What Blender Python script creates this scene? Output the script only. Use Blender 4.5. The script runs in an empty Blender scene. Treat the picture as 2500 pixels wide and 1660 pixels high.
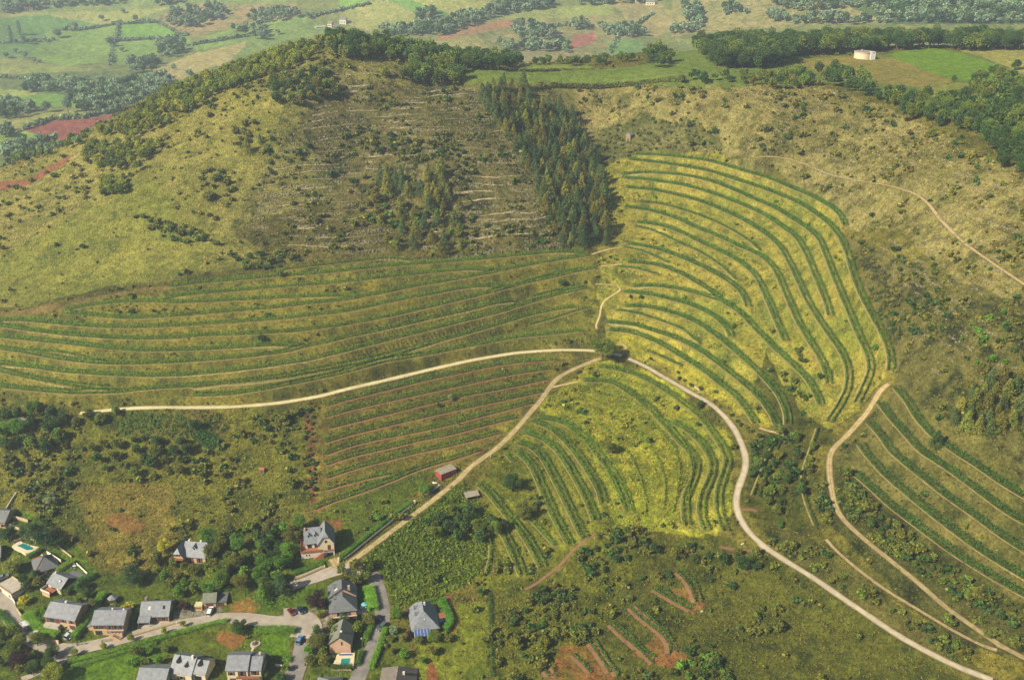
import bpy, math, random
import numpy as np
from mathutils import Vector
random.seed(7); RNG = np.random.default_rng(7)
S = bpy.context.scene; COL = S.collection
# ---------------------------------------------------------------- camera
CAMZ = 240.0; PITCH = math.radians(24.0); F = 2430.56
cam = bpy.data.cameras.new("camera"); camo = bpy.data.objects.new("camera", cam); COL.objects.link(camo)
cam.lens = 35.0; cam.sensor_width = 36.0; cam.clip_start = 1.0; cam.clip_end = 9000.0
camo.location = (0, 0, CAMZ); camo.rotation_euler = (math.pi/2 - PITCH, 0, 0); S.camera = camo
# ---------------------------------------------------------------- sky, sun, exposure
SUN_EL = math.radians(37.0); SUN_AZ = math.radians(-124.0)      # azimuth from +Y towards +X
SUN_STRENGTH = 5.0; SKY_STRENGTH = 0.055
W = bpy.data.worlds.new("World"); S.world = W; W.use_nodes = True
nt = W.node_tree; bg = nt.nodes["Background"]
sky = nt.nodes.new("ShaderNodeTexSky"); sky.sky_type = 'NISHITA'; sky.sun_disc = False
sky.sun_elevation = SUN_EL; sky.sun_rotation = SUN_AZ; sky.air_density = 1.0; sky.dust_density = 1.5
nt.links.new(sky.outputs[0], bg.inputs[0]); bg.inputs[1].default_value = SKY_STRENGTH
sl = bpy.data.lights.new("sun", 'SUN'); slo = bpy.data.objects.new("sun", sl); COL.objects.link(slo)
sl.energy = SUN_STRENGTH; sl.angle = math.radians(0.53); sl.color = (1.0, 0.90, 0.70)
sd = Vector((math.sin(SUN_AZ)*math.cos(SUN_EL), math.cos(SUN_AZ)*math.cos(SUN_EL), math.sin(SUN_EL)))
slo.rotation_euler = (-sd).to_track_quat('-Z', 'Y').to_euler(); slo.location = (-300, -100, 500)
S.view_settings.view_transform = 'Standard'; S.view_settings.look = 'None'
S.view_settings.exposure = 1.2; S.view_settings.gamma = 1.0
S.cycles.max_bounces = 5; S.cycles.diffuse_bounces = 2; S.cycles.glossy_bounces = 2
S.cycles.transmission_bounces = 3; S.cycles.volume_bounces = 0; S.cycles.transparent_max_bounces = 6
# ---------------------------------------------------------------- helpers
def srgb(c, k=1.0):
    c = np.asarray(c, float)/255.0
    return np.where(c <= 0.04045, c/12.92, ((c+0.055)/1.055)**2.4)*k
ALB = 0.50                                   # picture value -> base colour
ORG = {'L': (0, 550, .35714), 'M': (830, 550, .35714), 'R': (1660, 550, .35714), 'TL': (0, 0, .35714), 'TM': (830, 0, .35714),
       'TR': (1660, 0, .35714), 'V': (700, 950, .35714), 'BR': (1660, 1100, .35714), 'W': (1150, 1240, .26786), 'G': (0, 950, .35563),
       'h': (0, 1240, .2678), 'i': (400, 1240, .2678), 'j': (700, 1240, .2678), 's': (0, 0, 1.0), 'q': (0, 1240, .15306), 'z': (700, 950, .22319),
       'k': (780, 1400, .16583), 'n': (1000, 1080, .1403), 'p': (700, 1280, .07653)}
def P(*segs):
    out = []
    for k, pts in segs:
        ox, oy, s = ORG[k]
        out += [(ox+x*s, oy+y*s) for x, y in pts]
    return out
def tag(o, label=None, cat=None, group=None, kind=None):
    if label: o['label'] = label
    if cat: o['category'] = cat
    if group: o['group'] = group
    if kind: o['kind'] = kind
    return o
def empty(name, loc=(0, 0, 0), rz=0.0):
    o = bpy.data.objects.new(name, None); COL.objects.link(o); o.location = loc; o.rotation_euler = (0, 0, rz)
    o.empty_display_size = 0.5
    return o
def fast_mesh(name, V, Q, mat, parent=None, tint=None, smooth=False, attr='tint'):
    """V (n,3), Q (m,k) with constant k, optional per-vertex colour"""
    V = np.asarray(V, np.float32); Q = np.asarray(Q, np.int32); m, k = Q.shape
    me = bpy.data.meshes.new(name)
    me.vertices.add(len(V)); me.vertices.foreach_set('co', V.ravel())
    me.loops.add(m*k); me.loops.foreach_set('vertex_index', Q.ravel())
    me.polygons.add(m); me.polygons.foreach_set('loop_start', np.arange(0, m*k, k, dtype=np.int32))
    if smooth: me.polygons.foreach_set('use_smooth', np.ones(m, bool))
    if tint is not None:
        a = me.color_attributes.new(attr, 'FLOAT_COLOR', 'POINT')
        c = np.ones((len(V), 4), np.float32); c[:, :3] = tint; a.data.foreach_set('color', c.ravel())
    me.update(calc_edges=True)
    me.materials.append(mat)
    if parent is False: return me
    o = bpy.data.objects.new(name, me); COL.objects.link(o)
    if parent is not None: o.parent = parent
    return o
class MB:
    def __init__(s): s.v = []; s.f = []
    def add(s, vs, fs):
        n = len(s.v); s.v += [tuple(v) for v in vs]; s.f += [tuple(i+n for i in f) for f in fs]; return s
    def box(s, x0, x1, y0, y1, z0, z1):
        return s.add([(x0, y0, z0), (x1, y0, z0), (x1, y1, z0), (x0, y1, z0), (x0, y0, z1), (x1, y0, z1), (x1, y1, z1), (x0, y1, z1)],
                     [(0, 3, 2, 1), (4, 5, 6, 7), (0, 1, 5, 4), (1, 2, 6, 5), (2, 3, 7, 6), (3, 0, 4, 7)])
    def prism(s, pts, z0, z1):
        n = len(pts)
        return s.add([(x, y, z0) for x, y in pts]+[(x, y, z1) for x, y in pts],
                     [tuple(range(n))[::-1], tuple(range(n, 2*n))]+[(i, (i+1) % n, n+(i+1) % n, n+i) for i in range(n)])
    def shell(s, vs, fs, dz):
        n = len(vs); e = {}
        for f in fs:
            for a, b in zip(f, f[1:]+f[:1]): e[(a, b)] = 1
        side = [(a, b, b+n, a+n) for (a, b) in e if (b, a) not in e]
        return s.add(list(vs)+[(x, y, z-dz) for x, y, z in vs], [tuple(f) for f in fs]+[tuple(i+n for i in f[::-1]) for f in fs]+[(b, a, c, d) for a, b, d, c in [(q[0], q[1], q[3], q[2]) for q in side]])
    def tube(s, p, q, r0, r1=None, n=8):
        r1 = r0 if r1 is None else r1
        p, q = Vector(p), Vector(q); d = (q-p).normalized()
        u = d.orthogonal().normalized(); w = d.cross(u)
        vs = []
        for c, r in ((p, r0), (q, r1)):
            for i in range(n):
                a = 2*math.pi*i/n; vs.append(c+u*math.cos(a)*r+w*math.sin(a)*r)
        return s.add(vs, [(i, (i+1) % n, n+(i+1) % n, n+i) for i in range(n)]+[tuple(range(n))[::-1], tuple(range(n, 2*n))])
    def ball(s, c, rx, ry, rz, n=8, m=5):
        vs = [(c[0], c[1], c[2]+rz)]
        for j in range(1, m):
            t = math.pi*j/m
            for i in range(n):
                a = 2*math.pi*i/n; vs.append((c[0]+rx*math.sin(t)*math.cos(a), c[1]+ry*math.sin(t)*math.sin(a), c[2]+rz*math.cos(t)))
        vs.append((c[0], c[1], c[2]-rz)); f = []
        for i in range(n): f.append((0, 1+i, 1+(i+1) % n)); f.append((len(vs)-1, 1+(m-2)*n+(i+1) % n, 1+(m-2)*n+i))
        for j in range(m-2):
            for i in range(n): f.append((1+j*n+i, 1+(j+1)*n+i, 1+(j+1)*n+(i+1) % n, 1+j*n+(i+1) % n))
        return s.add(vs, f)
    def build(s, name, mat, parent=None, smooth=False, bevel=0):
        me = bpy.data.meshes.new(name); me.from_pydata(s.v, [], s.f); me.update(); me.materials.append(mat)
        if smooth: me.polygons.foreach_set('use_smooth', np.ones(len(me.polygons), bool))
        o = bpy.data.objects.new(name, me); COL.objects.link(o)
        if parent is not None: o.parent = parent
        if bevel:
            b = o.modifiers.new('bevel', 'BEVEL'); b.width = bevel; b.segments = 2; b.limit_method = 'ANGLE'
        return o
def nodes(m):
    m.use_nodes = True; t = m.node_tree; return t, t.nodes, t.links, t.nodes['Principled BSDF']
def ramp_mix(t, fac, c1, c2, blend='MIX'):
    mx = t.nodes.new('ShaderNodeMix'); mx.data_type = 'RGBA'; mx.blend_type = blend
    for sock, v in ((mx.inputs[0], fac), (mx.inputs[6], c1), (mx.inputs[7], c2)):
        if hasattr(v, 'is_output') or isinstance(v, bpy.types.NodeSocket): t.links.new(v, sock)
        elif isinstance(v, (int, float)): sock.default_value = v
        else: sock.default_value = (*[float(q) for q in v][:3], 1)
    return mx.outputs[2]
def noise(t, scale, detail=3, rough=.55, coord=None, vec='Object'):
    n = t.nodes.new('ShaderNodeTexNoise'); n.inputs['Scale'].default_value = scale
    n.inputs['Detail'].default_value = detail; n.inputs['Roughness'].default_value = rough
    if coord is None:
        tc = t.nodes.new('ShaderNodeTexCoord'); coord = tc.outputs[vec]
    t.links.new(coord, n.inputs['Vector']); return n.outputs['Fac']
def mrange(t, v, a, b, c, d):
    n = t.nodes.new('ShaderNodeMapRange'); t.links.new(v, n.inputs[0])
    for i, q in enumerate((a, b, c, d)): n.inputs[i+1].default_value = q
    return n.outputs[0]
def bump(t, h, bs, strength, dist):
    b = t.nodes.new('ShaderNodeBump'); b.inputs['Strength'].default_value = strength; b.inputs['Distance'].default_value = dist
    t.links.new(h, b.inputs['Height']); t.links.new(b.outputs[0], bs.inputs['Normal'])
MATS = {}
def mat(name, c1, c2=None, scale=1.5, rough=.85, bmp=0.0, metal=0.0, spec=None, stripes=None, vc=False):
    if name in MATS: return MATS[name]
    m = bpy.data.materials.new(name); t, n, l, bs = nodes(m)
    c1 = srgb(c1, ALB); c2 = c1*0.75 if c2 is None else srgb(c2, ALB)
    fac = mrange(t, noise(t, scale, 4), .35, .68, 0, 1)
    out = ramp_mix(t, fac, c1, c2)
    if stripes:
        wv = n.new('ShaderNodeTexWave'); wv.inputs['Scale'].default_value = stripes[1]; wv.bands_direction = stripes[0]
        wv.inputs['Distortion'].default_value = .6
        tc = n.new('ShaderNodeTexCoord'); l.new(tc.outputs['Object'], wv.inputs['Vector'])
        out = ramp_mix(t, mrange(t, wv.outputs['Fac'], 0.0, .25, stripes[2], 0), out, (0.02, 0.02, 0.02))
    if vc:
        at = n.new('ShaderNodeAttribute'); at.attribute_name = 'tint'; out = ramp_mix(t, 1.0, out, at.outputs['Color'], 'MULTIPLY')
    l.new(out, bs.inputs['Base Color']); bs.inputs['Roughness'].default_value = rough; bs.inputs['Metallic'].default_value = metal
    if bmp: bump(t, noise(t, scale*6, 3), bs, bmp, .05)
    MATS[name] = m; return m
# foliage: base = object colour * per-vertex tint * noise; part of the light goes through the leaves
def foliage_mat(name, trans=.3, nscale=.35):
    m = bpy.data.materials.new(name); t, n, l, bs = nodes(m)
    at = n.new('ShaderNodeAttribute'); at.attribute_name = 'tint'
    oi = n.new('ShaderNodeObjectInfo')
    a = ramp_mix(t, 1.0, at.outputs['Color'], oi.outputs['Color'], 'MULTIPLY')
    ge = n.new('ShaderNodeNewGeometry')
    f = mrange(t, noise(t, nscale, 3, .6, ge.outputs['Position']), .32, .68, .72, 1.32)
    cx = n.new('ShaderNodeCombineXYZ'); l.new(f, cx.inputs[0]); l.new(f, cx.inputs[1]); l.new(f, cx.inputs[2])
    b = ramp_mix(t, 1.0, a, cx.outputs[0], 'MULTIPLY')
    l.new(b, bs.inputs['Base Color']); bs.inputs['Roughness'].default_value = .65
    bs.inputs['Specular IOR Level'].default_value = .25
    tr = n.new('ShaderNodeBsdfTranslucent'); l.new(b, tr.inputs['Color'])
    mx = n.new('ShaderNodeMixShader'); mx.inputs[0].default_value = trans
    l.new(bs.outputs[0], mx.inputs[1]); l.new(tr.outputs[0], mx.inputs[2])
    l.new(mx.outputs[0], n['Material Output'].inputs['Surface'])
    return m
FOL = foliage_mat('foliage', .42); BARK = mat('bark', (105, 85, 62), (70, 56, 42), 3)
# value noise in numpy
def _h(ix, iy, s):
    n = (ix.astype(np.int64)*374761393+iy.astype(np.int64)*668265263+s*974634777) & 0xffffffff
    n = ((n ^ (n >> 13))*1274126177) & 0xffffffff
    return ((n ^ (n >> 16)) & 0xffff)/65535.0
def vnoise(x, y, s=0):
    ix = np.floor(x); iy = np.floor(y); fx = x-ix; fy = y-iy
    fx = fx*fx*(3-2*fx); fy = fy*fy*(3-2*fy)
    a = _h(ix, iy, s); b = _h(ix+1, iy, s); c = _h(ix, iy+1, s); d = _h(ix+1, iy+1, s)
    return (a+(b-a)*fx)*(1-fy)+(c+(d-c)*fx)*fy
def fbm(x, y, s=0, o=4):
    r = 0; a = .5; t = 0
    for i in range(o):
        r = r+a*vnoise(x, y, s+i*17); t += a; a *= .5; x = x*2.03+5.1; y = y*2.03+1.7
    return r/t
def ray(sx, sy):
    sx = np.asarray(sx, float); sy = np.asarray(sy, float)
    u = (sx-1250)/F; v = (830-sy)/F
    return u, math.cos(PITCH)+v*math.sin(PITCH), -math.sin(PITCH)+v*math.cos(PITCH)
def project(x, y, z):
    dz = z-CAMZ
    dep = y*math.cos(PITCH)-dz*math.sin(PITCH); up = y*math.sin(PITCH)+dz*math.cos(PITCH)
    dep = np.maximum(dep, 1.0)
    return 1250+F*x/dep, 830-F*up/dep, dep
# ---------------------------------------------------------------- survey of the place: terrace rows, (block, z at start, z at end, width kind, points)
T_ = lambda *p: P(('L', p))
ROWS = []
def row(block, z0, z1, kind, pts): ROWS.append((block, z0, z1, kind, pts))
def LM(*p): return P(('L', p))
row('T', 36, 36, 2, LM((1300,1163),(1550,1155),(1800,1120),(2000,1080),(2200,1040),(2352,1005),(2624,930),(2924,880),(3124,840),(3324,800),(3524,765),(3774,740),(4000,716)))
row('T', 38.5, 42.5, 2, LM((-120,1085),(0,1100),(300,1130),(500,1145),(800,1140),(1000,1115),(1400,1090),(1700,1060),(2000,1020),(2352,950),(2624,890),(2924,810),(3224,730),(3424,670),(3624,610),(3824,570),(3950,553)))
row('T', 40.5, 42.5, 1, LM((3600,688),(3774,640),(3924,592),(4050,556)))
row('T', 40.5, 39.5, 2, LM((-120,965),(0,990),(200,1040),(400,1075),(650,1105),(770,1110)))
row('T', 43, 48.7, 2, LM((-120,925),(0,940),(250,970),(450,1000),(700,1015),(1000,1028),(1250,1022),(1500,1000),(1800,965),(2100,920),(2352,860),(2624,790),(2924,715),(3224,640),(3424,590),(3624,525),(3824,470),(4030,422)))
row('T', 47, 49.5, 1, LM((3620,490),(3774,446),(3924,424),(4010,418)))
row('T', 47, 46.5, 1, LM((180,842),(400,865),(550,890),(720,925)))
row('T', 46, 47.5, 2, LM((-120,825),(0,840),(200,870),(400,910),(600,935),(800,945),(1100,938),(1400,920),(1700,895),(1950,865),(2100,825),(2250,795),(2352,768),(2624,710),(2924,640),(3224,570),(3374,530),(3520,507)))
row('T', 49, 47.5, 2, LM((-120,745),(0,760),(250,785),(500,810),(750,840),(1000,855),(1300,850),(1600,835),(1900,812),(2070,815)))
row('T', 51.5, 55.8, 2, LM((-120,670),(0,685),(200,715),(450,745),(700,765),(950,775),(1200,770),(1400,750),(1700,740),(2000,725),(2200,700),(2352,680),(2624,630),(2924,560),(3224,490),(3494,422),(3624,385),(3774,358),(3924,318),(4090,288)))
row('T', 54.5, 56.8, 1, LM((3500,412),(3600,388),(3720,340),(3850,308),(4000,285)))
row('T', 54, 55.5, 2, LM((-120,645),(0,650),(130,645),(300,660),(500,680),(750,695),(1000,695),(1300,680),(1600,662),(1900,640),(2150,612),(2352,590),(2524,555),(2724,510),(2924,475),(3124,435),(3324,408),(3490,415)))
row('T', 56.5, 60.5, 2, LM((430,595),(650,615),(850,635),(1050,628),(1300,610),(1600,585),(1900,560),(2150,530),(2352,512),(2454,492),(2624,460),(2824,418),(3024,385),(3224,350),(3404,315),(3624,270),(3824,235),(4030,204)))
row('T', 58.5, 58.5, 2, LM((430,582),(600,548),(800,525),(1000,518),(1250,528),(1500,515),(1800,500),(2100,487),(2350,478),(2440,486)))
row('T', 60.5, 61.5, 2, LM((1100,500),(1320,470),(1560,450),(1900,422),(2150,404),(2350,388),(2620,356),(2920,325),(3220,300),(3400,300)))
row('T', 63.5, 62.5, 2, LM((1150,420),(1350,393),(1600,375),(1850,350),(2100,335),(2350,312),(2620,280),(2920,260),(3220,237),(3520,208),(3800,182),(4010,180)))
row('T', 65.5, 65, 1, LM((1850,330),(1980,300),(2150,280),(2350,258),(2520,238),(2700,228),(2850,252)))
U = []
row('U', 95, 84, 2, P(('TM',[(2000,1060),(2150,1060)]),('TR',[(0,1075),(200,1100),(400,1160),(600,1215),(750,1280),(900,1340),(1030,1410),(1110,1480),(1135,1560)])))
row('U', 91.5, 54, 2, P(('TM',[(1960,1090),(2150,1110)]),('TR',[(0,1135),(200,1170),(400,1235),(600,1300),(800,1380),(900,1440),(1000,1510),(1060,1568)]),('R',[(1110,100),(1150,200),(1190,340),(1240,470),(1310,600),(1390,740),(1435,850),(1450,950),(1430,1030)])))
row('U', 88, 42, 2, P(('TM',[(1910,1195),(2100,1180)]),('TR',[(0,1195),(200,1235),(350,1290),(500,1360),(650,1420),(780,1500),(880,1568)]),('R',[(950,80),(1000,200),(1050,330),(1110,480),(1170,620),(1230,760),(1300,900),(1310,1000),(1260,1120),(1200,1240)])))
row('U', 85, 57, 2, P(('TM',[(1910,1215),(2100,1230)]),('TR',[(0,1262),(150,1300),(300,1350),(450,1410),(600,1480),(700,1550)]),('R',[(800,80),(860,180),(910,300),(960,420),(1010,540),(1030,640)])))
row('U', 80, 36, 2, P(('TM',[(1940,1280),(2150,1300)]),('TR',[(0,1340),(150,1380),(300,1440),(450,1510),(540,1568)]),('R',[(620,80),(700,160),(760,270),(830,420),(880,530),(950,640),(1040,770),(1120,880),(1160,1000),(1150,1130),(1080,1260),(1010,1360)])))
row('U', 77, 66, 1, P(('TM',[(1990,1380),(2200,1395)]),('TR',[(0,1430),(150,1480),(300,1545)]),('R',[(400,60),(490,120),(560,190)])))
row('U', 73, 41, 2, P(('TM',[(1930,1410),(2150,1445)]),('TR',[(0,1500),(100,1555)]),('R',[(250,70),(420,150),(560,210),(640,280),(690,380),(740,500),(800,640),(880,780),(960,900),(1010,1010),(1020,1110)])))
row('U', 69, 46, 2, P(('TM',[(2010,1520)]),('M',[(2200,0)]),('R',[(0,45),(150,120),(300,190),(430,260),(520,340),(570,440),(620,550),(660,650),(700,740),(730,810)])))
row('U', 66, 62, 1, P(('M',[(1990,5),(2150,40)]),('R',[(0,125),(150,190),(300,290),(390,385)])))
row('U', 62, 52, 2, P(('M',[(1970,125),(2150,155)]),('R',[(0,215),(150,280),(300,360),(400,430),(450,500),(470,580)])))
row('U', 60, 60, 1, P(('M',[(1910,150),(2050,170),(2200,235),(2260,270)])))
row('U', 58, 54, 2, P(('M',[(1950,255),(2150,265)]),('R',[(0,325),(100,380),(200,440),(290,505)])))
row('U', 56, 56, 1, P(('M',[(1880,280),(2050,300),(2200,350)])))
row('U', 53, 36, 2, P(('M',[(1980,420),(2150,412)]),('R',[(0,435),(150,475),(300,520),(430,610),(550,740),(650,840),(760,940),(870,1040),(930,1140),(970,1240)])))
row('U', 50, 46, 2, P(('M',[(1920,455),(2100,470)]),('R',[(0,520),(150,570),(280,650),(340,720),(350,780)])))
row('U', 46.5, 34, 2, P(('M',[(1930,555),(2100,555)]),('R',[(0,610),(150,680),(300,790),(450,920),(600,1060),(690,1170),(740,1290),(740,1380)])))
row('U', 44, 42, 1, P(('M',[(1870,580),(2050,605),(2250,675)]),('R',[(0,700),(80,760),(150,825)])))
row('U', 41, 33, 2, P(('M',[(1800,660),(2000,675),(2200,740)]),('R',[(0,780),(150,860),(300,970),(450,1090),(560,1190),(640,1300),(675,1390)])))
row('U', 37, 31.5, 2, P(('M',[(1820,715),(2000,730),(2200,810)]),('R',[(0,890),(150,980),(300,1100),(400,1180),(480,1290),(530,1370)])))
row('U', 33.5, 33, 1, P(('M',[(2080,850),(2200,900),(2350,970)])))
M_ = lambda *p: P(('M', p)); V_ = lambda *p: P(('V', p)); W_ = lambda *p: P(('W', p)); B_ = lambda *p: P(('BR', p))
row('D', 29.5, 30, 2, M_((-130,1240),(0,1200),(200,1150),(400,1100),(600,1050),(800,1010),(1000,965),(1200,935),(1500,915)))
row('D', 28, 29, 2, M_((-130,1315),(0,1275),(200,1225),(500,1160),(800,1095),(1000,1050),(1200,1010),(1460,975)))
row('D', 26.2, 28, 2, M_((-110,1390),(50,1350),(300,1290),(600,1215),(900,1150),(1200,1095),(1430,1045)))
row('D', 24.5, 27, 2, M_((-135,1490),(50,1430),(300,1370),(600,1300),(900,1235),(1100,1195),(1400,1130)))
row('D', 22.8, 26, 2, M_((-130,1575),(36,1510),(236,1460),(536,1405),(740,1360),(1000,1290),(1330,1205)))
row('D', 21, 25, 2, V_((240,520),(450,450),(700,395),(900,345),(1100,310),(1300,255),(1590,185)))
row('D', 19.2, 24, 2, V_((250,610),(450,540),(700,475),(900,425),(1100,385),(1300,335),(1480,290)))
row('D', 17.2, 18.3, 1, V_((240,700),(400,650),(600,600),(730,575)))
row('D', 14, 21, 2, V_((150,830),(300,765),(500,700),(700,625),(850,560),(1000,510),(1200,455),(1330,405)))
row('N', 29.3, 22.5, 2, P(('M',[(1750,965),(1900,980),(2080,1040),(2200,1110)]),('R',[(0,1195),(150,1310),(250,1450)]),('BR',[(310,0),(335,80),(300,180),(260,300),(270,430),(320,580)])))
row('N', 25, 21.3, 2, P(('M',[(2264,1340)]),('R',[(60,1400),(140,1480)]),('BR',[(190,0),(235,90),(210,200),(150,330),(145,450),(190,570)])))
row('N', 27.8, 20.3, 2, P(('M',[(1650,1060),(1850,1065),(1950,1120),(2100,1230),(2250,1390)]),('R',[(30,1510)]),('BR',[(70,0),(120,90),(100,200),(40,320),(35,430),(60,540)])))
row('A', 25, 19, 2, V_((1700,190),(1850,210),(2000,290),(2100,400),(2200,530),(2270,650),(2320,780),(2345,860)))
row('A', 24, 18, 2, V_((1660,210),(1800,260),(1900,340),(2000,460),(2080,580),(2150,700),(2170,800)))
row('A', 23, 15.5, 2, V_((1600,290),(1750,330),(1860,420),(1940,540),(2020,680),(2080,800),(2120,920)))
row('A', 22, 13.5, 2, V_((1560,360),(1680,390),(1760,470),(1820,580),(1880,700),(1930,800),(1990,930),(2050,1040)))
row('A', 21, 12.3, 2, V_((1550,410),(1640,470),(1700,560),(1750,680),(1800,800),(1860,920),(1950,1080)))
row('A', 20.3, 20, 1, V_((1480,420),(1530,480),(1560,520)))
row('A', 14.5, 11.2, 1, V_((1660,880),(1750,980),(1850,1090)))
row('A', 18, 9.8, 2, V_((1300,630),(1400,720),(1500,850),(1600,960),(1680,1080),(1740,1200),(1760,1240)))
row('A', 13, 8.6, 2, V_((1410,900),(1500,1000),(1540,1100),(1590,1200),(1620,1300)))
row('A', 11, 7.8, 1, V_((1350,980),(1405,1060),(1390,1180),(1360,1290)))
row('B', 50, 43, 2, P(('R',[(1470,1100),(1560,1200),(1620,1310),(1720,1430),(1850,1520)]),('BR',[(1870,0),(2050,110),(2200,220),(2420,350)])))
row('B', 45, 38, 2, P(('R',[(1360,1200),(1450,1320),(1560,1440)]),('BR',[(1640,0),(1850,130),(2050,280),(2250,430),(2420,520)])))
row('B', 41, 33, 2, P(('R',[(1290,1340),(1400,1460)]),('BR',[(1440,0),(1600,130),(1800,290),(2000,430),(2200,580),(2420,720)])))
row('B', 37, 28, 2, P(('R',[(1230,1480)]),('BR',[(1260,0),(1400,160),(1600,330),(1800,490),(2000,640),(2200,770),(2420,900)])))
row('B', 33, 23, 2, B_((1170,130),(1300,240),(1450,380),(1650,530),(1850,680),(2100,840),(2420,1020)))
row('Y', 27, 20, 2, P(('R',[(690,1440)]),('BR',[(640,0),(580,150),(510,330)])))
row('Y', 34, 24.5, 1, P(('R',[(950,1370)]),('BR',[(895,0),(850,130),(835,230),(870,370),(940,540)])))
row('C', 9, 8, 2, W_((1870,548),(1980,650),(2050,760),(2075,890)))
row('C', 8, 7.5, 2, W_((1640,710),(1750,770),(1880,850),(2040,930)))
row('C', 7, 6.5, 1, W_((1470,860),(1600,980),(1720,1080),(1820,1190),(1885,1340)))
row('C', 6.7, 6.2, 1, W_((1420,880),(1550,1010),(1700,1120),(1800,1220),(1830,1310),(1790,1360)))
row('C', 6, 5.5, 1, W_((1270,1020),(1400,1130),(1520,1250),(1640,1340),(1700,1380)))
row('C', 5.6, 5.0, 1, W_((1240,1035),(1400,1190),(1540,1300),(1680,1440)))
row('C', 4.8, 4, 1, W_((1100,1170),(1200,1320),(1300,1470),(1350,1560)))
row('C', 4.6, 3.8, 1, W_((1040,1175),(1120,1280),(1200,1400),(1280,1530)))
row('C', 3.6, 3.1, 1, W_((900,1315),(1000,1400),(1110,1530)))
row('C', 3.2, 2.6, 1, W_((730,1420),(790,1570)))
row('C', 3.0, 2.4, 1, W_((650,1440),(720,1560)))
EXTRA = [[(1450,960),(1520,972),(1580,1000),(1640,1045),(1680,1100),(1690,1160),(1672,1230)],[(1380,1040),(1430,1085),(1475,1140),(1505,1200),(1520,1240)],[(1508,982),(1562,1011),(1608,1050),(1644,1093),(1660,1140),(1655,1200),(1640,1260)],[(1480,1010),(1530,1040),(1575,1080),(1610,1130),(1625,1190),(1618,1250)],
 [(1440,1020),(1490,1060),(1535,1110),(1560,1160),(1575,1220),(1578,1270)],[(1420,1045),(1470,1095),(1510,1145),(1535,1205),(1550,1260)]]
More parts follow.
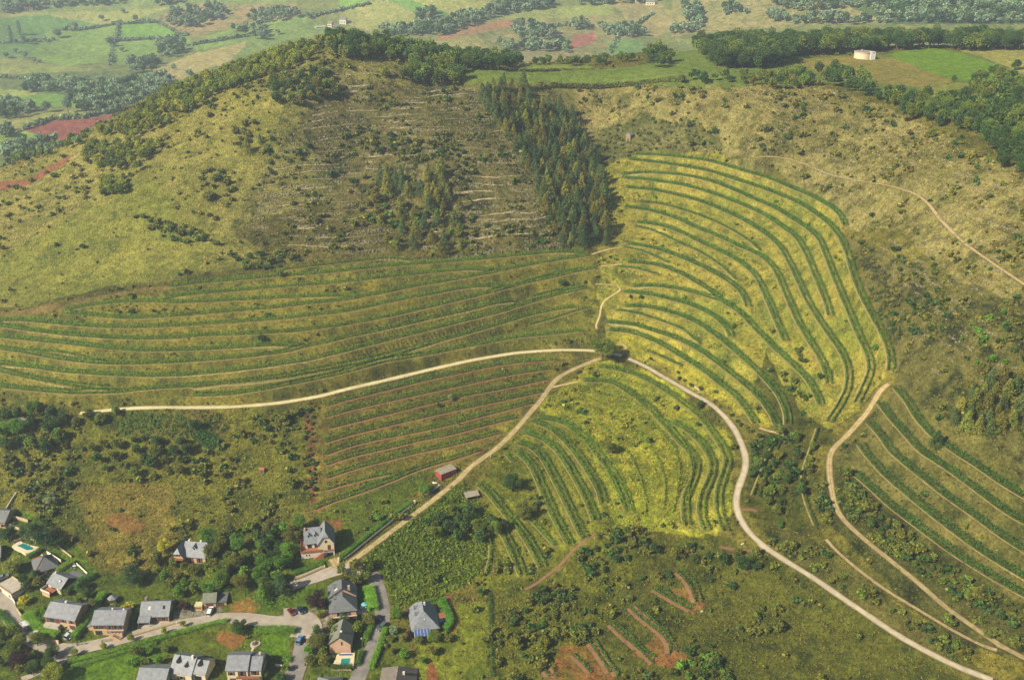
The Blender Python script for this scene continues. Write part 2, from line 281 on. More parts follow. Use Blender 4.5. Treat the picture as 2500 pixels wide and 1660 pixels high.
# roads, tracks: name, width m, material key, points
ROADS = [
 ('gravel_road', 2.7, 'gravel', P(('L',[(520,1290),(700,1267),(900,1250),(1100,1245),(1350,1247),(1600,1242),(1900,1217),(2200,1167),(2324,1130)]),('M',[(300,1062),(600,990),(900,922),(1200,872),(1500,852),(1720,855),(1850,872),(1950,900)]))),
 ('lane', 2.5, 'lane', P(('M',[(1950,900),(2100,970),(2250,1060)]),('R',[(0,1100),(100,1160),(200,1210),(300,1300),(380,1400),(440,1540)]),('BR',[(455,80),(440,150),(400,250),(380,330),(385,400),(420,490),(480,570),(580,660),(700,740),(900,860),(1100,1000),(1300,1135),(1500,1270),(1700,1380),(1900,1480),(2170,1580)]))),
 ('dirt_track', 2.4, 'dirt', P(('M',[(1800,900),(1640,965),(1500,1030),(1430,1110),(1380,1190),(1300,1280),(1200,1400),(1080,1520)]),('V',[(1240,540),(1200,600),(1100,680),(1000,760),(880,850),(760,940),(600,1060),(480,1150),(400,1205)]))),
 ('dirt_track', 2.0, 'dirt', P(('R',[(1460,1050),(1380,1110),(1290,1270),(1150,1430),(1030,1540)]),('BR',[(1020,60),(1020,150),(1050,350),(1100,460),(1250,600),(1450,760),(1650,920),(1800,1060),(2000,1200),(2200,1340),(2420,1450)]))),
 ('dirt_track', 1.3, 'dirt', B_((980,580),(1050,670),(1200,800),(1400,950),(1650,1100),(1900,1250),(2100,1350),(2200,1375))),
 ('dirt_track', 1.7, 'sand', P(('TR',[(520,1075),(620,1070),(750,1085),(900,1140),(1000,1190),(1200,1235),(1450,1275),(1600,1320),(1700,1390),(1760,1480),(1840,1568)]),('R',[(1950,130),(2150,270),(2420,450)]))),
 ('dirt_track', 1.0, 'sand', M_((1770,730),(1730,705),(1790,610),(1770,560),(1820,500),(1900,460),(1950,430),(1850,400),(1720,408))),
 ('dirt_track', 1.2, 'sand', M_((1880,790),(1960,820),(1990,845),(1930,862))),
 ('dirt_track', 1.4, 'sand', M_((1700,208),(1780,182),(1860,158),(1980,148))),
 ('dirt_track', 1.3, 'sand', M_((1760,282),(1850,275),(1950,262))),
 ('dirt_track', 1.5, 'sand', M_((1430,1115),(1560,1080),(1650,1068))),
 ('red_earth_track', 1.2, 'red', V_((2130,970),(2040,1040),(1950,1100),(1890,1190),(1830,1240),(1750,1290),(1690,1350),(1600,1380))),
 ('dirt_track', 1.5, 'sand', P(('R',[(520,1375),(600,1410),(740,1430)]))),
 ('red_earth_track', 1.6, 'red', B_((385,400),(450,405),(530,400),(560,420))),
 ('red_earth_track', 1.8, 'red', B_((590,670),(500,690),(370,680),(240,650))),
 ('village_street', 6.0, 'asphaltw', P(('h',[(-60,700),(20,840),(90,980),(190,1110),(290,1200),(420,1260),(600,1300),(780,1270),(940,1235),(1120,1190),(1300,1140),(1500,1090),(1867,1030)]),('i',[(520,1000),(640,1000),(780,1010),(950,1035),(1100,1050),(1290,1070)]))),
 ('village_street', 11.0, 'asphaltw', P(('i',[(1060,1030),(1150,985),(1250,1000),(1330,1070),(1310,1150),(1280,1230)]))),
 ('village_street', 6.6, 'asphaltg', P(('i',[(1290,1200),(1265,1300),(1230,1420),(1170,1567),(1130,1700)]))),
 ('village_street', 5.4, 'asphaltg', P(('j',[(740,560),(790,610),(830,730),(860,850),(880,960),(870,1080),(820,1200),(760,1330),(690,1450),(640,1567),(590,1700)]))),
 ('village_street', 6.2, 'asphaltw', P(('j',[(-60,740),(60,700),(200,650),(380,590),(520,545),(640,550),(740,562)]))),
 ('garden_drive', 3.0, 'dirt', P(('j',[(400,440),(440,500),(470,545)]))),
 ('garden_drive', 2.6, 'asphaltw', P(('h',[(420,1470),(300,1520),(160,1580)]))),
 ('village_street', 5.0, 'asphaltw', P(('h',[(480,1260),(560,1330),(600,1380),(480,1440),(380,1490)]))),
]
# ---------------------------------------------------------------- terrain control points (picture x, y -> height)
CP = [  # village and lower middle
(0,1650,-1),(300,1650,0),(600,1655,-1),(900,1650,0),(1100,1640,1),(0,1500,2.5),(100,1560,1.5),(200,1570,1.8),(400,1520,3),(560,1500,4),(720,1510,5),(760,1640,1),(930,1520,4.5),(880,1420,8),(1030,1550,5),(60,1400,6),(0,1300,9),(150,1330,10),(300,1340,10),(450,1375,8.5),(600,1380,9),(740,1370,9.5),(860,1390,10),(450,1300,12),(150,1250,13.5),(0,1200,14),(300,1200,15.5),(600,1250,14),(700,1200,16),(500,1120,20),(200,1100,22),(0,1080,24.5),(350,1050,27.5),(650,1050,24),(0,1010,32),
(1089,1180,18),(1200,1110,22),(1290,1010,26),(1440,868,31.5),(400,1000,33.5),(700,985,31.5),(980,930,30),(1200,870,31),
(1700,970,29),(1790,1050,27),(1822,1120,25.5),(1796,1218,23),(1900,1350,19.5),(2100,1480,16),(2400,1660,13.5),(1300,1450,6),(1400,1600,2),(1550,1400,9.5),(1250,1300,10),(1600,1330,15),(1500,1640,2),(1700,1500,7),(2000,1500,11),(1850,1620,6),(2150,1640,10),(1700,1380,12),
(1750,1340,15.5),(1600,1100,24),(1450,1030,25.5),(1500,1180,21),(1620,1200,22.3),
(2028,1130,34),(2053,1265,28.5),(2178,1371,24),(2303,1478,20.5),(2500,1607,18),(2180,930,50),(2060,1080,38),(1970,1180,29),(1950,1120,31),(2010,1310,23.5),
(2500,1000,60),(2400,1000,60),(2500,800,84),(2350,800,80),(2250,880,64),(2500,600,102),(2350,600,96),(2250,700,80),(2130,560,85),(2050,450,93),(2500,470,116),(2500,400,121),(2500,330,126),(2500,260,130),(2500,180,133),(2400,470,113),
(1928,387,100),(2231,471,103),(2317,560,98),(2500,693,95),(2250,400,115),(2300,330,121),(2000,300,116),(2000,230,127),(2100,250,126),(1700,300,112),(1700,380,100),(1850,350,108),(1850,240,126),(1700,240,123),
(1537,340,98),(1450,300,100),(1450,230,119),(1450,215,122),(1600,230,123),(1330,195,127),(1200,190,131),(1400,185,128),(1700,160,129),(1600,160,129),(1900,180,130),(2120,150,131),(2300,150,132),(2200,200,130),(2450,150,134),(1900,120,131),(1600,125,129),(1350,163,128),(2200,115,132),(2480,118,134),(1700,125,129),
# hill
(1000,600,66),(1200,600,66),(1350,595,64.5),(1420,600,63.5),(850,600,70),(700,630,67),(1450,560,67),(1480,500,76),(1470,430,84),(1440,360,92),
(850,500,82),(1000,500,81),(1150,500,80),(1300,500,80),(850,420,92),(1000,400,97),(1150,400,96),(1300,380,96),(850,330,107),(1000,320,109),(1150,300,111),(1250,260,117),(850,250,121),(1000,230,124),(1150,225,124),(850,190,134),(950,190,133),(1050,170,134),(830,140,144),(900,130,145),(1000,130,141),(850,118,149),(1250,170,129),(1100,150,134),
(700,550,76),(700,450,90),(700,350,107),(700,250,124),(750,190,136),(600,600,71),(550,500,83),(550,400,98),(600,300,114),(650,220,128),(700,170,137),(760,120,146),
(400,600,70),(400,500,82),(400,400,96),(450,330,105),(500,260,116),(550,200,126),(250,650,62),(200,550,74),(250,450,85),(300,370,95),(300,300,104),(380,250,112),(460,230,118),
(100,700,55),(0,740,52),(0,600,64),(100,500,74),(0,500,70),(150,420,83),(150,390,86),(0,450,73),(70,400,78),(230,330,96),(400,230,114),(620,155,134)]
FAR = [(300,160,30),(100,60,45),(600,30,64),(0,0,80),(200,300,20),(20,330,15),(60,250,20),(250,240,22),(450,150,30),(0,200,20),(0,120,28),(350,60,45),(700,60,55),(900,30,70),(1100,90,55),(1000,20,80),(1350,130,50),(1500,60,62),(1250,60,62),(1700,40,75),(1900,40,84),(2150,30,95),(2400,20,104),(2400,45,95),(1500,0,88),(1250,0,88),(900,0,88),(1800,5,96),(2200,0,110),(500,0,78),(1600,100,52),(840,60,55)]
def world_pt(sx, sy, z):
    u, f, d = ray(sx, sy); t = (z-CAMZ)/d
    return u*t, f*t
cx, cy, cz, cw = [], [], [], []
def addcp(sx, sy, z, w=1.0):
    x, y = world_pt(sx, sy, z); cx.append(float(x)); cy.append(float(y)); cz.append(z); cw.append(w)
for p in CP: addcp(*p, 1.0)
for p in FAR: addcp(*p, 1.0)
def resample_px(pts, step):
    a = np.array(pts, float); d = np.r_[0, np.cumsum(np.hypot(*(a[1:]-a[:-1]).T))]
    n = max(2, int(d[-1]/step)+1); t = np.linspace(0, d[-1], n)
    return np.interp(t, d, a[:, 0]), np.interp(t, d, a[:, 1]), t/d[-1]
for b, z0, z1, k, pts in ROWS:
    xs, ys, t = resample_px(pts, 70)
    if b == 'U' and abs(z1-z0) > 12: t = t**1.8
    if b == 'T' and z1-z0 > 3: t = t**2.5
    for x, y, q in zip(xs, ys, t): addcp(x, y, z0+(z1-z0)*q, 0.25)
for az in np.radians([-60, -45, -30, -15, 0, 15, 30, 45, 60]):     # far rim and ground round the camera
    for r, z in ((2300, 190), (3400, 330)):
        cx.append(r*math.sin(az)); cy.append(r*math.cos(az)); cz.append(z); cw.append(.3)
for x, y, z in ((0,120,-6),(-150,150,-6),(150,150,-2),(0,200,-4),(250,180,8),(-300,250,0),(-420,380,30),(-520,600,40),(420,330,70),(480,450,110),(500,650,130),(600,850,130),
                (-300,900,30),(0,950,70),(300,1000,90),(500,1050,90),(-500,800,12),(-150,1000,45),(120,960,80),(-700,1000,15),(0,1150,50),(300,1200,60),(650,1250,70)):
    cx.append(x); cy.append(y); cz.append(z); cw.append(.3)
cx, cy, cz, cw = (np.array(a, float) for a in (cx, cy, cz, cw))
key = np.round(cx/6)*100003+np.round(cy/6); _, ui = np.unique(key, return_index=True)
cx, cy, cz, cw = cx[ui], cy[ui], cz[ui], cw[ui]; NC = len(cx)
def phi(r2): return 0.5*r2*np.log(r2+1e-9)
X1, Y1 = cx/100, cy/100
A = phi((X1[:, None]-X1)**2+(Y1[:, None]-Y1)**2)+np.diag(0.03/cw)
Pm = np.c_[np.ones(NC), X1, Y1]
KK = np.block([[A, Pm], [Pm.T, np.zeros((3, 3))]])
sol = np.linalg.solve(KK, np.r_[cz, 0, 0, 0])
def rbf(x, y):
    x = x.ravel()/100; y = y.ravel()/100; out = np.empty(len(x))
    for i in range(0, len(x), 4000):
        xx, yy = x[i:i+4000], y[i:i+4000]
        out[i:i+4000] = phi((xx[:, None]-X1)**2+(yy[:, None]-Y1)**2)@sol[:NC]+sol[NC]+sol[NC+1]*xx+sol[NC+2]*yy
    return out
# polar grid centred below the camera
AZ = np.radians(np.linspace(-45, 45, 1180))
RR = np.exp(np.linspace(math.log(130), math.log(3400), 1560))
NA, NR = len(AZ), len(RR)
ca, cr = np.linspace(0, NA-1, 300), np.linspace(0, NR-1, 400)
cAZ, cR = np.interp(ca, np.arange(NA), AZ), np.exp(np.interp(cr, np.arange(NR), np.log(RR)))
hc = rbf(cR[:, None]*np.sin(cAZ)[None], cR[:, None]*np.cos(cAZ)[None]).reshape(len(cr), len(ca))
def cubic1(a, xi):      # Catmull-Rom along axis 0
    i = np.clip(np.floor(xi).astype(int), 0, a.shape[0]-2); t = (xi-i)[:, None]
    g = lambda k: a[np.clip(i+k, 0, a.shape[0]-1)]
    p0, p1, p2, p3 = g(-1), g(0), g(1), g(2)
    return p1+.5*t*(p2-p0+t*(2*p0-5*p1+4*p2-p3+t*(3*(p1-p2)+p3-p0)))
H = cubic1(hc, np.arange(NR)*(len(cr)-1)/(NR-1))
H = cubic1(H.T.copy(), np.arange(NA)*(len(ca)-1)/(NA-1)).T
GX = RR[:, None]*np.sin(AZ)[None]; GY = RR[:, None]*np.cos(AZ)[None]
far = np.clip((GY-1000)/400, 0, 1)
H = H+far*(fbm(GX/260, GY/260, 3)-.5)*40*(1-np.clip((GY-2400)/800, 0, .5))
H = np.maximum(H, np.where(GY > 850, 8, -8))
def gh(x, y):
    x = np.asarray(x, float); y = np.asarray(y, float)
    r = np.hypot(x, y); a = np.arctan2(x, y)
    fi = np.clip((np.log(np.maximum(r, 131))-math.log(130))/(math.log(3400/130))*(NR-1), 0, NR-1.001)
    fj = np.clip(np.interp(a, AZ, np.arange(NA)), 0, NA-1.001)
    i = fi.astype(int); j = fj.astype(int); u = fi-i; v = fj-j
    return (H[i, j]*(1-v)+H[i, j+1]*v)*(1-u)+(H[i+1, j]*(1-v)+H[i+1, j+1]*v)*u
def cast(sx, sy):
    """picture point -> first point of the ground along that line of sight"""
    sx = np.atleast_1d(np.asarray(sx, float)); sy = np.atleast_1d(np.asarray(sy, float)); sx, sy = np.broadcast_arrays(sx, sy)
    u, f, d = ray(sx, sy); az = np.arctan2(u, f); t = d/np.hypot(u, f)
    fj = np.clip(np.interp(az, AZ, np.arange(NA)), 0, NA-1.001); R_ = np.full(len(sx), RR[-1])
    for s in range(0, len(sx), 1500):
        j = fj[s:s+1500].astype(int); v = fj[s:s+1500]-j
        h = H[:, j]*(1-v)+H[:, j+1]*v
        dlt = h-(CAMZ+RR[:, None]*t[None, s:s+1500]); hit = dlt > 0
        k = np.argmax(hit, 0); ok = hit.any(0); k = np.clip(k, 1, NR-1); ii = np.arange(len(k))
        a, b = dlt[k-1, ii], dlt[k, ii]; w = np.clip(-a/np.maximum(b-a, 1e-6), 0, 1)
        R_[s:s+1500] = np.where(ok, RR[k-1]+(RR[k]-RR[k-1])*w, RR[-1])
    x = R_*np.sin(az); y = R_*np.cos(az); return x, y, gh(x, y)
# ---------------------------------------------------------------- benches cut into the slope along the rows and roads
def smooth1(a, n):
    if len(a) < 3: return a
    n = min(n, len(a)//2*2-1 if len(a) > 3 else 1); n = max(n, 1) | 1
    if n > len(a): return a
    return np.convolve(np.pad(a, n//2, mode='edge'), np.ones(n)/n, 'valid')
def polyline(pts, step=1.0, sm=5):
    """picture polyline -> smooth ground polyline at even spacing (x, y, z, normal x, normal y)"""
    sx, sy, _ = resample_px(pts, 6.0); sx = smooth1(sx, sm); sy = smooth1(sy, sm)
    x, y, z = cast(sx, sy)
    d = np.r_[0, np.cumsum(np.hypot(np.diff(x), np.diff(y)))]; n = max(3, int(d[-1]/step)+1); t = np.linspace(0, d[-1], n)
    x = smooth1(np.interp(t, d, x), 7); y = smooth1(np.interp(t, d, y), 7)
    tx = np.gradient(x); ty = np.gradient(y); L = np.hypot(tx, ty)+1e-9
    return x, y, smooth1(gh(x, y), 9), -ty/L, tx/L
LINES = [(b, z0, z1, k, polyline(pts)) for b, z0, z1, k, pts in ROWS]
RLINES = [(n, w, m, polyline(pts, 1.2)) for n, w, m, pts in ROADS]
H0 = H.copy()
DST = np.full(H.shape, 99.0, np.float32); NUM = np.zeros(H.shape); DEN = np.zeros(H.shape)+1e-12; WM = np.zeros(H.shape, np.float32)
LR0, LRD = math.log(RR[0]), (math.log(RR[-1])-math.log(RR[0]))/(NR-1); AD = AZ[1]-AZ[0]
def carve(x, y, z, hw, fade):
    rad = hw+fade
    for a, b, c in zip(x, y, z):
        r = math.hypot(a, b); az = math.atan2(a, b)
        if r < RR[0]+rad: continue
        i0 = int((math.log(max(r-rad, RR[0]))-LR0)/LRD); i1 = int((math.log(r+rad)-LR0)/LRD)+2
        j0 = int((az-rad/r-AZ[0])/AD); j1 = int((az+rad/r-AZ[0])/AD)+2
        if j1 <= 0 or j0 >= NA: continue
        j0 = max(j0, 0); sl = (slice(i0, min(i1, NR)), slice(j0, min(j1, NA)))
        dd = np.hypot(GX[sl]-a, GY[sl]-b)-hw
        DST[sl] = np.minimum(DST[sl], dd); w_ = 1-np.clip(dd/fade, 0, 1); w4 = w_**5
        NUM[sl] += w4*c; DEN[sl] += w4; WM[sl] = np.maximum(WM[sl], w_)
for b, z0, z1, k, (x, y, z, nx, ny) in LINES: carve(x, y, z, 2.3 if k == 2 else 1.2, 2.2)
for n, w, m, (x, y, z, nx, ny) in RLINES: carve(x, y, z, w/2+.3, 2.6)
BLD = []          # building pads are added below (x, y, z, radius)
def apply_carve():
    global H
    wgt = WM*WM*(3-2*WM); H = np.where(WM > 0, H0+(NUM/DEN-H0)*wgt, H0)
    return wgt
# old stone terraces on the dry hill: real steps
def inpoly(px, py, poly):
    c = np.zeros(px.shape, bool); n = len(poly)
    bx = [p[0] for p in poly]; by = [p[1] for p in poly]
    m = (px > min(bx)) & (px < max(bx)) & (py > min(by)) & (py < max(by))
    qx, qy = px[m], py[m]; cc = np.zeros(qx.shape, bool)
    for i in range(n):
        x0, y0 = poly[i]; x1, y1 = poly[(i+1) % n]
        if y0 == y1: continue
        k = ((y0 > qy) != (y1 > qy)) & (qx < (x1-x0)*(qy-y0)/(y1-y0)+x0); cc ^= k
    c[m] = cc; return c
GR = np.hypot(GX, GY); NEAR = GR < 870
PX, PY, _ = project(GX, GY, H)
WX = (fbm(GX/14, GY/14, 21, 3)-.5)*26; WY = (fbm(GX/14, GY/14, 31, 3)-.5)*16
QX = PX+WX; QY = PY+WY
STEPZ = [(680,600),(600,560),(650,420),(740,300),(830,170),(1000,170),(1180,215),(1300,320),(1400,560),(1400,610),(1000,640),(850,620)]
STEPR = [(1330,215),(1960,215),(2200,330),(2500,470),(2500,1000),(2330,980),(2200,800),(2130,560),(1900,390),(1560,360),(1400,330)]
msk = np.clip(np.where(NEAR & inpoly(QX, QY, STEPZ), 1.0, 0)+np.where(NEAR & inpoly(QX, QY, STEPR), .45, 0), 0, 1)
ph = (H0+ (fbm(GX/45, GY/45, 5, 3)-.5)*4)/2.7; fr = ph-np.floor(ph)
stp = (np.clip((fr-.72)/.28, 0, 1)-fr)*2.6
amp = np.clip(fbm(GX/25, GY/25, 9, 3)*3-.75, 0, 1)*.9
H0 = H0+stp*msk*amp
H0 = H0+(fbm(GX/9, GY/9, 41, 4)-.5)*np.where(NEAR, 1.1, 3.0)+(fbm(GX/2.6, GY/2.6, 47, 2)-.5)*np.where(NEAR, .5, 0)
WGT = apply_carve()
# ---------------------------------------------------------------- land cover, read off the map in picture coordinates
S_ = lambda *p: list(p)
base1, base2 = (140, 128, 52), (98, 96, 36)
HZ = 1
ZN = [  # polygon, colour a, colour b, dark colour, amount of dark, contrast, dot density of scrub
 ('hill', S_((-200,420),(60,380),(300,280),(480,205),(640,120),(780,80),(1000,110),(1250,150),(1400,190),(1480,230),(1480,600),(1250,600),(900,640),(700,640),(300,700),(-200,760)), (158,148,80), (118,118,50), (66,74,34), .6),
 ('hill_left', S_((-200,480),(300,300),(520,215),(700,240),(640,400),(560,560),(640,640),(300,690),(60,745),(-200,760)), (170,158,84), (136,134,54), (84,90,40), .45),
 ('hill_green', S_((-100,690),(120,560),(330,440),(430,470),(420,560),(520,600),(480,660),(260,700),(60,748)), (158,152,68), (130,134,50), (82,92,40), .4),
 ('hill_mid', S_((720,280),(850,200),(1180,215),(1330,320),(1400,560),(1400,600),(1050,620),(850,560),(800,420)), (134,122,70), (98,98,46), (52,60,28), .65),
 ('hill_low', S_((560,560),(800,480),(1000,520),(1250,590),(1000,640),(700,640)), (132,120,60), (106,100,44), (58,62,30), .6),
 ('dryright', S_((1400,205),(1960,205),(2100,235),(2300,330),(2500,420),(2600,760),(2350,700),(2200,560),(2080,560),(1900,420),(1560,365),(1430,330)), (166,152,90), (130,122,62), (78,80,38), .55),
 ('hutscrub', S_((1440,330),(1560,285),(1720,300),(1760,370),(1560,375),(1500,400),(1470,560),(1420,590),(1400,480)), (132,126,66), (104,104,50), (66,72,34), .6),
 ('scrubright', S_((2070,570),(2230,640),(2500,740),(2600,1150),(2440,1120),(2180,945),(2190,860),(2120,700)), (138,128,68), (92,94,42), (50,58,26), .8),
 ('tbank', S_((-200,790),(150,735),(400,700),(560,680),(850,640),(1400,605),(1470,630),(1450,840),(1200,850),(900,900),(600,990),(-200,1000)), (152,140,54), (118,118,44), (70,82,32), .5),
 ('ubank', S_((1480,390),(1560,372),(1760,375),(2040,500),(2090,700),(2190,900),(2080,1010),(1990,1060),(1900,1000),(1700,960),(1480,830),(1460,620)), (174,160,66), (138,142,50), (84,98,36), .5),
 ('spur', S_((1330,970),(1470,870),(1660,950),(1790,1090),(1800,1250),(1740,1320),(1600,1290),(1480,1290),(1440,1100),(1330,1010)), (188,180,58), (146,152,46), (88,104,34), .5),
 ('ulow', S_((1470,790),(1600,800),(1700,880),(1900,1050),(1860,1050),(1720,960),(1580,880),(1470,850)), (190,176,62), (152,148,48), (96,104,34), .4),
 ('gully', S_((1870,860),(1950,1000),(2030,1060),(1960,1130),(1960,1300),(1830,1260),(1830,1100),(1900,1050),(1840,960)), (112,110,40), (82,88,28), (48,58,20), .75),
 ('redblk', S_((740,990),(1000,950),(1200,880),(1400,870),(1330,960),(1160,1130),(1060,1160),(840,1230),(740,1260)), (144,130,52), (112,108,40), (92,70,40), .45),
 ('arcs', S_((1240,1020),(1330,1010),(1440,1080),(1500,1280),(1400,1360),(1270,1440),(1180,1440),(1180,1180)), (140,140,44), (110,116,34), (66,78,24), .4),
 ('bblk', S_((2190,940),(2600,1200),(2600,1560),(2300,1400),(2080,1200),(2030,1110)), (130,120,62), (96,96,42), (56,66,26), .5),
 ('bmid', S_((2030,1130),(2090,1160),(2520,1500),(2520,1620),(2300,1560),(2080,1330),(1980,1240)), (106,104,50), (80,84,34), (48,56,24), .75),
 ('brlow', S_((1850,1280),(1960,1300),(2300,1560),(2500,1700),(2420,1680),(2000,1430)), (122,112,54), (90,92,38), (52,60,24), .7),
 ('bottomright', S_((1560,1310),(1780,1310),(1900,1370),(2400,1680),(2100,1720),(1300,1720),(1300,1560)), (112,112,40), (88,92,32), (56,64,24), .55),  # darker base: cloud shade over this slope is put into the ground colour
 ('bottommid', S_((1170,1460),(1300,1420),(1480,1300),(1580,1330),(1500,1500),(1320,1700),(1170,1700)), (132,130,44), (104,108,34), (62,72,24), .6),
 ('meadow', S_((-200,1010),(240,1010),(430,1010),(740,1000),(760,1240),(700,1300),(380,1330),(0,1260),(-200,1240)), (142,136,48), (108,112,36), (62,74,26), .65),
 ('meadowdry', S_((180,1190),(420,1180),(440,1300),(370,1400),(260,1380),(220,1300)), (154,136,60), (130,118,46), (84,86,32), .4),
 ('cropfield', S_((870,1385),(1010,1240),(1130,1180),(1210,1290),(1190,1400),(1080,1460),(950,1490),(920,1440)), (124,134,36), (88,106,24), (52,72,18), .6),
 ('lawnslope', S_((770,1260),(930,1150),(1060,1150),(1000,1230),(850,1350),(790,1330)), (112,124,36), (92,108,28), (84,76,36), .45),
 ('fieldbottom', S_((1060,1480),(1190,1470),(1190,1720),(1000,1720),(1010,1620)), (138,142,44), (108,122,32), (86,96,30), .4),
 ('village', S_((-200,1260),(60,1240),(260,1400),(440,1400),(680,1290),(900,1400),(1000,1600),(1000,1720),(-200,1720)), (112,122,38), (88,104,28), (60,74,22), .5),
 ('herbs', S_((30,1290),(60,1240),(190,1340),(240,1400),(200,1400)), (110,132,36), (92,116,28), (56,76,20), .5),
 ('lawn', S_((620,1500),(760,1490),(850,1445),(860,1440),(740,1430),(680,1460),(610,1480)), (96,120,32), (84,108,26), (64,84,20), .3),
 ('lawn', S_((640,1545),(700,1540),(722,1560),(700,1600),(635,1595)), (104,134,30), (92,122,24), (70,96,20), .2),
 ('lawn', S_((150,1630),(320,1590),(420,1570),(400,1600),(330,1640),(330,1720),(100,1720)), (112,142,34), (96,128,26), (76,100,22), .25),
 ('lawn', S_((865,1440),(890,1440),(905,1500),(880,1500)), (70,120,36), (60,106,30), (50,84,20), .2),
 ('lawn', S_((1050,1465),(1075,1462),(1095,1510),(1070,1500)), (110,130,34), (96,118,26), (76,90,22), .2),
 ('lawn', S_((140,1395),(190,1385),(215,1412),(180,1418)), (104,130,36), (90,116,26), (70,90,22), .2),
 ('lawn', S_((300,1535),(345,1515),(430,1515),(420,1525),(310,1550)), (92,124,36), (80,108,26), (60,84,22), .3),
 ('lawn', S_((700,1330),(735,1310),(735,1370),(800,1380),(700,1400),(680,1380)), (90,112,32), (76,98,26), (60,78,20), .3),
 ('yard', S_((685,1495),(720,1480),(790,1480),(815,1500),(770,1600),(720,1580),(715,1530),(685,1520)), (168,154,132), (146,134,116), (120,112,100), .3),
 ('yard', S_((425,1490),(480,1475),(540,1480),(540,1500),(480,1512),(420,1520)), (150,140,126), (130,122,108), (110,104,92), .3),
 ('redsoil', S_((250,1262),(300,1250),(360,1280),(330,1310),(270,1285)), (158,112,60), (132,112,48), (96,84,36), .4),
 ('redsoil', S_((540,1540),(590,1545),(600,1560),(570,1585),(520,1560)), (160,112,62), (140,104,52), (98,90,36), .4),
 ('redsoil', S_((560,1470),(610,1460),(640,1480),(600,1500),(560,1490)), (160,118,60), (134,110,50), (96,88,36), .4),
 ('redsoil', S_((1083,1448),(1100,1450),(1120,1520),(1100,1560),(1110,1500)), (164,104,66), (144,96,56), (110,84,44), .3),
 ('redsoil', S_((1045,1620),(1060,1620),(1085,1700),(1040,1700)), (164,104,66), (144,96,56), (110,84,44), .3),
 ('redsoil', S_((780,1270),(830,1262),(835,1290),(800,1290)), (164,104,60), (120,112,44), (96,84,36), .3),
 ('redsoil', S_((740,1000),(762,1000),(768,1200),(775,1230),(758,1230),(750,1100)), (158,100,62), (116,80,46), (78,58,34), .4),
 ('redbank', S_((-100,790),(30,760),(180,735),(300,712),(400,700),(420,706),(260,728),(60,772),(-100,810)), (164,126,80), (138,118,60), (100,92,46), .4),
 ('redbank', S_((-60,445),(60,440),(150,390),(185,375),(160,395),(110,430),(60,455),(-60,480)), (170,104,76), (150,100,66), (130,100,60), .3),
 ('redsoil', S_((1360,1580),(1420,1560),(1500,1640),(1480,1720),(1320,1720)), (164,104,62), (120,106,40), (96,90,36), .4),
 ('redsoil', S_((1620,1540),(1680,1590),(1670,1640),(1600,1620),(1540,1600)), (160,108,62), (124,110,44), (90,86,34), .45),
 ('redsoil', S_((1640,1440),(1700,1430),(1720,1480),(1690,1500)), (156,104,62), (124,110,44), (90,86,34), .4),
 ('vegplot', S_((295,1030),(330,1000),(440,1000),(530,1010),(560,1030),(545,1070),(510,1105),(460,1060),(400,1075),(280,1062)), (134,112,56), (108,112,40), (74,92,30), .5),
 # plateau
 ('plateau', S_((1120,165),(1280,178),(1560,165),(1660,150),(2500,120),(2520,420),(2300,270),(2000,200),(1700,215),(1500,208),(1120,200)), (128,140,60), (112,128,52), (98,106,46), .3),
 ('greenfield', S_((1110,195),(1130,165),(1290,174),(1450,172),(1600,155),(1640,120),(1760,130),(1790,165),(1940,165),(1930,185),(1850,200),(1640,190),(1500,205),(1300,206)), (132,148,62), (118,136,54), (106,124,50), .15),
 ('farstrip', S_((1270,165),(1290,158),(1450,158),(1450,166),(1290,172)), (150,160,66), (136,148,56), (120,130,50), .1),
 ('tanfield', S_((1940,148),(2100,135),(2190,145),(2330,200),(2250,215),(2130,205),(1990,180)), (162,144,70), (140,132,56), (124,116,50), .2),
 ('brightfield', S_((2165,130),(2290,118),(2340,128),(2430,160),(2480,185),(2400,197),(2335,200),(2190,148)), (124,156,40), (112,144,34), (102,128,32), .12),
 ('strawfield', S_((2340,122),(2520,112),(2520,190),(2460,165),(2400,140)), (174,164,84), (156,150,70), (140,130,60), .15),
 ('palefield', S_((2235,218),(2335,202),(2390,202),(2380,235),(2270,240)), (152,152,68), (138,140,60), (120,122,50), .15),
 ('sandpatch', S_((2370,240),(2480,245),(2520,300),(2500,300),(2420,260)), (178,156,96), (160,140,84), (130,116,70), .2),
]
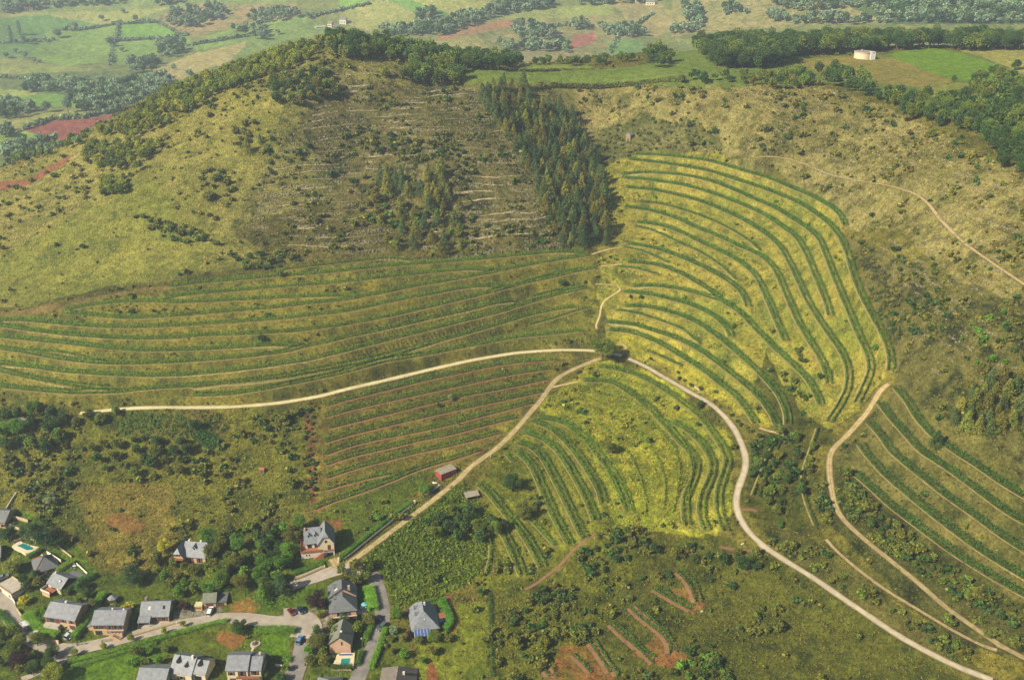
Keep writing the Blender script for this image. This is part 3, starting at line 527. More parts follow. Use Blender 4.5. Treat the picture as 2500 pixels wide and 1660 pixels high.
FZ = [  # far country behind the hill
 ('f', S_((0,0),(700,0),(700,60),(400,60),(0,30)), (140,150,84), (120,136,74), (96,110,60), .3),
 ('f', S_((0,32),(290,28),(420,18),(380,30),(270,70),(60,110),(0,105)), (176,166,96), (150,156,80), (120,130,70), .2),
 ('f', S_((0,45),(120,38),(250,62),(140,75),(140,140),(0,140)), (112,146,74), (104,136,68), (92,116,60), .15),
 ('f', S_((120,72),(290,60),(270,150),(160,163),(70,140)), (132,156,72), (120,146,66), (106,126,60), .1),
 ('f', S_((290,60),(380,58),(455,85),(460,92),(380,95),(300,102),(282,95)), (124,160,66), (112,150,58), (100,130,54), .1),
 ('f', S_((270,105),(455,92),(480,110),(380,135),(330,160),(268,160)), (132,158,74), (120,146,68), (110,130,60), .15),
 ('f', S_((0,140),(160,163),(230,170),(120,190),(0,185)), (150,150,80), (130,140,70), (104,116,60), .3),
 ('f', S_((360,175),(480,130),(640,95),(600,110),(560,150),(440,195)), (182,164,106), (166,152,94), (140,130,80), .2),
 ('f', S_((470,105),(600,55),(740,35),(760,55),(640,95),(480,125)), (134,160,76), (124,148,70), (108,128,60), .15),
 ('f', S_((470,110),(620,60),(760,55),(800,62),(830,80),(700,100),(560,150),(610,100)), (132,150,74), (120,142,68), (108,126,60), .2),
 ('f', S_((380,40),(480,10),(720,10),(740,40),(600,62),(470,90),(400,65)), (172,140,98), (140,136,80), (104,112,66), .6),
 ('f', S_((-50,215),(100,225),(60,240),(-50,245)), (160,166,84), (146,156,76), (126,136,66), .1),
 ('f', S_((20,245),(110,228),(220,228),(200,260),(60,262)), (124,158,66), (114,146,60), (100,126,54), .1),
 ('f', S_((55,318),(118,295),(210,290),(320,270),(300,290),(200,340),(145,342)), (156,88,76), (146,82,70), (128,80,64), .08),
 ('f', S_((-50,330),(55,320),(140,342),(100,360),(20,368),(-50,350)), (140,164,72), (128,152,64), (112,130,58), .1),
 ('f', S_((-50,300),(60,280),(310,262),(110,296),(50,318),(-50,330)), (160,158,86), (140,142,74), (150,110,80), .3),
 ('f', S_((0,188),(60,180),(360,170),(420,200),(300,250),(0,215)), (112,124,68), (98,112,60), (80,96,52), .4),
 ('f', S_((830,0),(880,0),(905,10),(850,25),(830,22)), (132,164,76), (120,150,70), (108,130,60), .1),
 ('f', S_((840,30),(930,0),(1010,15),(1010,60),(900,75),(850,60)), (162,156,92), (140,146,80), (118,126,70), .3),
 ('f', S_((980,0),(1200,0),(1190,20),(1100,40)), (170,166,94), (156,156,84), (130,134,72), .2),
 ('f', S_((950,0),(1000,0),(1100,35),(1080,45),(1010,30)), (120,156,78), (110,146,70), (100,130,60), .1),
 ('f', S_((1200,40),(1340,20),(1500,10),(1500,40),(1330,58),(1260,60)), (156,160,88), (140,150,80), (120,130,70), .2),
 ('f', S_((1250,55),(1500,35),(1560,60),(1540,120),(1500,130),(1350,120),(1180,100)), (160,146,98), (138,136,82), (112,116,70), .4),
 ('f', S_((1480,0),(1600,0),(1680,60),(1600,90),(1540,80),(1520,30)), (168,150,100), (150,140,90), (118,120,74), .3),
 ('f', S_((1480,115),(1500,95),(1570,100),(1570,130),(1530,142),(1480,130)), (122,152,84), (112,140,76), (100,126,66), .1),
 ('f', S_((1060,95),(1150,60),(1280,45),(1290,55),(1160,85),(1080,102)), (176,124,92), (160,130,90), (140,120,80), .3),
 ('f', S_((1390,115),(1400,85),(1450,80),(1460,100),(1420,115),(1400,120)), (180,104,92), (160,110,88), (130,110,80), .3),
 ('f', S_((1060,102),(1160,85),(1180,100),(1200,135),(1140,120),(1060,112)), (166,152,98), (150,146,84), (126,126,70), .3),
 ('f', S_((1200,130),(1330,120),(1440,130),(1460,150),(1280,160),(1230,150)), (160,146,104), (144,138,90), (112,118,70), .4),
 ('f', S_((1640,0),(2130,0),(2200,55),(2000,60),(1740,80),(1640,90)), (164,148,96), (140,136,82), (106,112,66), .5),
 ('f', S_((2110,0),(2520,0),(2520,60),(2180,60),(2080,20)), (88,106,56), (78,96,50), (66,82,44), .4),
]
PATCHY = fbm(GX/26, GY/26, 51, 4); MIDN = fbm(GX/6.5, GY/6.5, 61, 4); FINE = fbm(GX/1.9, GY/1.9, 71, 3)
def nz(a, w): return np.clip((a-.5)*w+.5, 0, 1)
TMIX = np.clip(.5+(PATCHY-.5)*2.2+(MIDN-.5)*1.6+(FINE-.5)*.9, 0, 1)
DARK = np.clip(((MIDN*.6+FINE*.4)-.5)*5, 0, 1)
colr = np.zeros(GX.shape+(3,), np.float32); ZID = np.zeros(GX.shape, np.int16)
def paint(m, a, b, d, dk):
    a, b, d = srgb(a, ALB), srgb(b, ALB), srgb(d, ALB)
    t = TMIX[m][:, None]; c = a*(1-t)+b*t
    q = np.clip(DARK[m]+dk-.55, 0, 1)[:, None]*min(dk*1.5, 1.0)
    colr[m] = c*(1-q)+d*q
paint(np.ones(GX.shape, bool), base1, base2, (66, 74, 30), .5)
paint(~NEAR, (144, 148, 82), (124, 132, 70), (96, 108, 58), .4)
ZNAMES = ['none']
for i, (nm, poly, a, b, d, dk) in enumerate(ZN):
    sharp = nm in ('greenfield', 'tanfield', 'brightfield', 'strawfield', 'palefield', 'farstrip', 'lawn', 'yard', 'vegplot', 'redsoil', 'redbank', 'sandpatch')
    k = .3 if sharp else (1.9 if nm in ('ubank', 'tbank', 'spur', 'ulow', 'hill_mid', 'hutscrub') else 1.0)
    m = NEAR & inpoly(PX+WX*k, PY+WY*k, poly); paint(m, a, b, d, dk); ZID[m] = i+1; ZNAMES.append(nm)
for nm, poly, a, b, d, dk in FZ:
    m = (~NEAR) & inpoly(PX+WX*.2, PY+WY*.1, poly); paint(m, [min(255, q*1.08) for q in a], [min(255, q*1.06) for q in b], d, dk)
# rock bands along the risers of the old terraces
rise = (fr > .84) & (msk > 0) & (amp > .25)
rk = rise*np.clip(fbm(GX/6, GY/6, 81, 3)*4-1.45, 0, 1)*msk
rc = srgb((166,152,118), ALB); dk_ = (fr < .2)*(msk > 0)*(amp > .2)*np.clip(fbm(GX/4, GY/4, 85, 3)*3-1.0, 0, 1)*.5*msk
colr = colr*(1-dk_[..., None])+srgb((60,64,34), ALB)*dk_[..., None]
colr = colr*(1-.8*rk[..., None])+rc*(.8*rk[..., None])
# bare earth on benches
ben = np.clip(1-DST/1.2, 0, 1)*np.clip(FINE*2-.6, 0, 1)*.45
bcol = srgb((160,132,84), ALB)
rm = np.isin(ZID, [ZNAMES.index('redblk')]); bc = np.where(rm[..., None], srgb((158,98,66), ALB), bcol)
colr = colr*(1-ben[..., None])+bc*ben[..., None]
idx = (np.arange(NR)[:, None]*NA+np.arange(NA)[None]).astype(np.int32)
Q = np.stack([idx[:-1, :-1], idx[:-1, 1:], idx[1:, 1:], idx[1:, :-1]], -1).reshape(-1, 4)[:, ::-1]
def ground_mat():
    m = bpy.data.materials.new('ground'); t, n, l, bs = nodes(m)
    at = n.new('ShaderNodeAttribute'); at.attribute_name = 'cover'
    ge = n.new('ShaderNodeNewGeometry'); pos = ge.outputs['Position']
    a = noise(t, .9, 5, .65, pos); b = noise(t, .22, 4, .6, pos); c = noise(t, 3.2, 3, .6, pos)
    f1 = mrange(t, a, .3, .7, .5, 1.5); f2 = mrange(t, b, .3, .7, .7, 1.3); f3 = mrange(t, c, .3, .7, .65, 1.35)
    mu = n.new('ShaderNodeMath'); mu.operation = 'MULTIPLY'; l.new(f1, mu.inputs[0]); l.new(f2, mu.inputs[1])
    mv = n.new('ShaderNodeMath'); mv.operation = 'MULTIPLY'; l.new(mu.outputs[0], mv.inputs[0]); l.new(f3, mv.inputs[1])
    cx = n.new('ShaderNodeCombineXYZ'); [l.new(mv.outputs[0], cx.inputs[i]) for i in range(3)]
    col = ramp_mix(t, 1.0, at.outputs['Color'], cx.outputs[0], 'MULTIPLY')
    hs = ramp_mix(t, mrange(t, noise(t, .5, 3, .6, pos), .4, .75, 0, .45), col, ramp_mix(t, 1.0, col, (.72, 1.08, .6), 'MULTIPLY'))
    l.new(hs, bs.inputs['Base Color']); bs.inputs['Roughness'].default_value = .95; bs.inputs['Specular IOR Level'].default_value = .1
    ad = n.new('ShaderNodeMath'); ad.operation = 'ADD'; l.new(a, ad.inputs[0]); l.new(c, ad.inputs[1])
    bump(t, ad.outputs[0], bs, .8, .9)
    return m
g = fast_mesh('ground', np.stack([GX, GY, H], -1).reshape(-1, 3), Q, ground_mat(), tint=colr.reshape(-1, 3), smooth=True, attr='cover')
tag(g, 'green and straw coloured hillsides, valley fields and plateau', kind='structure')
def zone_at(x, y):
    r = np.hypot(x, y); a = np.arctan2(x, y)
    i = np.clip(np.round((np.log(np.maximum(r, 131))-LR0)/LRD).astype(int), 0, NR-1); j = np.clip(np.round((a-AZ[0])/AD).astype(int), 0, NA-1)
    return ZID[i, j], DST[i, j], i, j
# ---------------------------------------------------------------- roads and paths as draped strips
RM = {'gravel': mat('gravel', (244,228,182), (216,198,150), .9, bmp=.3, vc=True), 'lane': mat('lane_paving', (222,204,176), (196,180,152), .5, bmp=.2, vc=True),
      'dirt': mat('dirt', (206,180,132), (166,146,96), .7, bmp=.4, vc=True), 'sand': mat('sand_path', (222,194,138), (184,162,106), .6, bmp=.4, vc=True),
      'red': mat('red_earth', (150,104,70), (122,96,54), .7, bmp=.4), 'asphaltw': mat('worn_asphalt', (188,176,158), (164,152,136), .35, bmp=.2),
      'asphaltg': mat('grey_asphalt', (146,138,130), (116,110,106), .3, bmp=.2), 'bench': mat('bench_earth', (178,158,92), (136,130,62), .4, bmp=.4),
      'redbench': mat('red_bench_earth', (164,112,76), (128,102,58), .4, bmp=.4)}
def strip(lines, name, m, lift=.07, ncs=3, prof=None):
    VV, QQ, TT, n0 = [], [], [], 0
    for x, y, z, nx, ny, w in lines:
        w = np.broadcast_to(w, x.shape)*(1+.22*(fbm(x/5, y/5, 91, 2)-.5))
        offs = np.linspace(-.5, .5, ncs); px = x[:, None]+nx[:, None]*w[:, None]*offs; py = y[:, None]+ny[:, None]*w[:, None]*offs
        pz = gh(px, py)+lift-np.abs(offs)*.04; VV.append(np.stack([px, py, pz], -1).reshape(-1, 3))
        if prof is not None:
            pr = np.array(prof)[None]*(1+.35*(fbm(px/3, py/3, 97, 3)-.5))[..., None]; TT.append(pr.reshape(-1, 3))
        k = len(x); i = (np.arange(k)[:, None]*ncs+np.arange(ncs)[None])+n0
        QQ.append(np.stack([i[:-1, :-1], i[:-1, 1:], i[1:, 1:], i[1:, :-1]], -1).reshape(-1, 4)); n0 += k*ncs
    o = fast_mesh(name, np.concatenate(VV), np.concatenate(QQ), m, smooth=True, tint=np.concatenate(TT) if TT else None)
    o.data.flip_normals() if o.data.polygons[0].normal.z < 0 else None
    return tag(o, kind='structure')
for q, (n, w, m, (x, y, z, nx, ny)) in enumerate(RLINES):
    G_ = (.52, .60, .38); E_ = (.62, .62, .42); O_ = (1, 1, 1); C_ = {'gravel': (.86, .88, .72), 'dirt': (.66, .70, .46), 'sand': (.85, .85, .7), 'lane': (.97, .97, .97)}.get(m)
    if C_: strip([(x, y, z, nx, ny, w*1.18)], n, RM[m], .08+.012*(q % 9), 9, [G_, E_, O_, O_, C_, O_, O_, E_, G_])
    else: strip([(x, y, z, nx, ny, w)], n, RM[m], .08+.012*(q % 9), 7 if w > 3 else 5)
def downhill(x, y, nx, ny):
    f = lambda s: cubic_h0(x+nx*s*4, y+ny*s*4)
    return 1.0 if f(1).mean() < f(-1).mean() else -1.0
def cubic_h0(x, y):
    return rbf(x, y)
bl, rl = [], []
for b, z0, z1, k, (x, y, z, nx, ny) in LINES:
    s = downhill(x, y, nx, ny); o = (1.95 if k == 2 else .9)*s
    (rl if b in 'DC' else bl).append((x+nx*o, y+ny*o, z, nx, ny, 1.5 if b == 'C' else .8 if b == 'D' else (.42 if b in 'TNA' else .6)))
strip(bl, 'terrace_path', RM['bench'], .06); strip(rl, 'red_terrace_path', RM['redbench'], .06)

# broken stone ledges that follow the contours of the old terraces
lv = []; sxm = (PX, PY); i0, i1 = np.searchsorted(RR, 470), np.searchsorted(RR, 720); rng_l = np.random.default_rng(3)
SM = cubic1(hc, np.arange(NR)*(len(cr)-1)/(NR-1)); SM = cubic1(SM.T.copy(), np.arange(NA)*(len(ca)-1)/(NA-1)).T
for z_ in np.arange(70, 140, 2.7):
    zz = SM[i0:i1]+(fbm(GX[i0:i1]/60, GY[i0:i1]/60, 5, 2)-.5)*5-z_; c_ = (zz[:-1] < 0) & (zz[1:] >= 0); has = c_.any(0); k_ = np.argmax(c_, 0); jj = np.arange(NA)
    a_, b_ = zz[k_, jj], zz[k_+1, jj]; r_ = RR[i0+k_]+(RR[i0+k_+1]-RR[i0+k_])*(-a_/np.maximum(b_-a_, 1e-6)); x_, y_ = r_*np.sin(AZ), r_*np.cos(AZ)
    px_, py_, _ = project(x_, y_, gh(x_, y_)); ok = has & inpoly(px_, py_, STEPZ) & (fbm(x_/16, y_/16+z_, 77, 3) > .46); ok[1:] &= np.abs(np.diff(r_)) < 3
    run = []
    for j in list(np.where(ok)[0])+[10**9]:
        if run and (j != run[-1]+1):
            if len(run) > 6: q = np.array(run); xx, yy = smooth1(x_[q], 5), smooth1(y_[q], 5); tx, ty = np.gradient(xx), np.gradient(yy); L_ = np.hypot(tx, ty)+1e-9; lv.append((xx, yy, xx*0, -ty/L_, tx/L_, .42+.25*rng_l.random()))
            run = []
        run.append(j)
o = strip(lv, 'stone_ledges', mat('ledge_stone', (186,168,126), (120,110,80), .35, bmp=.5), .22, 2); o['kind'] = 'stuff'; o['label'] = 'broken pale stone ledges across the old terraced hillside'
# ---------------------------------------------------------------- vegetation
def leaf_quads(c, s, rng, up=0.0, asp=1.0):
    """one randomly turned quad per centre c (n,3) with half sizes s (n,)"""
    n = len(c); a = rng.normal(size=(n, 3)); a[:, 2] *= (1-up); a /= np.linalg.norm(a, axis=1, keepdims=True)+1e-9
    b = rng.normal(size=(n, 3)); b -= a*(a*b).sum(1, keepdims=True); b /= np.linalg.norm(b, axis=1, keepdims=True)+1e-9
    s = np.asarray(s).reshape(-1, 1); u = a*s*asp; v = b*s
    V = np.stack([c-u-v*.6, c+u*.4-v, c+u+v*.7, c-u*.5+v], 1).reshape(-1, 3)
    return V, np.arange(n*4).reshape(-1, 4)
def cat_parts(parts):
    V, Q, T, n = [], [], [], 0
    for v, q, t in parts: V.append(v); Q.append(q+n); T.append(t); n += len(v)
    return np.concatenate(V), np.concatenate(Q), np.concatenate(T)
def g3(n, rng, lo=.7, hi=1.3):
    t = rng.uniform(lo, hi, n); c = np.stack([t*rng.uniform(.92, 1.12, n), t, t*rng.uniform(.8, 1.1, n)], 1); return np.repeat(c, 4, 0)
def crown_t(kind, n, seed):
    r = np.random.default_rng(seed)
    if kind in ('broad', 'bush', 'willow'):
        k = {'broad': 13, 'bush': 7, 'willow': 11}[kind]
        zc, rz, rr = {'broad': (.58, .38, .42), 'bush': (.46, .42, .5), 'willow': (.55, .36, .42)}[kind]
        d = r.normal(size=(k, 3)); d /= np.linalg.norm(d, axis=1, keepdims=True); rad = r.uniform(.35, .82, k)[:, None]
        cen = d*rad*np.array([rr, rr, rz]); cen[:, 2] = np.where(cen[:, 2] < -.22, cen[:, 2]*.5, cen[:, 2]); cr = r.uniform(.30, .50, k)*rr*1.05
        ci = r.integers(0, k, n); d2 = r.normal(size=(n, 3)); d2 /= np.linalg.norm(d2, axis=1, keepdims=True)
        p = cen[ci]+d2*(cr[ci]*r.uniform(.55, 1.08, n))[:, None]; p[:, 2] += zc
        ct = r.uniform(.82, 1.2, k)[ci]
        if kind == 'willow': p[:, 2] -= r.uniform(0, .3, n)*np.hypot(p[:, 0], p[:, 1])/rr
        p[:, 2] = np.maximum(p[:, 2], .04)
        s = .036*r.uniform(.7, 1.4, n)*math.sqrt(1000/n)*(1.25 if kind == 'bush' else 1)
        V, Q = leaf_quads(p, s, r); T = g3(n, r)*np.repeat(ct, 4)[:, None]
        return V, Q, T
    if kind == 'pine':      # whorled layers, open and uneven
        lv = 11; parts = []
        per = n//lv
        for i in range(lv):
            z = .16+.80*i/(lv-1); R = (.27*(1-((z-.16)/.86))**.75+.015)*r.uniform(.82, 1.12)
            nb = 7; ang = r.uniform(0, 6.28)+np.arange(nb)*6.28/nb+r.normal(size=nb)*.2; bl = r.uniform(.7, 1.1, nb)
            bi = r.integers(0, nb, per); t = np.sqrt(r.uniform(.02, 1, per)); rad = R*bl[bi]*t
            a = ang[bi]+r.normal(size=per)*.22
            p = np.stack([np.cos(a)*rad, np.sin(a)*rad, z-.10*rad/.27+r.normal(size=per)*.014], 1)
            V, Q = leaf_quads(p, .026*r.uniform(.7, 1.3, per)*math.sqrt(420/n), r, up=.3, asp=1.5); parts.append((V, Q, g3(per, r, .72, 1.25)))
        return cat_parts(parts)
    if kind == 'poplar':
        z = r.uniform(.06, 1, n); R = .15*np.sqrt(np.clip(1-((z-.45)/.58)**2, 0.02, 1))*(.75+.35*vnoise(z*9, z*0+seed, 3)); a = r.uniform(0, 6.28, n)
        p = np.stack([np.cos(a)*R, np.sin(a)*R, z], 1); V, Q = leaf_quads(p, .03*r.uniform(.7, 1.3, n)*math.sqrt(500/n), r); return V, Q, g3(n, r)
    if kind == 'tuft':
        a = r.uniform(0, 6.28, n); R = r.uniform(0, .5, n); p = np.stack([np.cos(a)*R, np.sin(a)*R, r.uniform(.1, .8, n)], 1)
        V, Q = leaf_quads(p, .24*r.uniform(.6, 1.3, n), r, up=-.6, asp=.5); V[:, 2] = np.maximum(V[:, 2], -.1); return V, Q, g3(n, r, .7, 1.35)
def trunk_mb(kind, seed):
    r = random.Random(seed); mb = MB()
    if kind == 'pine': mb.tube((0, 0, -.05), (0, 0, .93), .016, .004, 6); return mb
    if kind == 'poplar': mb.tube((0, 0, -.05), (0, 0, .6), .018, .006, 6); return mb
    if kind == 'bush': mb.tube((0, 0, -.08), (0, 0, .4), .035, .015, 5); return mb
    mb.tube((0, 0, -.06), (r.uniform(-.02, .02), 0, .34), .03, .02, 7)
    for i in range(4):
        a = i*1.57+r.uniform(-.4, .4); mb.tube((0, 0, .26+.03*i), (math.cos(a)*.2, math.sin(a)*.2, .55+r.uniform(-.05, .12)), .014, .005, 5)
    return mb
TPL = {}
NV = {'broad': 6, 'bush': 5, 'willow': 1, 'pine': 5, 'poplar': 2, 'tuft': 6}
CNT = {'broad': (5200, 900, 200), 'bush': (1000, 260, 60), 'willow': (5200, 900, 200), 'pine': (1800, 700, 240), 'poplar': (900, 400, 160), 'tuft': (9, 9, 9)}
for k in NV:
    for v in range(NV[k]):
        for lod in (0, 1, 2): TPL[k, v, lod] = crown_t(k, CNT[k][lod], 100*v+lod+len(k)*7)
MESHC, MESHT = {}, {}
def crown_mesh(k, v, lod):
    if (k, v, lod) not in MESHC:
        V, Q, T = TPL[k, v, lod]; MESHC[k, v, lod] = fast_mesh('crown', V, Q, FOL, parent=False, tint=T)
    return MESHC[k, v, lod]
def trunk_mesh(k, v):
    if (k, v) not in MESHT:
        o = trunk_mb(k, v).build('trunk', BARK); MESHT[k, v] = o.data; bpy.data.objects.remove(o)
    return MESHT[k, v]
def merge(name, inst, label, group=None, kind='stuff', kindk=None):
    """inst: arrays (templates key idx) -> one mesh; inst = list of (key, x, y, z, rot, sxy, sz, rgb)"""
    if not inst: return None
    by = {}
    for it in inst: by.setdefault(it[0], []).append(it[1:])
    VV, QQ, TT, n0 = [], [], [], 0
    for key, L in by.items():
        V, Q, T = TPL[key]; A = np.array([l[:6] for l in L]); C = np.array([l[6] for l in L])
        c, s = np.cos(A[:, 3]), np.sin(A[:, 3]); m = len(A)
        x = (V[None, :, 0]*c[:, None]-V[None, :, 1]*s[:, None])*A[:, 4:5]+A[:, 0:1]
        y = (V[None, :, 0]*s[:, None]+V[None, :, 1]*c[:, None])*A[:, 4:5]+A[:, 1:2]
        z = V[None, :, 2]*A[:, 5:6]+A[:, 2:3]
        VV.append(np.stack([x, y, z], -1).reshape(-1, 3)); QQ.append((Q[None]+(np.arange(m)*len(V))[:, None, None]).reshape(-1, 4)+n0)
        TT.append((T[None]*C[:, None, :]).reshape(-1, 3)); n0 += m*len(V)
    o = fast_mesh(name, np.concatenate(VV), np.concatenate(QQ), FOL, tint=np.concatenate(TT))
    return tag(o, label, None, group, kind)
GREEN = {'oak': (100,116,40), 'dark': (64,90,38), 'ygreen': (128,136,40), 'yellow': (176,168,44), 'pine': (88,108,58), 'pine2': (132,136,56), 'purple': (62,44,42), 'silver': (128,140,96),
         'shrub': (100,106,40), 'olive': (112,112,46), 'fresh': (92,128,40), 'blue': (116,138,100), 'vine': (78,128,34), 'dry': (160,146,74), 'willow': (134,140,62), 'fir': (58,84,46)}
VEG = 1.0
GREENL = {k: srgb(v, VEG) for k, v in GREEN.items()}
REG = []
def vary(c, a=.16):
    c = np.array(GREENL[c] if isinstance(c, str) else c); k = 1+RNG.uniform(-a, a); return c*k*np.array([1+RNG.uniform(-a, a)*.8, 1, 1+RNG.uniform(-a, a)])
def tree(k, x, y, h, w=1.0, col='oak', label=None, cat=None, group=None, name=None, force=False, va=.16):
    if k == 'bush' and not force:
        q = np.array([0, .6, 1.25])*h+math.hypot(x, y); q = q/math.hypot(x, y); dd = zone_at(x*q, y*q)[1]
        if dd[0] < .42*h*w-.6 or dd[1:].min() < .3: return
    REG.append(dict(k=k, x=float(x), y=float(y), z=float(gh(x, y)), h=h, w=w, c=vary(col, va), label=label, cat=cat, group=group, name=name, force=force))
def tpx(k, crop, x, y, h, w=1.0, col='oak', label=None, cat='tree', name=None, group=None):
    (sx, sy), = P((crop, [(x, y)])); gx, gy, gz = cast(sx, sy)
    tree(k, gx[0], gy[0], h, w, col, label, cat, group, name, True, .05)
def scatter_px(poly, n, sp, dmax=1e9, rmin=0):
    """n ground points inside a picture polygon, about sp metres apart"""
    bx = [p[0] for p in poly]; by = [p[1] for p in poly]; X, Y = [], []
    cell = {}
    for it in range(40):
        sx = RNG.uniform(min(bx), max(bx), n*2); sy = RNG.uniform(min(by), max(by), n*2); m = inpoly(sx, sy, poly)
        if not m.any(): continue
        x, y, z = cast(sx[m], sy[m])
        for a, b in zip(x, y):
            r = math.hypot(a, b)
            if r > dmax or r < rmin: continue
            ca_, cb_ = int(a//sp), int(b//sp)
            if any((a-p)**2+(b-q)**2 < sp*sp for i in (-1, 0, 1) for j in (-1, 0, 1) for p, q in cell.get((ca_+i, cb_+j), ())): continue
            cell.setdefault((ca_, cb_), []).append((a, b)); X.append(a); Y.append(b)
            if len(X) >= n: return X, Y
    return X, Y
def wood(k, poly, n, sp, h0, h1, cols, label, group, cat='tree', w=(.9, 1.15), dmax=900, rmin=0, name=None):
    X, Y = scatter_px(poly, n, sp, dmax, rmin)
    for x, y in zip(X, Y):
        tree(k, x, y, RNG.uniform(h0, h1), RNG.uniform(*w), cols[RNG.integers(len(cols))], label, cat, group, name)
OAK = ['oak', 'oak', 'dark', 'dark', 'olive']
wood('broad', [(1700,128),(1740,165),(1850,170),(1930,155),(1935,138),(2080,132),(2200,124),(2300,120),(2380,128),(2520,120),(2520,103),(1900,103),(1720,108)], 220, 6.5, 10, 17, ['dark','oak','dark'], 'dark green broadleaf tree in the wood along the back of the plateau', 'trees of the wood along the back of the plateau')
wood('broad', [(820,140),(860,160),(900,140),(960,150),(1000,165),(1060,160),(1100,182),(1180,172),(1240,172),(1275,160),(1250,148),(1100,135),(1000,120),(900,105),(830,100),(780,92)], 90, 6, 9, 12, ['dark','oak','dark'], 'dark green tree in the wood on top of the left hill', 'trees of the wood on the hilltop')
wood('broad', [(975,190),(1000,207),(1120,212),(1130,190),(1110,172),(1010,165)], 22, 5, 8, 11, OAK, 'broadleaf tree in the copse at the left end of the green plateau field', 'trees of the copse at the end of the plateau field')
wood('broad', [(240,335),(330,282),(390,238),(430,208),(560,152),(680,112),(760,82),(790,105),(760,150),(690,180),(600,205),(530,235),(470,275),(400,310),(330,345)], 200, 4.6, 5, 8.5, ['oak','ygreen','ygreen','oak'], 'small yellow-green tree on the ridge line of the left hill', 'small trees along the ridge of the left hill')
wood('broad', [(660,205),(800,185),(818,235),(740,265),(680,255)], 50, 4.6, 5.5, 9, OAK, 'broadleaf tree in the grove below the hilltop on the left', 'trees of the grove below the hilltop')
wood('broad', [(205,400),(225,360),(330,350),(388,362),(345,420),(230,412)], 44, 4.4, 5, 7.5, ['oak','ygreen'], 'small green tree in the thicket on the lower left ridge', 'trees of the thicket on the left ridge')
wood('broad', [(245,445),(305,438),(305,475),(250,482)], 16, 4, 4.5, 7, ['oak','ygreen'], 'small green tree in the little clump on the left slope', 'trees of the clump on the left slope')
wood('broad', [(-20,395),(60,372),(180,350),(235,330),(190,362),(100,388),(0,412)], 20, 5, 5, 8, ['blue','oak'], 'bluish green tree at the foot of the left ridge', 'trees at the foot of the left ridge')
wood('broad', [(2000,180),(2020,212),(2110,240),(2180,262),(2220,292),(2330,322),(2400,342),(2440,420),(2520,430),(2520,275),(2420,262),(2340,246),(2270,246),(2130,232),(2110,195),(2040,175)], 105, 5.5, 7, 10, ['dark','oak','dark'], 'dark oak tree in the belt along the right edge of the plateau', 'trees of the belt along the plateau edge')
wood('broad', [(2370,205),(2420,190),(2520,225),(2520,265),(2380,242)], 22, 5.5, 9, 11, ['dark','oak'], 'dark tree in the clump at the right edge behind the pale field', 'trees of the clump at the right edge')
wood('broad', [(1900,185),(1960,180),(1990,212),(1920,228),(1870,215),(1780,206),(1640,206),(1640,196),(1780,196)], 34, 5, 5, 9, OAK, 'tree in the hedge between the green field and the dry slope', 'trees of the hedge below the green field')
wood('broad', [(1288,160),(1440,163),(1560,150),(1560,145),(1440,156),(1288,153)], 22, 4.5, 5, 7.5, ['oak','dark'], 'small tree in the hedgerow behind the green plateau field', 'trees of the hedgerow behind the field')
wood('broad', [(1575,138),(1590,165),(1632,172),(1640,160),(1612,125)], 12, 5, 8, 10.5, ['dark','oak'], 'dark tree in the clump that cuts into the green plateau field', 'trees of the clump in the plateau field')
PINE = ['pine', 'pine', 'pine2', 'fir']
wood('pine', [(1178,226),(1285,218),(1305,248),(1365,275),(1430,325),(1455,400),(1482,480),(1485,602),(1372,608),(1345,560),(1315,480),(1290,420),(1255,365),(1205,300),(1175,255)], 290, 4.2, 5.5, 13, ['pine','pine','pine2','fir','olive'], 'tall dark pine in the dense conifer strip running down the hillside', 'pines of the dense conifer strip', 'pine tree', (1.1, 1.55))
wood('pine', [(925,440),(985,440),(985,475),(930,470)], 7, 5, 10, 13, ['pine2','pine'], 'tall pine in the little stand left of the conifer strip', 'pines of the little stand', 'pine tree', (1.0, 1.25))
wood('pine', [(1035,430),(1085,430),(1100,500),(1045,505)], 10, 5, 9, 12, ['pine2'], 'yellowish pine in the open group on the terraced hillside', 'pines of the open group', 'pine tree', (1.1, 1.4))
wood('pine', [(900,500),(950,470),(1050,450),(1125,500),(1150,600),(1085,632),(1000,610),(930,600)], 30, 7, 5.5, 10, ['pine2','pine','olive'], 'olive green pine in the group above the long vine terraces', 'pines of the group above the long terraces', 'pine tree', (1.3, 1.9))
wood('pine', [(2325,1035),(2360,965),(2450,935),(2520,935),(2520,1000),(2445,1062),(2400,1075),(2340,1048)], 46, 3.6, 7, 10, ['olive','pine2','pine'], 'dark olive conifer in the clump on the right hillside', 'conifers of the clump on the right hillside', 'pine tree', (1.1, 1.4))
wood('broad', [(640,1300),(740,1290),(720,1330),(700,1400),(690,1440),(640,1450),(560,1460),(520,1420),(510,1330),(560,1300)], 44, 5, 5, 8.5, ['oak','dark','shrub','fresh'], 'green tree in the thicket between the two upper houses', 'trees of the thicket between the upper houses')
wood('broad', [(375,1380),(420,1370),(500,1390),(540,1430),(520,1460),(440,1460),(380,1420)], 26, 4.2, 3.5, 6, ['oak','ygreen','shrub','fresh'], 'small green tree below the house with two roofs', 'small trees below the house with two roofs', dmax=600)
wood('broad', [(0,1560),(40,1545),(120,1590),(150,1620),(120,1650),(60,1650),(0,1640)], 15, 4.5, 4, 6.5, ['oak','shrub','dark'], 'garden tree in the thicket below the street bend at the lower left', 'trees below the street bend')
wood('broad', [(0,1020),(60,1010),(150,1010),(155,1080),(100,1120),(40,1100),(0,1110)], 24, 5.2, 5.5, 8.5, ['dark','oak','fresh'], 'green tree in the grove at the left edge below the gravel road', 'trees of the grove at the left edge')
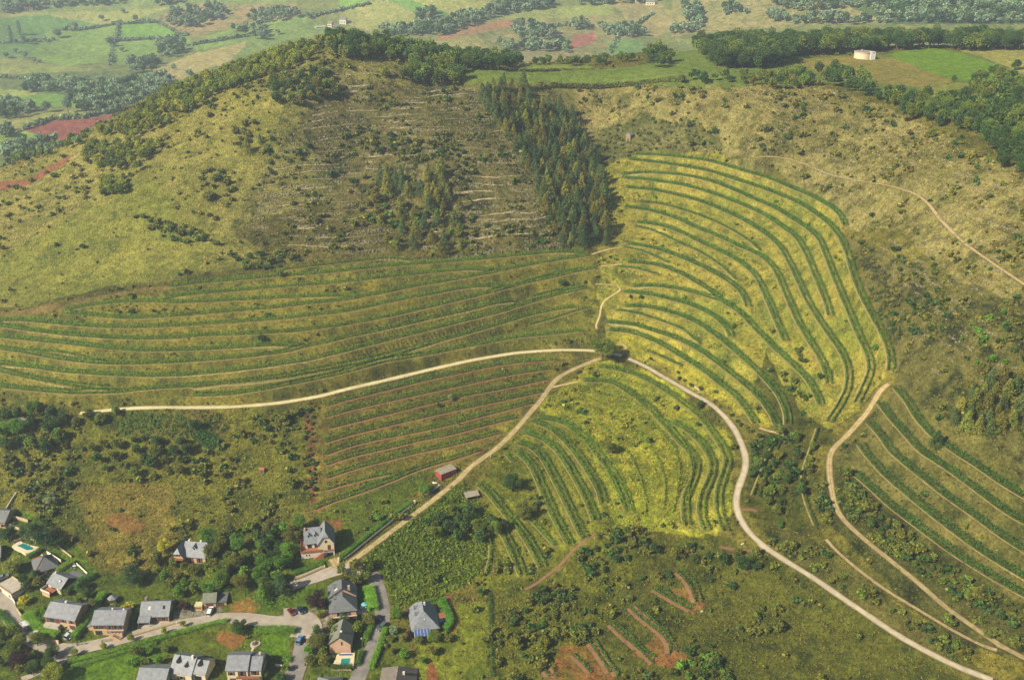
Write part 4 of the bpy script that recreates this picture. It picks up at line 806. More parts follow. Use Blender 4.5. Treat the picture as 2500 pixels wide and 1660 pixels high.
wood('broad', [(150,1022),(200,1012),(285,1008),(282,1040),(200,1050),(150,1040)], 14, 5, 4, 6, ['oak','shrub'], 'low tree in the thicket below the end of the gravel road', 'low trees below the gravel road')
wood('broad', [(225,1100),(300,1080),(420,1090),(460,1110),(440,1160),(330,1170),(240,1150)], 34, 5, 3.5, 6, ['shrub','oak','dark'], 'green tree in the overgrown meadow below the vegetable plot', 'trees of the overgrown meadow')
wood('broad', [(1040,1275),(1090,1258),(1200,1262),(1235,1295),(1170,1325),(1060,1318)], 17, 5, 5, 7, ['dark','oak','dark'], 'dark green tree in the copse below the two sheds', 'trees of the copse below the sheds')
wood('broad', [(1565,1345),(1700,1335),(1760,1350),(1850,1360),(1860,1400),(1760,1390),(1620,1360)], 26, 5, 3.5, 5.5, ['dark','shrub'], 'dark bushy tree in the line below the spur terraces', 'bushy trees below the spur terraces')
wood('broad', [(1850,1070),(1900,1050),(1985,1100),(1975,1200),(1900,1260),(1860,1240),(1850,1140)], 28, 5, 3, 5.5, ['dark','shrub','oak'], 'dark tree in the overgrown gully beside the hairpin track', 'trees of the overgrown gully')
wood('broad', [(840,1395),(905,1385),(900,1430),(850,1435),(815,1410)], 14, 4, 4.5, 6.5, ['shrub','oak'], 'leafy tree in the screen behind the pink house', 'trees of the screen behind the pink house')
wood('broad', [(790,1520),(850,1530),(905,1510),(900,1540),(870,1570),(800,1560),(760,1590),(775,1550)], 16, 4.2, 3.5, 5.5, ['shrub','dark','oak'], 'garden tree between the pink house and the gravel-roofed house', 'garden trees between the two middle houses', dmax=600)
wood('broad', [(750,1590),(800,1600),(800,1630),(770,1640),(750,1630)], 7, 3.8, 3.5, 5, ['shrub','fresh'], 'garden tree left of the square swimming pool', 'garden trees left of the square pool')
wood('broad', [(930,1560),(1000,1555),(1100,1560),(1080,1600),(1030,1625),(960,1610)], 24, 4.2, 2.8, 5, ['shrub','olive','oak','fresh'], 'garden tree below the house with the blue awning', 'garden trees below the blue awning')
wood('broad', [(640,1640),(700,1635),(705,1665),(650,1670)], 6, 3.6, 3, 4.5, ['dark','fresh'], 'garden shrub beside the cream house at the bottom', 'garden shrubs beside the cream house')
wood('broad', [(310,1600),(400,1590),(420,1605),(370,1640),(330,1640)], 9, 4.2, 3, 5, ['fresh','shrub'], 'garden tree above the long grey roof at the bottom', 'garden trees above the long grey roof')
wood('broad', [(150,1460),(200,1440),(240,1470),(220,1500),(170,1490)], 9, 4.2, 3.5, 5.5, ['fresh','shrub','dark'], 'green garden tree behind the leftmost grey-roofed house', 'garden trees behind the leftmost grey roof')
wood('broad', [(60,1420),(100,1410),(110,1440),(60,1445)], 6, 4, 3.5, 5, ['dark','shrub'], 'dark garden tree below the hipped roof house', 'garden trees below the hipped roof')
# single trees of the village and the vineyards
tpx('broad','h', 85, 300, 7, 1.25, 'fir', 'round dark tree just above the left swimming pool')
tpx('broad','h', 240, 255, 6, 1.1, 'dark', 'smaller dark tree right of the round one above the left pool')
tpx('broad','h', 345, 330, 10, .95, 'dark', 'tall dark tree beside the left pool, nearer the hillside')
tpx('broad','h', 430, 395, 11, .85, 'fir', 'tallest dark tree right of the left swimming pool')
tpx('willow','h', 130, 600, 8, 1.15, 'willow', 'pale green weeping willow left of the hipped roof house')
tpx('broad','h', 400, 705, 3.2, 1.2, 'purple', 'small purple-leaved tree left of the house with the red gable')
tpx('broad','h', 190, 1465, 7.5, 1.2, 'purple', 'purple copper beech at the lower left corner')
tpx('broad','h', 490, 1590, 8, 1.1, 'ygreen', 'yellow-green tree beside the copper beech at the lower left')
tpx('broad','h', 1215, 690, 7.5, 1.25, 'fir', 'lone dark tree on the dry meadow above the gazebo')
tpx('broad','h', 1500, 420, 6.5, .95, 'yellow', 'bright yellow-green tree left of the house with two roofs')
tpx('broad','h', 1165, 945, 4.2, 1.4, 'yellow', 'bright yellow bush in the garden beside the gazebo')
tpx('broad','h', 380, 1020, 6, .9, 'fresh', 'dense green tree at the left end of the leftmost grey-roofed house')
tpx('broad','h', 230, 880, 4, 1.3, 'yellow', 'yellowish garden tree beside the flat-roofed garage')
tpx('broad','h', 1700, 940, 4.5, 1.1, 'purple', 'bare reddish tree right of the house with the red parasol')
tpx('broad','i', 700, 1145, 6, 1.15, 'dark', 'round dark tree on the bend of the village street')
tpx('broad','i', 1410, 935, 8.5, 1.0, 'purple', 'dark purple copper beech beside the square')
tpx('broad','i', 1420, 945, 2.8, 1.2, 'fresh', 'small green shrub under the copper beech by the square')
tpx('pine','i', 1085, 775, 9, 1.9, 'fir', 'broad dark fir beside the upper street')
tpx('pine','i', 930, 430, 11, 1.1, 'fir', 'tall dark cypress in the thicket between the upper houses')
tpx('pine','i', 910, 850, 8, 1.7, 'fresh', 'light green conifer at the edge of the thicket above the street')
tpx('broad','i', 1420, 1310, 7.5, .95, 'shrub', 'tall olive green tree left of the house with the pink gable')
tpx('broad','i', 1430, 1010, 4, .9, 'ygreen', 'yellow-green bush on the corner of the square')
tpx('broad','j', 1010, 1010, 5.5, .95, 'fresh', 'bright green tree at the gate of the house with the blue awning')
tpx('broad','j', 1345, 1215, 5, 1.2, 'oak', 'round green tree in front of the house with the blue awning')
tpx('broad','j', 1140, 1185, 3.5, 1.0, 'purple', 'small dark purple bush at the corner of the blue awning')
tpx('broad','j', 980, 1150, 4, 1.1, 'blue', 'blue-green conifer bush beside the lower road')
tpx('broad','V', 620, 905, 4.2, 1.15, 'fresh', 'round bright green tree on the lawn above the track hedge')
tpx('willow','V', 945, 715, 5.6, 1.2, 'fresh', 'round green tree among the junk beside the red shed')
tpx('broad','V', 1540, 700, 8, 1.3, 'dark', 'big dark tree among the lower vine arcs, right of the red shed')
tpx('broad','V', 1630, 890, 8, 1.4, 'shrub', 'broad olive tree among the lower vine arcs')
tpx('broad','V', 1300, 985, 4.5, 1.1, 'olive', 'pale olive tree at the corner of the crop field')
tpx('broad','V', 1000, 1320, 3.6, 1.7, 'oak', 'low wide bush in the middle of the crop field')
tpx('broad','M', 1795, 925, 13, 1.15, 'oak', 'big round tree at the bend where the gravel road meets the tracks')
tpx('broad','M', 760, 1200, 3.6, .9, 'silver', 'silvery bush among the upper red earth terraces')
tpx('broad','M', 675, 1245, 2.5, 1.1, 'dark', 'small dark bush below the silvery one on the red earth terraces')
tpx('broad','M', 1520, 412, 3.6, 1.4, 'dark', 'dark bush at the right end of the long vine terraces')
tpx('broad','L', 1790, 800, 4, 1.2, 'dark', 'dark bush on the bank in the middle of the long vine terraces')
tpx('broad','L', 1925, 350, 4.5, 1.3, 'oak', 'round bush at the top of the long vine terraces')
tpx('broad','R', 140, 1255, 4.4, 1.0, 'dark', 'small dark tree beside the paved lane on the bright spur')
tpx('broad','R', 950, 1055, 4.2, 1.0, 'dark', 'dark round tree at the end of the curved double vine rows')
tpx('broad','R', 1330, 870, 4.6, 1.0, 'fresh', 'oval green bush between the two outer curved vine rows')
tpx('pine','R', 1750, 1520, 8, 1.6, 'dark', 'dark conifer standing alone among the right hand terraces')
tpx('broad','M', 2060, 505, 2.5, 1, 'dark', 'pair of tiny dark bushes above the bend, right hand one')
tpx('broad','M', 1985, 500, 2.3, 1, 'dark', 'tiny dark bush above the bend, left hand one of the pair')
tpx('broad','TR', 235, 920, 5, 1.1, 'dark', 'round dark bush on the dry slope right of the stone hut')
tpx('broad','TR', 1720, 945, 5.5, 1.1, 'oak', 'round green tree on the dry slope below the oak belt')
tpx('broad','TR', 1870, 562, 4.5, 1.0, 'dark', 'lone dark tree at the corner of the bright green field')
tpx('broad','TR', 2290, 480, 7, 1.1, 'dark', 'dark tree in front of the straw coloured field at the right edge')
tpx('broad','TR', 1030, 508, 6, 1.1, 'oak', 'round tree in the tan field left of the water tank')
tpx('broad','TM', 310, 530, 7, 1.15, 'ygreen', 'round yellow-green tree on the hilltop meadow')
tpx('pine','TL', 1690, 1050, 9, 1.7, 'pine2', 'broad olive pine standing in the clump on the bare left slope')
tpx('pine','TL', 1780, 985, 6, 1.4, 'pine', 'smaller pine right of the broad one on the bare left slope')
tpx('broad','TL', 1490, 1240, 4.5, 1.3, 'dark', 'dark bush at the edge of the old stone terraces')
tpx('broad','TL', 1420, 1380, 5, 1.2, 'olive', 'olive bush below the dark one at the old stone terraces')
tpx('broad','TL', 1860, 1200, 3.8, 1.1, 'dark', 'lone dark bush on the smooth slope of the hill')
tpx('broad','TL', 1360, 930, 4.5, 1.1, 'oak', 'single round green bush high on the left slope')
tpx('broad','G', 360, 800, 6, 1.05, 'silver', 'pale silver-green tree in the overgrown meadow at the left')
tpx('pine','G', 355, 250, 8.5, 2.0, 'fir', 'broad dark fir in the grove at the left edge')
tpx('broad','G', 1340, 285, 5.5, 1.05, 'dark', 'round dark tree above the striped vegetable bed')
tpx('broad','G', 1250, 395, 5, .95, 'fir', 'dark bush left of the striped vegetable bed')
tpx('broad','G', 985, 355, 3.2, .9, 'dark', 'small dark bush below the leafy vegetable plot')
tpx('broad','G', 1090, 370, 3.2, .9, 'oak', 'small green bush right of the dark one below the vegetable plot')
tpx('broad','BR', 430, 800, 5.5, 1.5, 'dark', 'wide dark thicket tree beside the paved lane')
tpx('broad','BR', 360, 945, 3.4, 1.2, 'fir', 'lone dark bush on the dark slope below the paved lane')
tpx('broad','V', 2200, 440, 6.5, 1.4, 'shrub', 'wide olive tree on the bright spur between the vine arcs')
for i, (x, y, lab) in enumerate([(685, 1350, 'first from the left'), (945, 1285, 'second from the left'), (1200, 1215, 'third from the left'), (1500, 1150, 'fourth from the left'), (1672, 1085, 'fifth from the left')]):
    tpx('broad', 'h', x, y, 3.4, .85, 'ygreen', 'slender young street tree on the road edge, '+lab, group='young street trees', name='street_tree')

def thicket(poly, n, sp, h0, h1, cols, where):
    wood('bush', poly, n, sp, h0, h1, cols, 'green bush '+where, 'bushes '+where, 'shrub', (1.0, 1.5), name='shrub')
thicket([(840,340),(900,310),(1010,330),(1000,380),(900,375)], 22, 4.5, 2.2, 4.5, ['dark','shrub'], 'in the band across the upper stone terraces')
thicket([(1010,330),(1130,350),(1170,450),(1040,430)], 26, 4.5, 2, 4.5, ['dark','shrub','olive'], 'between the little pine stand and the conifer strip')
thicket([(880,470),(960,480),(1250,560),(1240,600),(1000,560),(880,540)], 40, 4.5, 2, 4.5, ['shrub','olive','fresh'], 'around the open pine group')
thicket([(570,300),(625,305),(610,365),(575,375)], 10, 4, 3, 5.5, ['olive','shrub'], 'in the clump around the broad olive pine')
thicket([(480,420),(560,410),(570,480),(490,490)], 12, 4, 2.5, 4.5, ['shrub','olive'], 'in the clump half way down the smooth slope')
thicket([(330,530),(480,560),(530,600),(410,590)], 26, 3.8, 2.2, 4.2, ['shrub','dark','oak'], 'in the long patch above the upper left terraces')
thicket([(560,625),(730,618),(745,650),(600,662)], 22, 3.8, 2, 4, ['dark','shrub','oak'], 'at the foot of the hill above the long terraces')
thicket([(120,420),(300,380),(260,480),(60,520),(0,500),(20,450)], 30, 6, 2, 4, ['oak','olive'], 'scattered down the left slope')
thicket([(2160,740),(2300,715),(2330,800),(2180,835)], 26, 3.8, 2.2, 4, ['dark','shrub'], 'in the dark patch on the right hillside')
thicket([(2180,630),(2340,620),(2320,690),(2200,690)], 16, 4.5, 1.8, 3.2, ['dark','shrub'], 'below the pale hillside path')
thicket([(2340,790),(2480,760),(2500,880),(2360,900)], 20, 4.5, 2, 3.5, ['dark','shrub','fresh'], 'at the right edge above the conifer clump')
thicket([(2060,1150),(2200,1240),(2400,1390),(2510,1470),(2510,1560),(2300,1440),(2150,1330)], 90, 2.8, 2, 3.8, ['shrub','dark','oak'], 'in the thick band between the right hand terraces and the track')
thicket([(1880,1330),(2000,1350),(2200,1480),(2380,1610),(2200,1560),(1980,1440)], 60, 3, 1.8, 3.4, ['shrub','dark','oak'], 'between the paved lane and the lower track')
thicket([(1430,1290),(1560,1300),(1540,1370),(1440,1410),(1390,1350)], 34, 3.2, 2.2, 4.2, ['shrub','oak','dark'], 'at the lower end of the vine arcs')
thicket([(1250,1500),(1330,1440),(1400,1460),(1330,1540),(1250,1560)], 26, 3.4, 1.8, 3.4, ['dark','shrub'], 'on the rough slope at the bottom centre')
thicket([(1560,1410),(1680,1400),(1700,1440),(1600,1470)], 18, 3.4, 1.8, 3.2, ['dark','shrub'], 'above the upper red plot')
thicket([(1640,1590),(1740,1570),(1780,1660),(1640,1670)], 24, 3.2, 2, 3.6, ['dark','fresh'], 'right of the red plots at the bottom')
thicket([(1450,880),(1500,885),(1440,940),(1370,960),(1340,1000),(1320,990),(1380,930)], 14, 3, 1.2, 2.4, ['shrub','olive'], 'around the meeting of the tracks')
thicket([(1640,900),(1720,960),(1840,1060),(1820,1060),(1700,980),(1640,920)], 24, 3, 1.4, 2.6, ['shrub','dark'], 'on the bank above the paved lane')
thicket([(1890,800),(1950,850),(1990,980),(1960,1000),(1900,920),(1850,840)], 30, 3.2, 2, 3.6, ['shrub','dark','oak'], 'in the hollow between the curved terraces')
thicket([(1500,300),(1700,290),(1760,360),(1560,368),(1490,400),(1440,370)], 80, 3.4, 1.1, 2.3, ['shrub','dark'], 'in the scrub belt around the stone hut')
thicket([(738,1000),(760,1000),(772,1200),(764,1245),(745,1200)], 34, 2.6, 1.2, 2.6, ['dark','shrub'], 'along the left end of the red earth terraces')
# far country: woods, hedges, poplars
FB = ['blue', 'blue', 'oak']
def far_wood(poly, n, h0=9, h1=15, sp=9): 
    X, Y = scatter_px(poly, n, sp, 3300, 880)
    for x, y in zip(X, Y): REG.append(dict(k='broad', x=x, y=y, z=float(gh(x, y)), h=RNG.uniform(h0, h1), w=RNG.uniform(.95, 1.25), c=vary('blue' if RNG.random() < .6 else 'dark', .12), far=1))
for poly, n in [([(60,230),(90,200),(200,205),(300,215),(400,190),(420,210),(400,250),(330,275),(200,278),(170,250),(210,225),(70,228)], 150), ([(310,165),(380,145),(380,175),(320,180)], 22), ([(385,110),(455,105),(450,140),(390,145)], 26),
    ([(0,10),(160,8),(300,5),(300,12),(130,20),(0,32)], 50), ([(420,30),(540,15),(560,40),(480,70),(400,65)], 45), ([(600,40),(720,25),(735,45),(620,60)], 30), ([(0,260),(80,262),(70,285),(0,295)], 26), ([(0,325),(30,320),(30,340),(0,345)], 10), ([(0,365),(50,362),(140,352),(150,372),(60,392),(0,400)], 30),
    ([(930,78),(1080,62),(1200,22),(1300,4),(1345,2),(1345,20),(1200,45),(1080,88),(940,92)], 190), ([(1260,60),(1340,72),(1360,100),(1290,102),(1250,90)], 34), ([(1310,112),(1390,118),(1380,130),(1260,125),(1225,125),(1230,112)], 30), ([(1465,72),(1530,70),(1580,80),(1560,95),(1470,88)], 24), ([(1400,60),(1430,60),(1435,75),(1400,75)], 8),
    ([(1410,2),(1520,0),(1640,0),(1600,8),(1420,18)], 26), ([(1665,15),(1710,20),(1715,62),(1680,60)], 26), ([(1880,0),(1960,0),(2110,0),(2100,20),(1950,30),(1900,20)], 50), ([(1870,40),(1910,40),(1920,55),(1880,55)], 12), ([(1760,25),(1800,20),(1820,35),(1770,40)], 9),
    ([(2110,0),(2520,0),(2520,60),(2200,58),(2120,30)], 420), ([(1640,70),(1700,66),(1720,78),(1640,85)], 12), ([(1960,45),(2180,58),(2060,62),(1930,60)], 24), ([(400,5),(450,2),(430,15),(380,18)], 8), ([(560,70),(640,62),(655,95),(600,98)], 12), ([(1020,35),(1060,32),(1058,48),(1020,50)], 9)]:
    far_wood(poly, n)
def far_hedge(pts, n, h=5):
    xs, ys, _ = resample_px(pts, max(1.0, 1)); k = np.linspace(0, len(xs)-1, n).astype(int); x, y, z = cast(xs[k], ys[k])
    for a, b in zip(x, y):
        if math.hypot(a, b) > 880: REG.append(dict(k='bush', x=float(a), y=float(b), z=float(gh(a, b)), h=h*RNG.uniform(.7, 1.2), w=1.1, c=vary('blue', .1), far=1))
for pts, n in [([(155,75),(200,75),(290,60),(385,56),(440,88),(460,88)], 60), ([(290,60),(285,90),(278,105),(268,160)], 34), ([(280,102),(395,96)], 22), ([(405,95),(460,88)], 14), ([(60,318),(120,295),(200,290),(300,270)], 30), ([(830,28),(900,12)], 14), ([(760,42),(840,26)], 12),
    ([(1490,130),(1510,90),(1595,35)], 26), ([(1160,165),(1290,158)], 14), ([(1320,70),(1400,62)], 12), ([(470,112),(600,90)], 20), ([(0,107),(130,100)], 14), ([(0,190),(110,200)], 14)]: far_hedge(pts, n, 6)
for sx, sy, h, w, k, lab in [(27,105,26,1.0,'poplar','tall narrow poplar at the upper left edge, the taller of two'), (48,85,22,1.0,'poplar','narrow poplar behind the tallest one at the upper left'), (57,103,12,1.0,'broad','low round tree right of the two far poplars'), (142,93,18,1.1,'broad','big round tree in the middle of the far left pastures'),
    (168,73,9,1,'broad','small tree right of the big round one in the far pastures'), (185,72,13,1,'broad','taller small tree along the far hedge'), (250,52,11,1.1,'broad','lone tree on the bare far field, with open grass all round'), (302,34,10,1,'broad','highest lone tree on the far left slope'), (330,54,12,1.1,'broad','round tree just above the square green pasture'),
    (350,56,8,1,'broad','small tree at the top corner of the square green pasture'), (270,115,17,1.05,'broad','tall tree on the hedge left of the square pasture'), (300,128,9,1.2,'broad','low dark tree below the square pasture'), (13,143,12,1.1,'broad','round tree near the left edge above the far wood'), (60,143,13,1.1,'broad','round tree in the near part of the left pastures'), (41,130,9,1.1,'broad','pale tree behind the round one in the left pastures'),
    (85,153,6,1.1,'broad','tiny bush, left one of a pair in the left pastures'), (97,155,6,1.1,'broad','tiny bush, right one of a pair in the left pastures'), (168,278,22,.62,'broad','tall dark tree standing in front of the far wood'), (115,275,13,1,'broad','round tree on the green meadow by the far red bank'), (640,96,15,1.2,'broad','round dark tree on the bright far slope right of the tan field'),
    (680,85,9,1,'broad','small tree right of the round dark one on the far slope'), (1218,112,13,.8,'broad','slim tree in front of the far terraced slope'), (752,45,11,1,'broad','round tree left of the far white farm'), (466,192,12,1,'broad','tree at the tip of the far tan field'), (425,172,9,1.2,'broad','bush cluster tree on the far tan slope')]:
    (gx,), (gy,), _ = cast(sx, sy)
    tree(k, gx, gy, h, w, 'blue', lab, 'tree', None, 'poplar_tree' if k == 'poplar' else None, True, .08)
for sx, sy in [(210,30)]: pass
# ---------------------------------------------------------------- scrub: individuals for the largest, one mass for the rest
DENS = {'hill': 4.5, 'hill_left': 2.2, 'hill_green': .35, 'hill_mid': 8, 'hill_low': 8, 'dryright': 6, 'hutscrub': 7, 'scrubright': 10, 'tbank': 9, 'ubank': 7, 'spur': 8, 'ulow': 1.6, 'gully': 9, 'redblk': 8, 'arcs': 8, 'bblk': 9,
        'bmid': 12, 'brlow': 8, 'bottomright': 5, 'bottommid': 8, 'meadow': 9, 'meadowdry': 2.2, 'village': 3.2, 'lawnslope': 1.5, 'fieldbottom': .6, 'herbs': 2, 'plateau': .3, 'none': 2}
SHLAB = {'hill': 'on the upper left hill', 'hill_left': 'on the bare left slope', 'hill_green': 'on the smooth green lower slope', 'hill_mid': 'on the old stone terraces', 'hill_low': 'on the slope above the long vine terraces',
         'dryright': 'on the dry slope below the plateau', 'hutscrub': 'in the scrub around the stone hut', 'scrubright': 'on the rocky right hillside', 'tbank': 'on a bank between the long vine terraces', 'ubank': 'on a bank between the curved vine terraces',
         'spur': 'on the bright yellow-green spur', 'ulow': 'on the bank above the paved lane', 'gully': 'in the overgrown gully', 'redblk': 'on a bank between the red earth terraces', 'arcs': 'between the lower vine arcs', 'bblk': 'between the right hand terraces',
         'bmid': 'in the dark scrub below the right hand terraces', 'brlow': 'beside the lower right tracks', 'bottomright': 'on the dark slope at the bottom right', 'bottommid': 'on the slope at the bottom centre', 'meadow': 'in the overgrown meadow above the village',
         'meadowdry': 'on the dry meadow above the village', 'village': 'in the village gardens', 'lawnslope': 'on the grass above the track hedge', 'fieldbottom': 'on the field at the bottom', 'herbs': 'on the green patch by the left wall', 'plateau': 'on the plateau', 'none': 'on the open slope'}
dz = np.array([DENS.get(n, 0) for n in ZNAMES])
def world_scatter(n, r0=200, r1=860, az=33):
    a = np.radians(RNG.uniform(-az, az, n)); r = np.sqrt(RNG.uniform(r0**2, r1**2, n)); x = r*np.sin(a); y = r*np.cos(a)
    z = gh(x, y); px, py, _ = project(x, y, z); k = (px > -120) & (px < 2620) & (py > -60) & (py < 1790); return x[k], y[k], z[k]
NS = 340000; x, y, z = world_scatter(NS); area = math.radians(66)*.5*(860**2-200**2)
zi, dist, ii, jj = zone_at(x, y)
clump = np.clip((fbm(x/11, y/11, 101, 3)-.42)*6, 0.05, 2.2)
prob = dz[zi]/100*(area/NS)*clump; keep = (RNG.random(len(x)) < prob) & (dist > .5)
x, y, z, zi = x[keep], y[keep], z[keep], zi[keep]
print('scrub', len(x))
big = {'bottommid': 1.25, 'bottomright': 1.15, 'gully': 1.5, 'bmid': 1.45, 'meadow': 1.35, 'hutscrub': 1.2, 'brlow': 1.2, 'tbank': .6, 'ubank': .55, 'redblk': .6, 'spur': .7, 'ulow': .6, 'village': .6, 'arcs': .85, 'hill_green': .8, 'bblk': .8, 'herbs': .5, 'fieldbottom': .6}
SC = {'spur': 'ygreen', 'ulow': 'ygreen', 'dryright': 'olive', 'scrubright': 'olive', 'hill_mid': 'shrub', 'gully': 'dark', 'bmid': 'shrub', 'hutscrub': 'shrub', 'meadow': 'shrub', 'bottomright': 'shrub', 'tbank': 'olive', 'ubank': 'ygreen', 'hill_left': 'olive', 'hill_green': 'olive'}
for a, b, c in zip(x, y, zi):
    nm = ZNAMES[c]
    h = min(RNG.gamma(2.2, .55), 4.0)*big.get(nm, 1.0)+.35
    q = 1+np.array([.6, 1.25])*h/math.hypot(a, b)
    if h > .9 and zone_at(a*q, b*q)[1].min() < .2: continue
    cc = SC.get(nm, 'shrub'); cc = 'dark' if RNG.random() < .18 else cc
    REG.append(dict(k='bush', x=a, y=b, z=float(gh(a, b)), h=h, w=RNG.uniform(.9, 1.5), c=vary(cc, .2), label='green shrub '+SHLAB[nm], cat='shrub', group='shrubs '+SHLAB[nm].replace(' a bank', ' the banks'), name='shrub', scrub=1))
NAMEK = {'broad': 'broadleaf_tree', 'pine': 'pine_tree', 'poplar': 'poplar_tree', 'willow': 'weeping_tree', 'bush': 'shrub'}
kinds = {}
for d in REG:
    d['name'] = d.get('name') or NAMEK[d['k']]
    px, py, dep = project(d['x'], d['y'], d['z']+d['h']*.5)
    vis = (-15 < px < 2515) and (-15 < py < 1675)
    # in view: the line of sight to the crown must clear the ground
    t = np.linspace(.5, .97, 24); lx, ly = d['x']*t, d['y']*t; lz = CAMZ+(d['z']+d['h']*.85-CAMZ)*t
    occ = bool((gh(lx, ly) > lz).any()) if vis and d['y'] > 500 else False
    d['size'] = d['h']*d['w']/float(dep)*(1 if vis and not occ else 0)+(10 if d.get('force') else 0); d['dep'] = float(dep)
    kinds.setdefault(d['name'], []).append(d)
REST = []
for nm, L in kinds.items():
    L.sort(key=lambda d: -d['size'])
    for n, d in enumerate(L):
        if n >= 300 or (d['size'] <= 0) or (d.get('far')) or (d.get('scrub') and d['h'] < 1.1): REST.append(d); continue
        k = d['k']; v = int(RNG.integers(NV[k])); ppx = d['h']/d['dep']*995
        lod = 0 if ppx > 13 else 1
        s = d['h']; w = s*d['w']
        if k == 'bush':
            o = bpy.data.objects.new(nm, crown_mesh(k, v, lod)); COL.objects.link(o); o.location = (d['x'], d['y'], d['z']-.1); o.rotation_euler[2] = RNG.uniform(0, 6.28); o.scale = (w, w, s); o.color = (*d['c'], 1)
            tag(o, d['label'], d['cat'], d['group']); continue
        r = empty(nm, (d['x'], d['y'], d['z']-.1), RNG.uniform(0, 6.28)); r.scale = (w, w, s)
        tag(r, d['label'], d['cat'], d['group'])
        c = bpy.data.objects.new('crown', crown_mesh(k, v, lod)); COL.objects.link(c); c.parent = r; c.color = (*d['c'], 1)
        t = bpy.data.objects.new('trunk', trunk_mesh(k, v)); COL.objects.link(t); t.parent = r
def keyof(d, lod=2): return (d['k'], int(RNG.integers(NV[d['k']])), lod)
def inst(L, lod=2): return [(keyof(d, lod), d['x'], d['y'], d['z']-.1, RNG.uniform(0, 6.28), d['h']*d['w'], d['h'], d['c']) for d in L]
merge('far_woodland', inst([d for d in REST if d.get('far')]), 'bluish woods and hedges across the far valley')
merge('scrub', inst([d for d in REST if d.get('scrub')]), 'low olive green scrub scattered over the slopes')
merge('woodland', inst([d for d in REST if not d.get('far') and not d.get('scrub')], 1), 'remaining trees deep inside the woods')
# grass tufts over the rough slopes
GC = {'hill': (168,156,84), 'hill_left': (182,168,86), 'hill_green': (172,164,64), 'hill_mid': (146,134,70), 'hill_low': (142,130,64), 'dryright': (182,168,100), 'hutscrub': (118,116,58), 'scrubright': (142,134,68), 'tbank': (150,140,58), 'ubank': (186,168,78), 'spur': (174,168,62), 'ulow': (186,174,62),
      'gully': (104,106,38), 'redblk': (140,124,54), 'arcs': (140,142,46), 'bblk': (140,132,64), 'bmid': (108,108,48), 'brlow': (118,112,52), 'bottomright': (116,116,44), 'bottommid': (132,132,46), 'meadow': (144,140,50), 'meadowdry': (158,142,62), 'village': (112,122,40), 'cropfield': (112,134,34), 'lawnslope': (112,122,38), 'fieldbottom': (136,142,44), 'herbs': (108,132,36), 'none': (130,126,52), 'vegplot': (88,118,38)}
GD = {'hill_green': 6, 'lawnslope': 6, 'fieldbottom': 5, 'village': 4, 'cropfield': 30, 'vegplot': 24, 'spur': 18, 'meadow': 16, 'bottomright': 16, 'bottommid': 16, 'arcs': 14, 'bmid': 14}
gd = np.array([GD.get(n, 12) if n in GC else 0 for n in ZNAMES])
gcol = np.array([srgb(GC.get(n, (0, 0, 0)), VEG) for n in ZNAMES])
NS = 420000; x, y, z = world_scatter(NS, 200, 800); zi, dist, ii, jj = zone_at(x, y)
keep = (RNG.random(len(x)) < gd[zi]/30.0*1.25) & (dist > .5); x, y, z, zi = x[keep], y[keep], z[keep], zi[keep]
print('tufts', len(x), flush=True)
inst_ = []; tv = RNG.integers(0, NV['tuft'], len(x)); rot = RNG.uniform(0, 6.28, len(x)); hs = RNG.uniform(.35, .95, len(x)); mixd = (fbm(x/5, y/5, 131, 3) > RNG.uniform(.42, .62, len(x)))[:, None]; cv = np.where(mixd, srgb((86,100,38), VEG)*.5+gcol[zi]*.5, gcol[zi])*RNG.uniform(.62, .95, (len(x), 1))*RNG.uniform(.9, 1.12, (len(x), 3))
for q in range(len(x)):
    h = hs[q]*(1.6 if ZNAMES[zi[q]] in ('cropfield', 'vegplot') else 1); inst_.append((('tuft', int(tv[q]), 2), x[q], y[q], z[q]-.05, rot[q], h*1.5, h, cv[q]))
merge('rough_grass', inst_, 'tufts of rough olive and straw coloured grass')
# ---------------------------------------------------------------- vines: every terrace carries one or two lines of vines
def vine_line(x, y, nx, ny, off, rng, dens=1.0):
    d = np.r_[0, np.cumsum(np.hypot(np.diff(x), np.diff(y)))]; n = int(d[-1]/.42*dens); t = np.linspace(0, d[-1], max(n, 3))
    X = np.interp(t, d, x+nx*off); Y = np.interp(t, d, y+ny*off); NX = np.interp(t, d, nx); NY = np.interp(t, d, ny)
    k = 11; m = len(X); pul = (.72+.4*np.sin(t*2*math.pi/1.45+x[0]))*np.clip(fbm(t/4+off*7, t*0+x[0], 5, 2)*2.6-.25, .12, 1.3)
    P_ = np.stack([np.repeat(X, k), np.repeat(Y, k), np.repeat(gh(X, Y), k)], 1)
    lat = rng.normal(size=m*k)*.16*np.repeat(pul, k); lon = rng.normal(size=m*k)*.2
    P_[:, 0] += np.repeat(NX, k)*lat-np.repeat(NY, k)*lon; P_[:, 1] += np.repeat(NY, k)*lat+np.repeat(NX, k)*lon
    P_[:, 2] += rng.uniform(.2, 1.75, m*k)*(.55+.45*np.repeat(pul, k))
    V, Q = leaf_quads(P_, .19*rng.uniform(.5, 1.4, m*k), rng); T = g3(m*k, rng, .6, 1.4)
    tw = np.linspace(0, d[-1], max(2, int(d[-1]/2)+1)); wx, wy = np.interp(tw, d, x+nx*off), np.interp(tw, d, y+ny*off); wz = gh(wx, wy); nw = len(tw)     # trellis wire
    Wv = np.stack([np.stack([wx, wy, wz+.75], 1), np.stack([wx, wy, wz+.80], 1)], 1).reshape(-1, 3); wi = np.arange(nw-1)[:, None]*2+np.array([0, 2, 3, 1])[None]+len(V)
    return np.concatenate([V, Wv]), np.concatenate([Q, wi]), np.concatenate([T, np.full((len(Wv), 3), .5)])
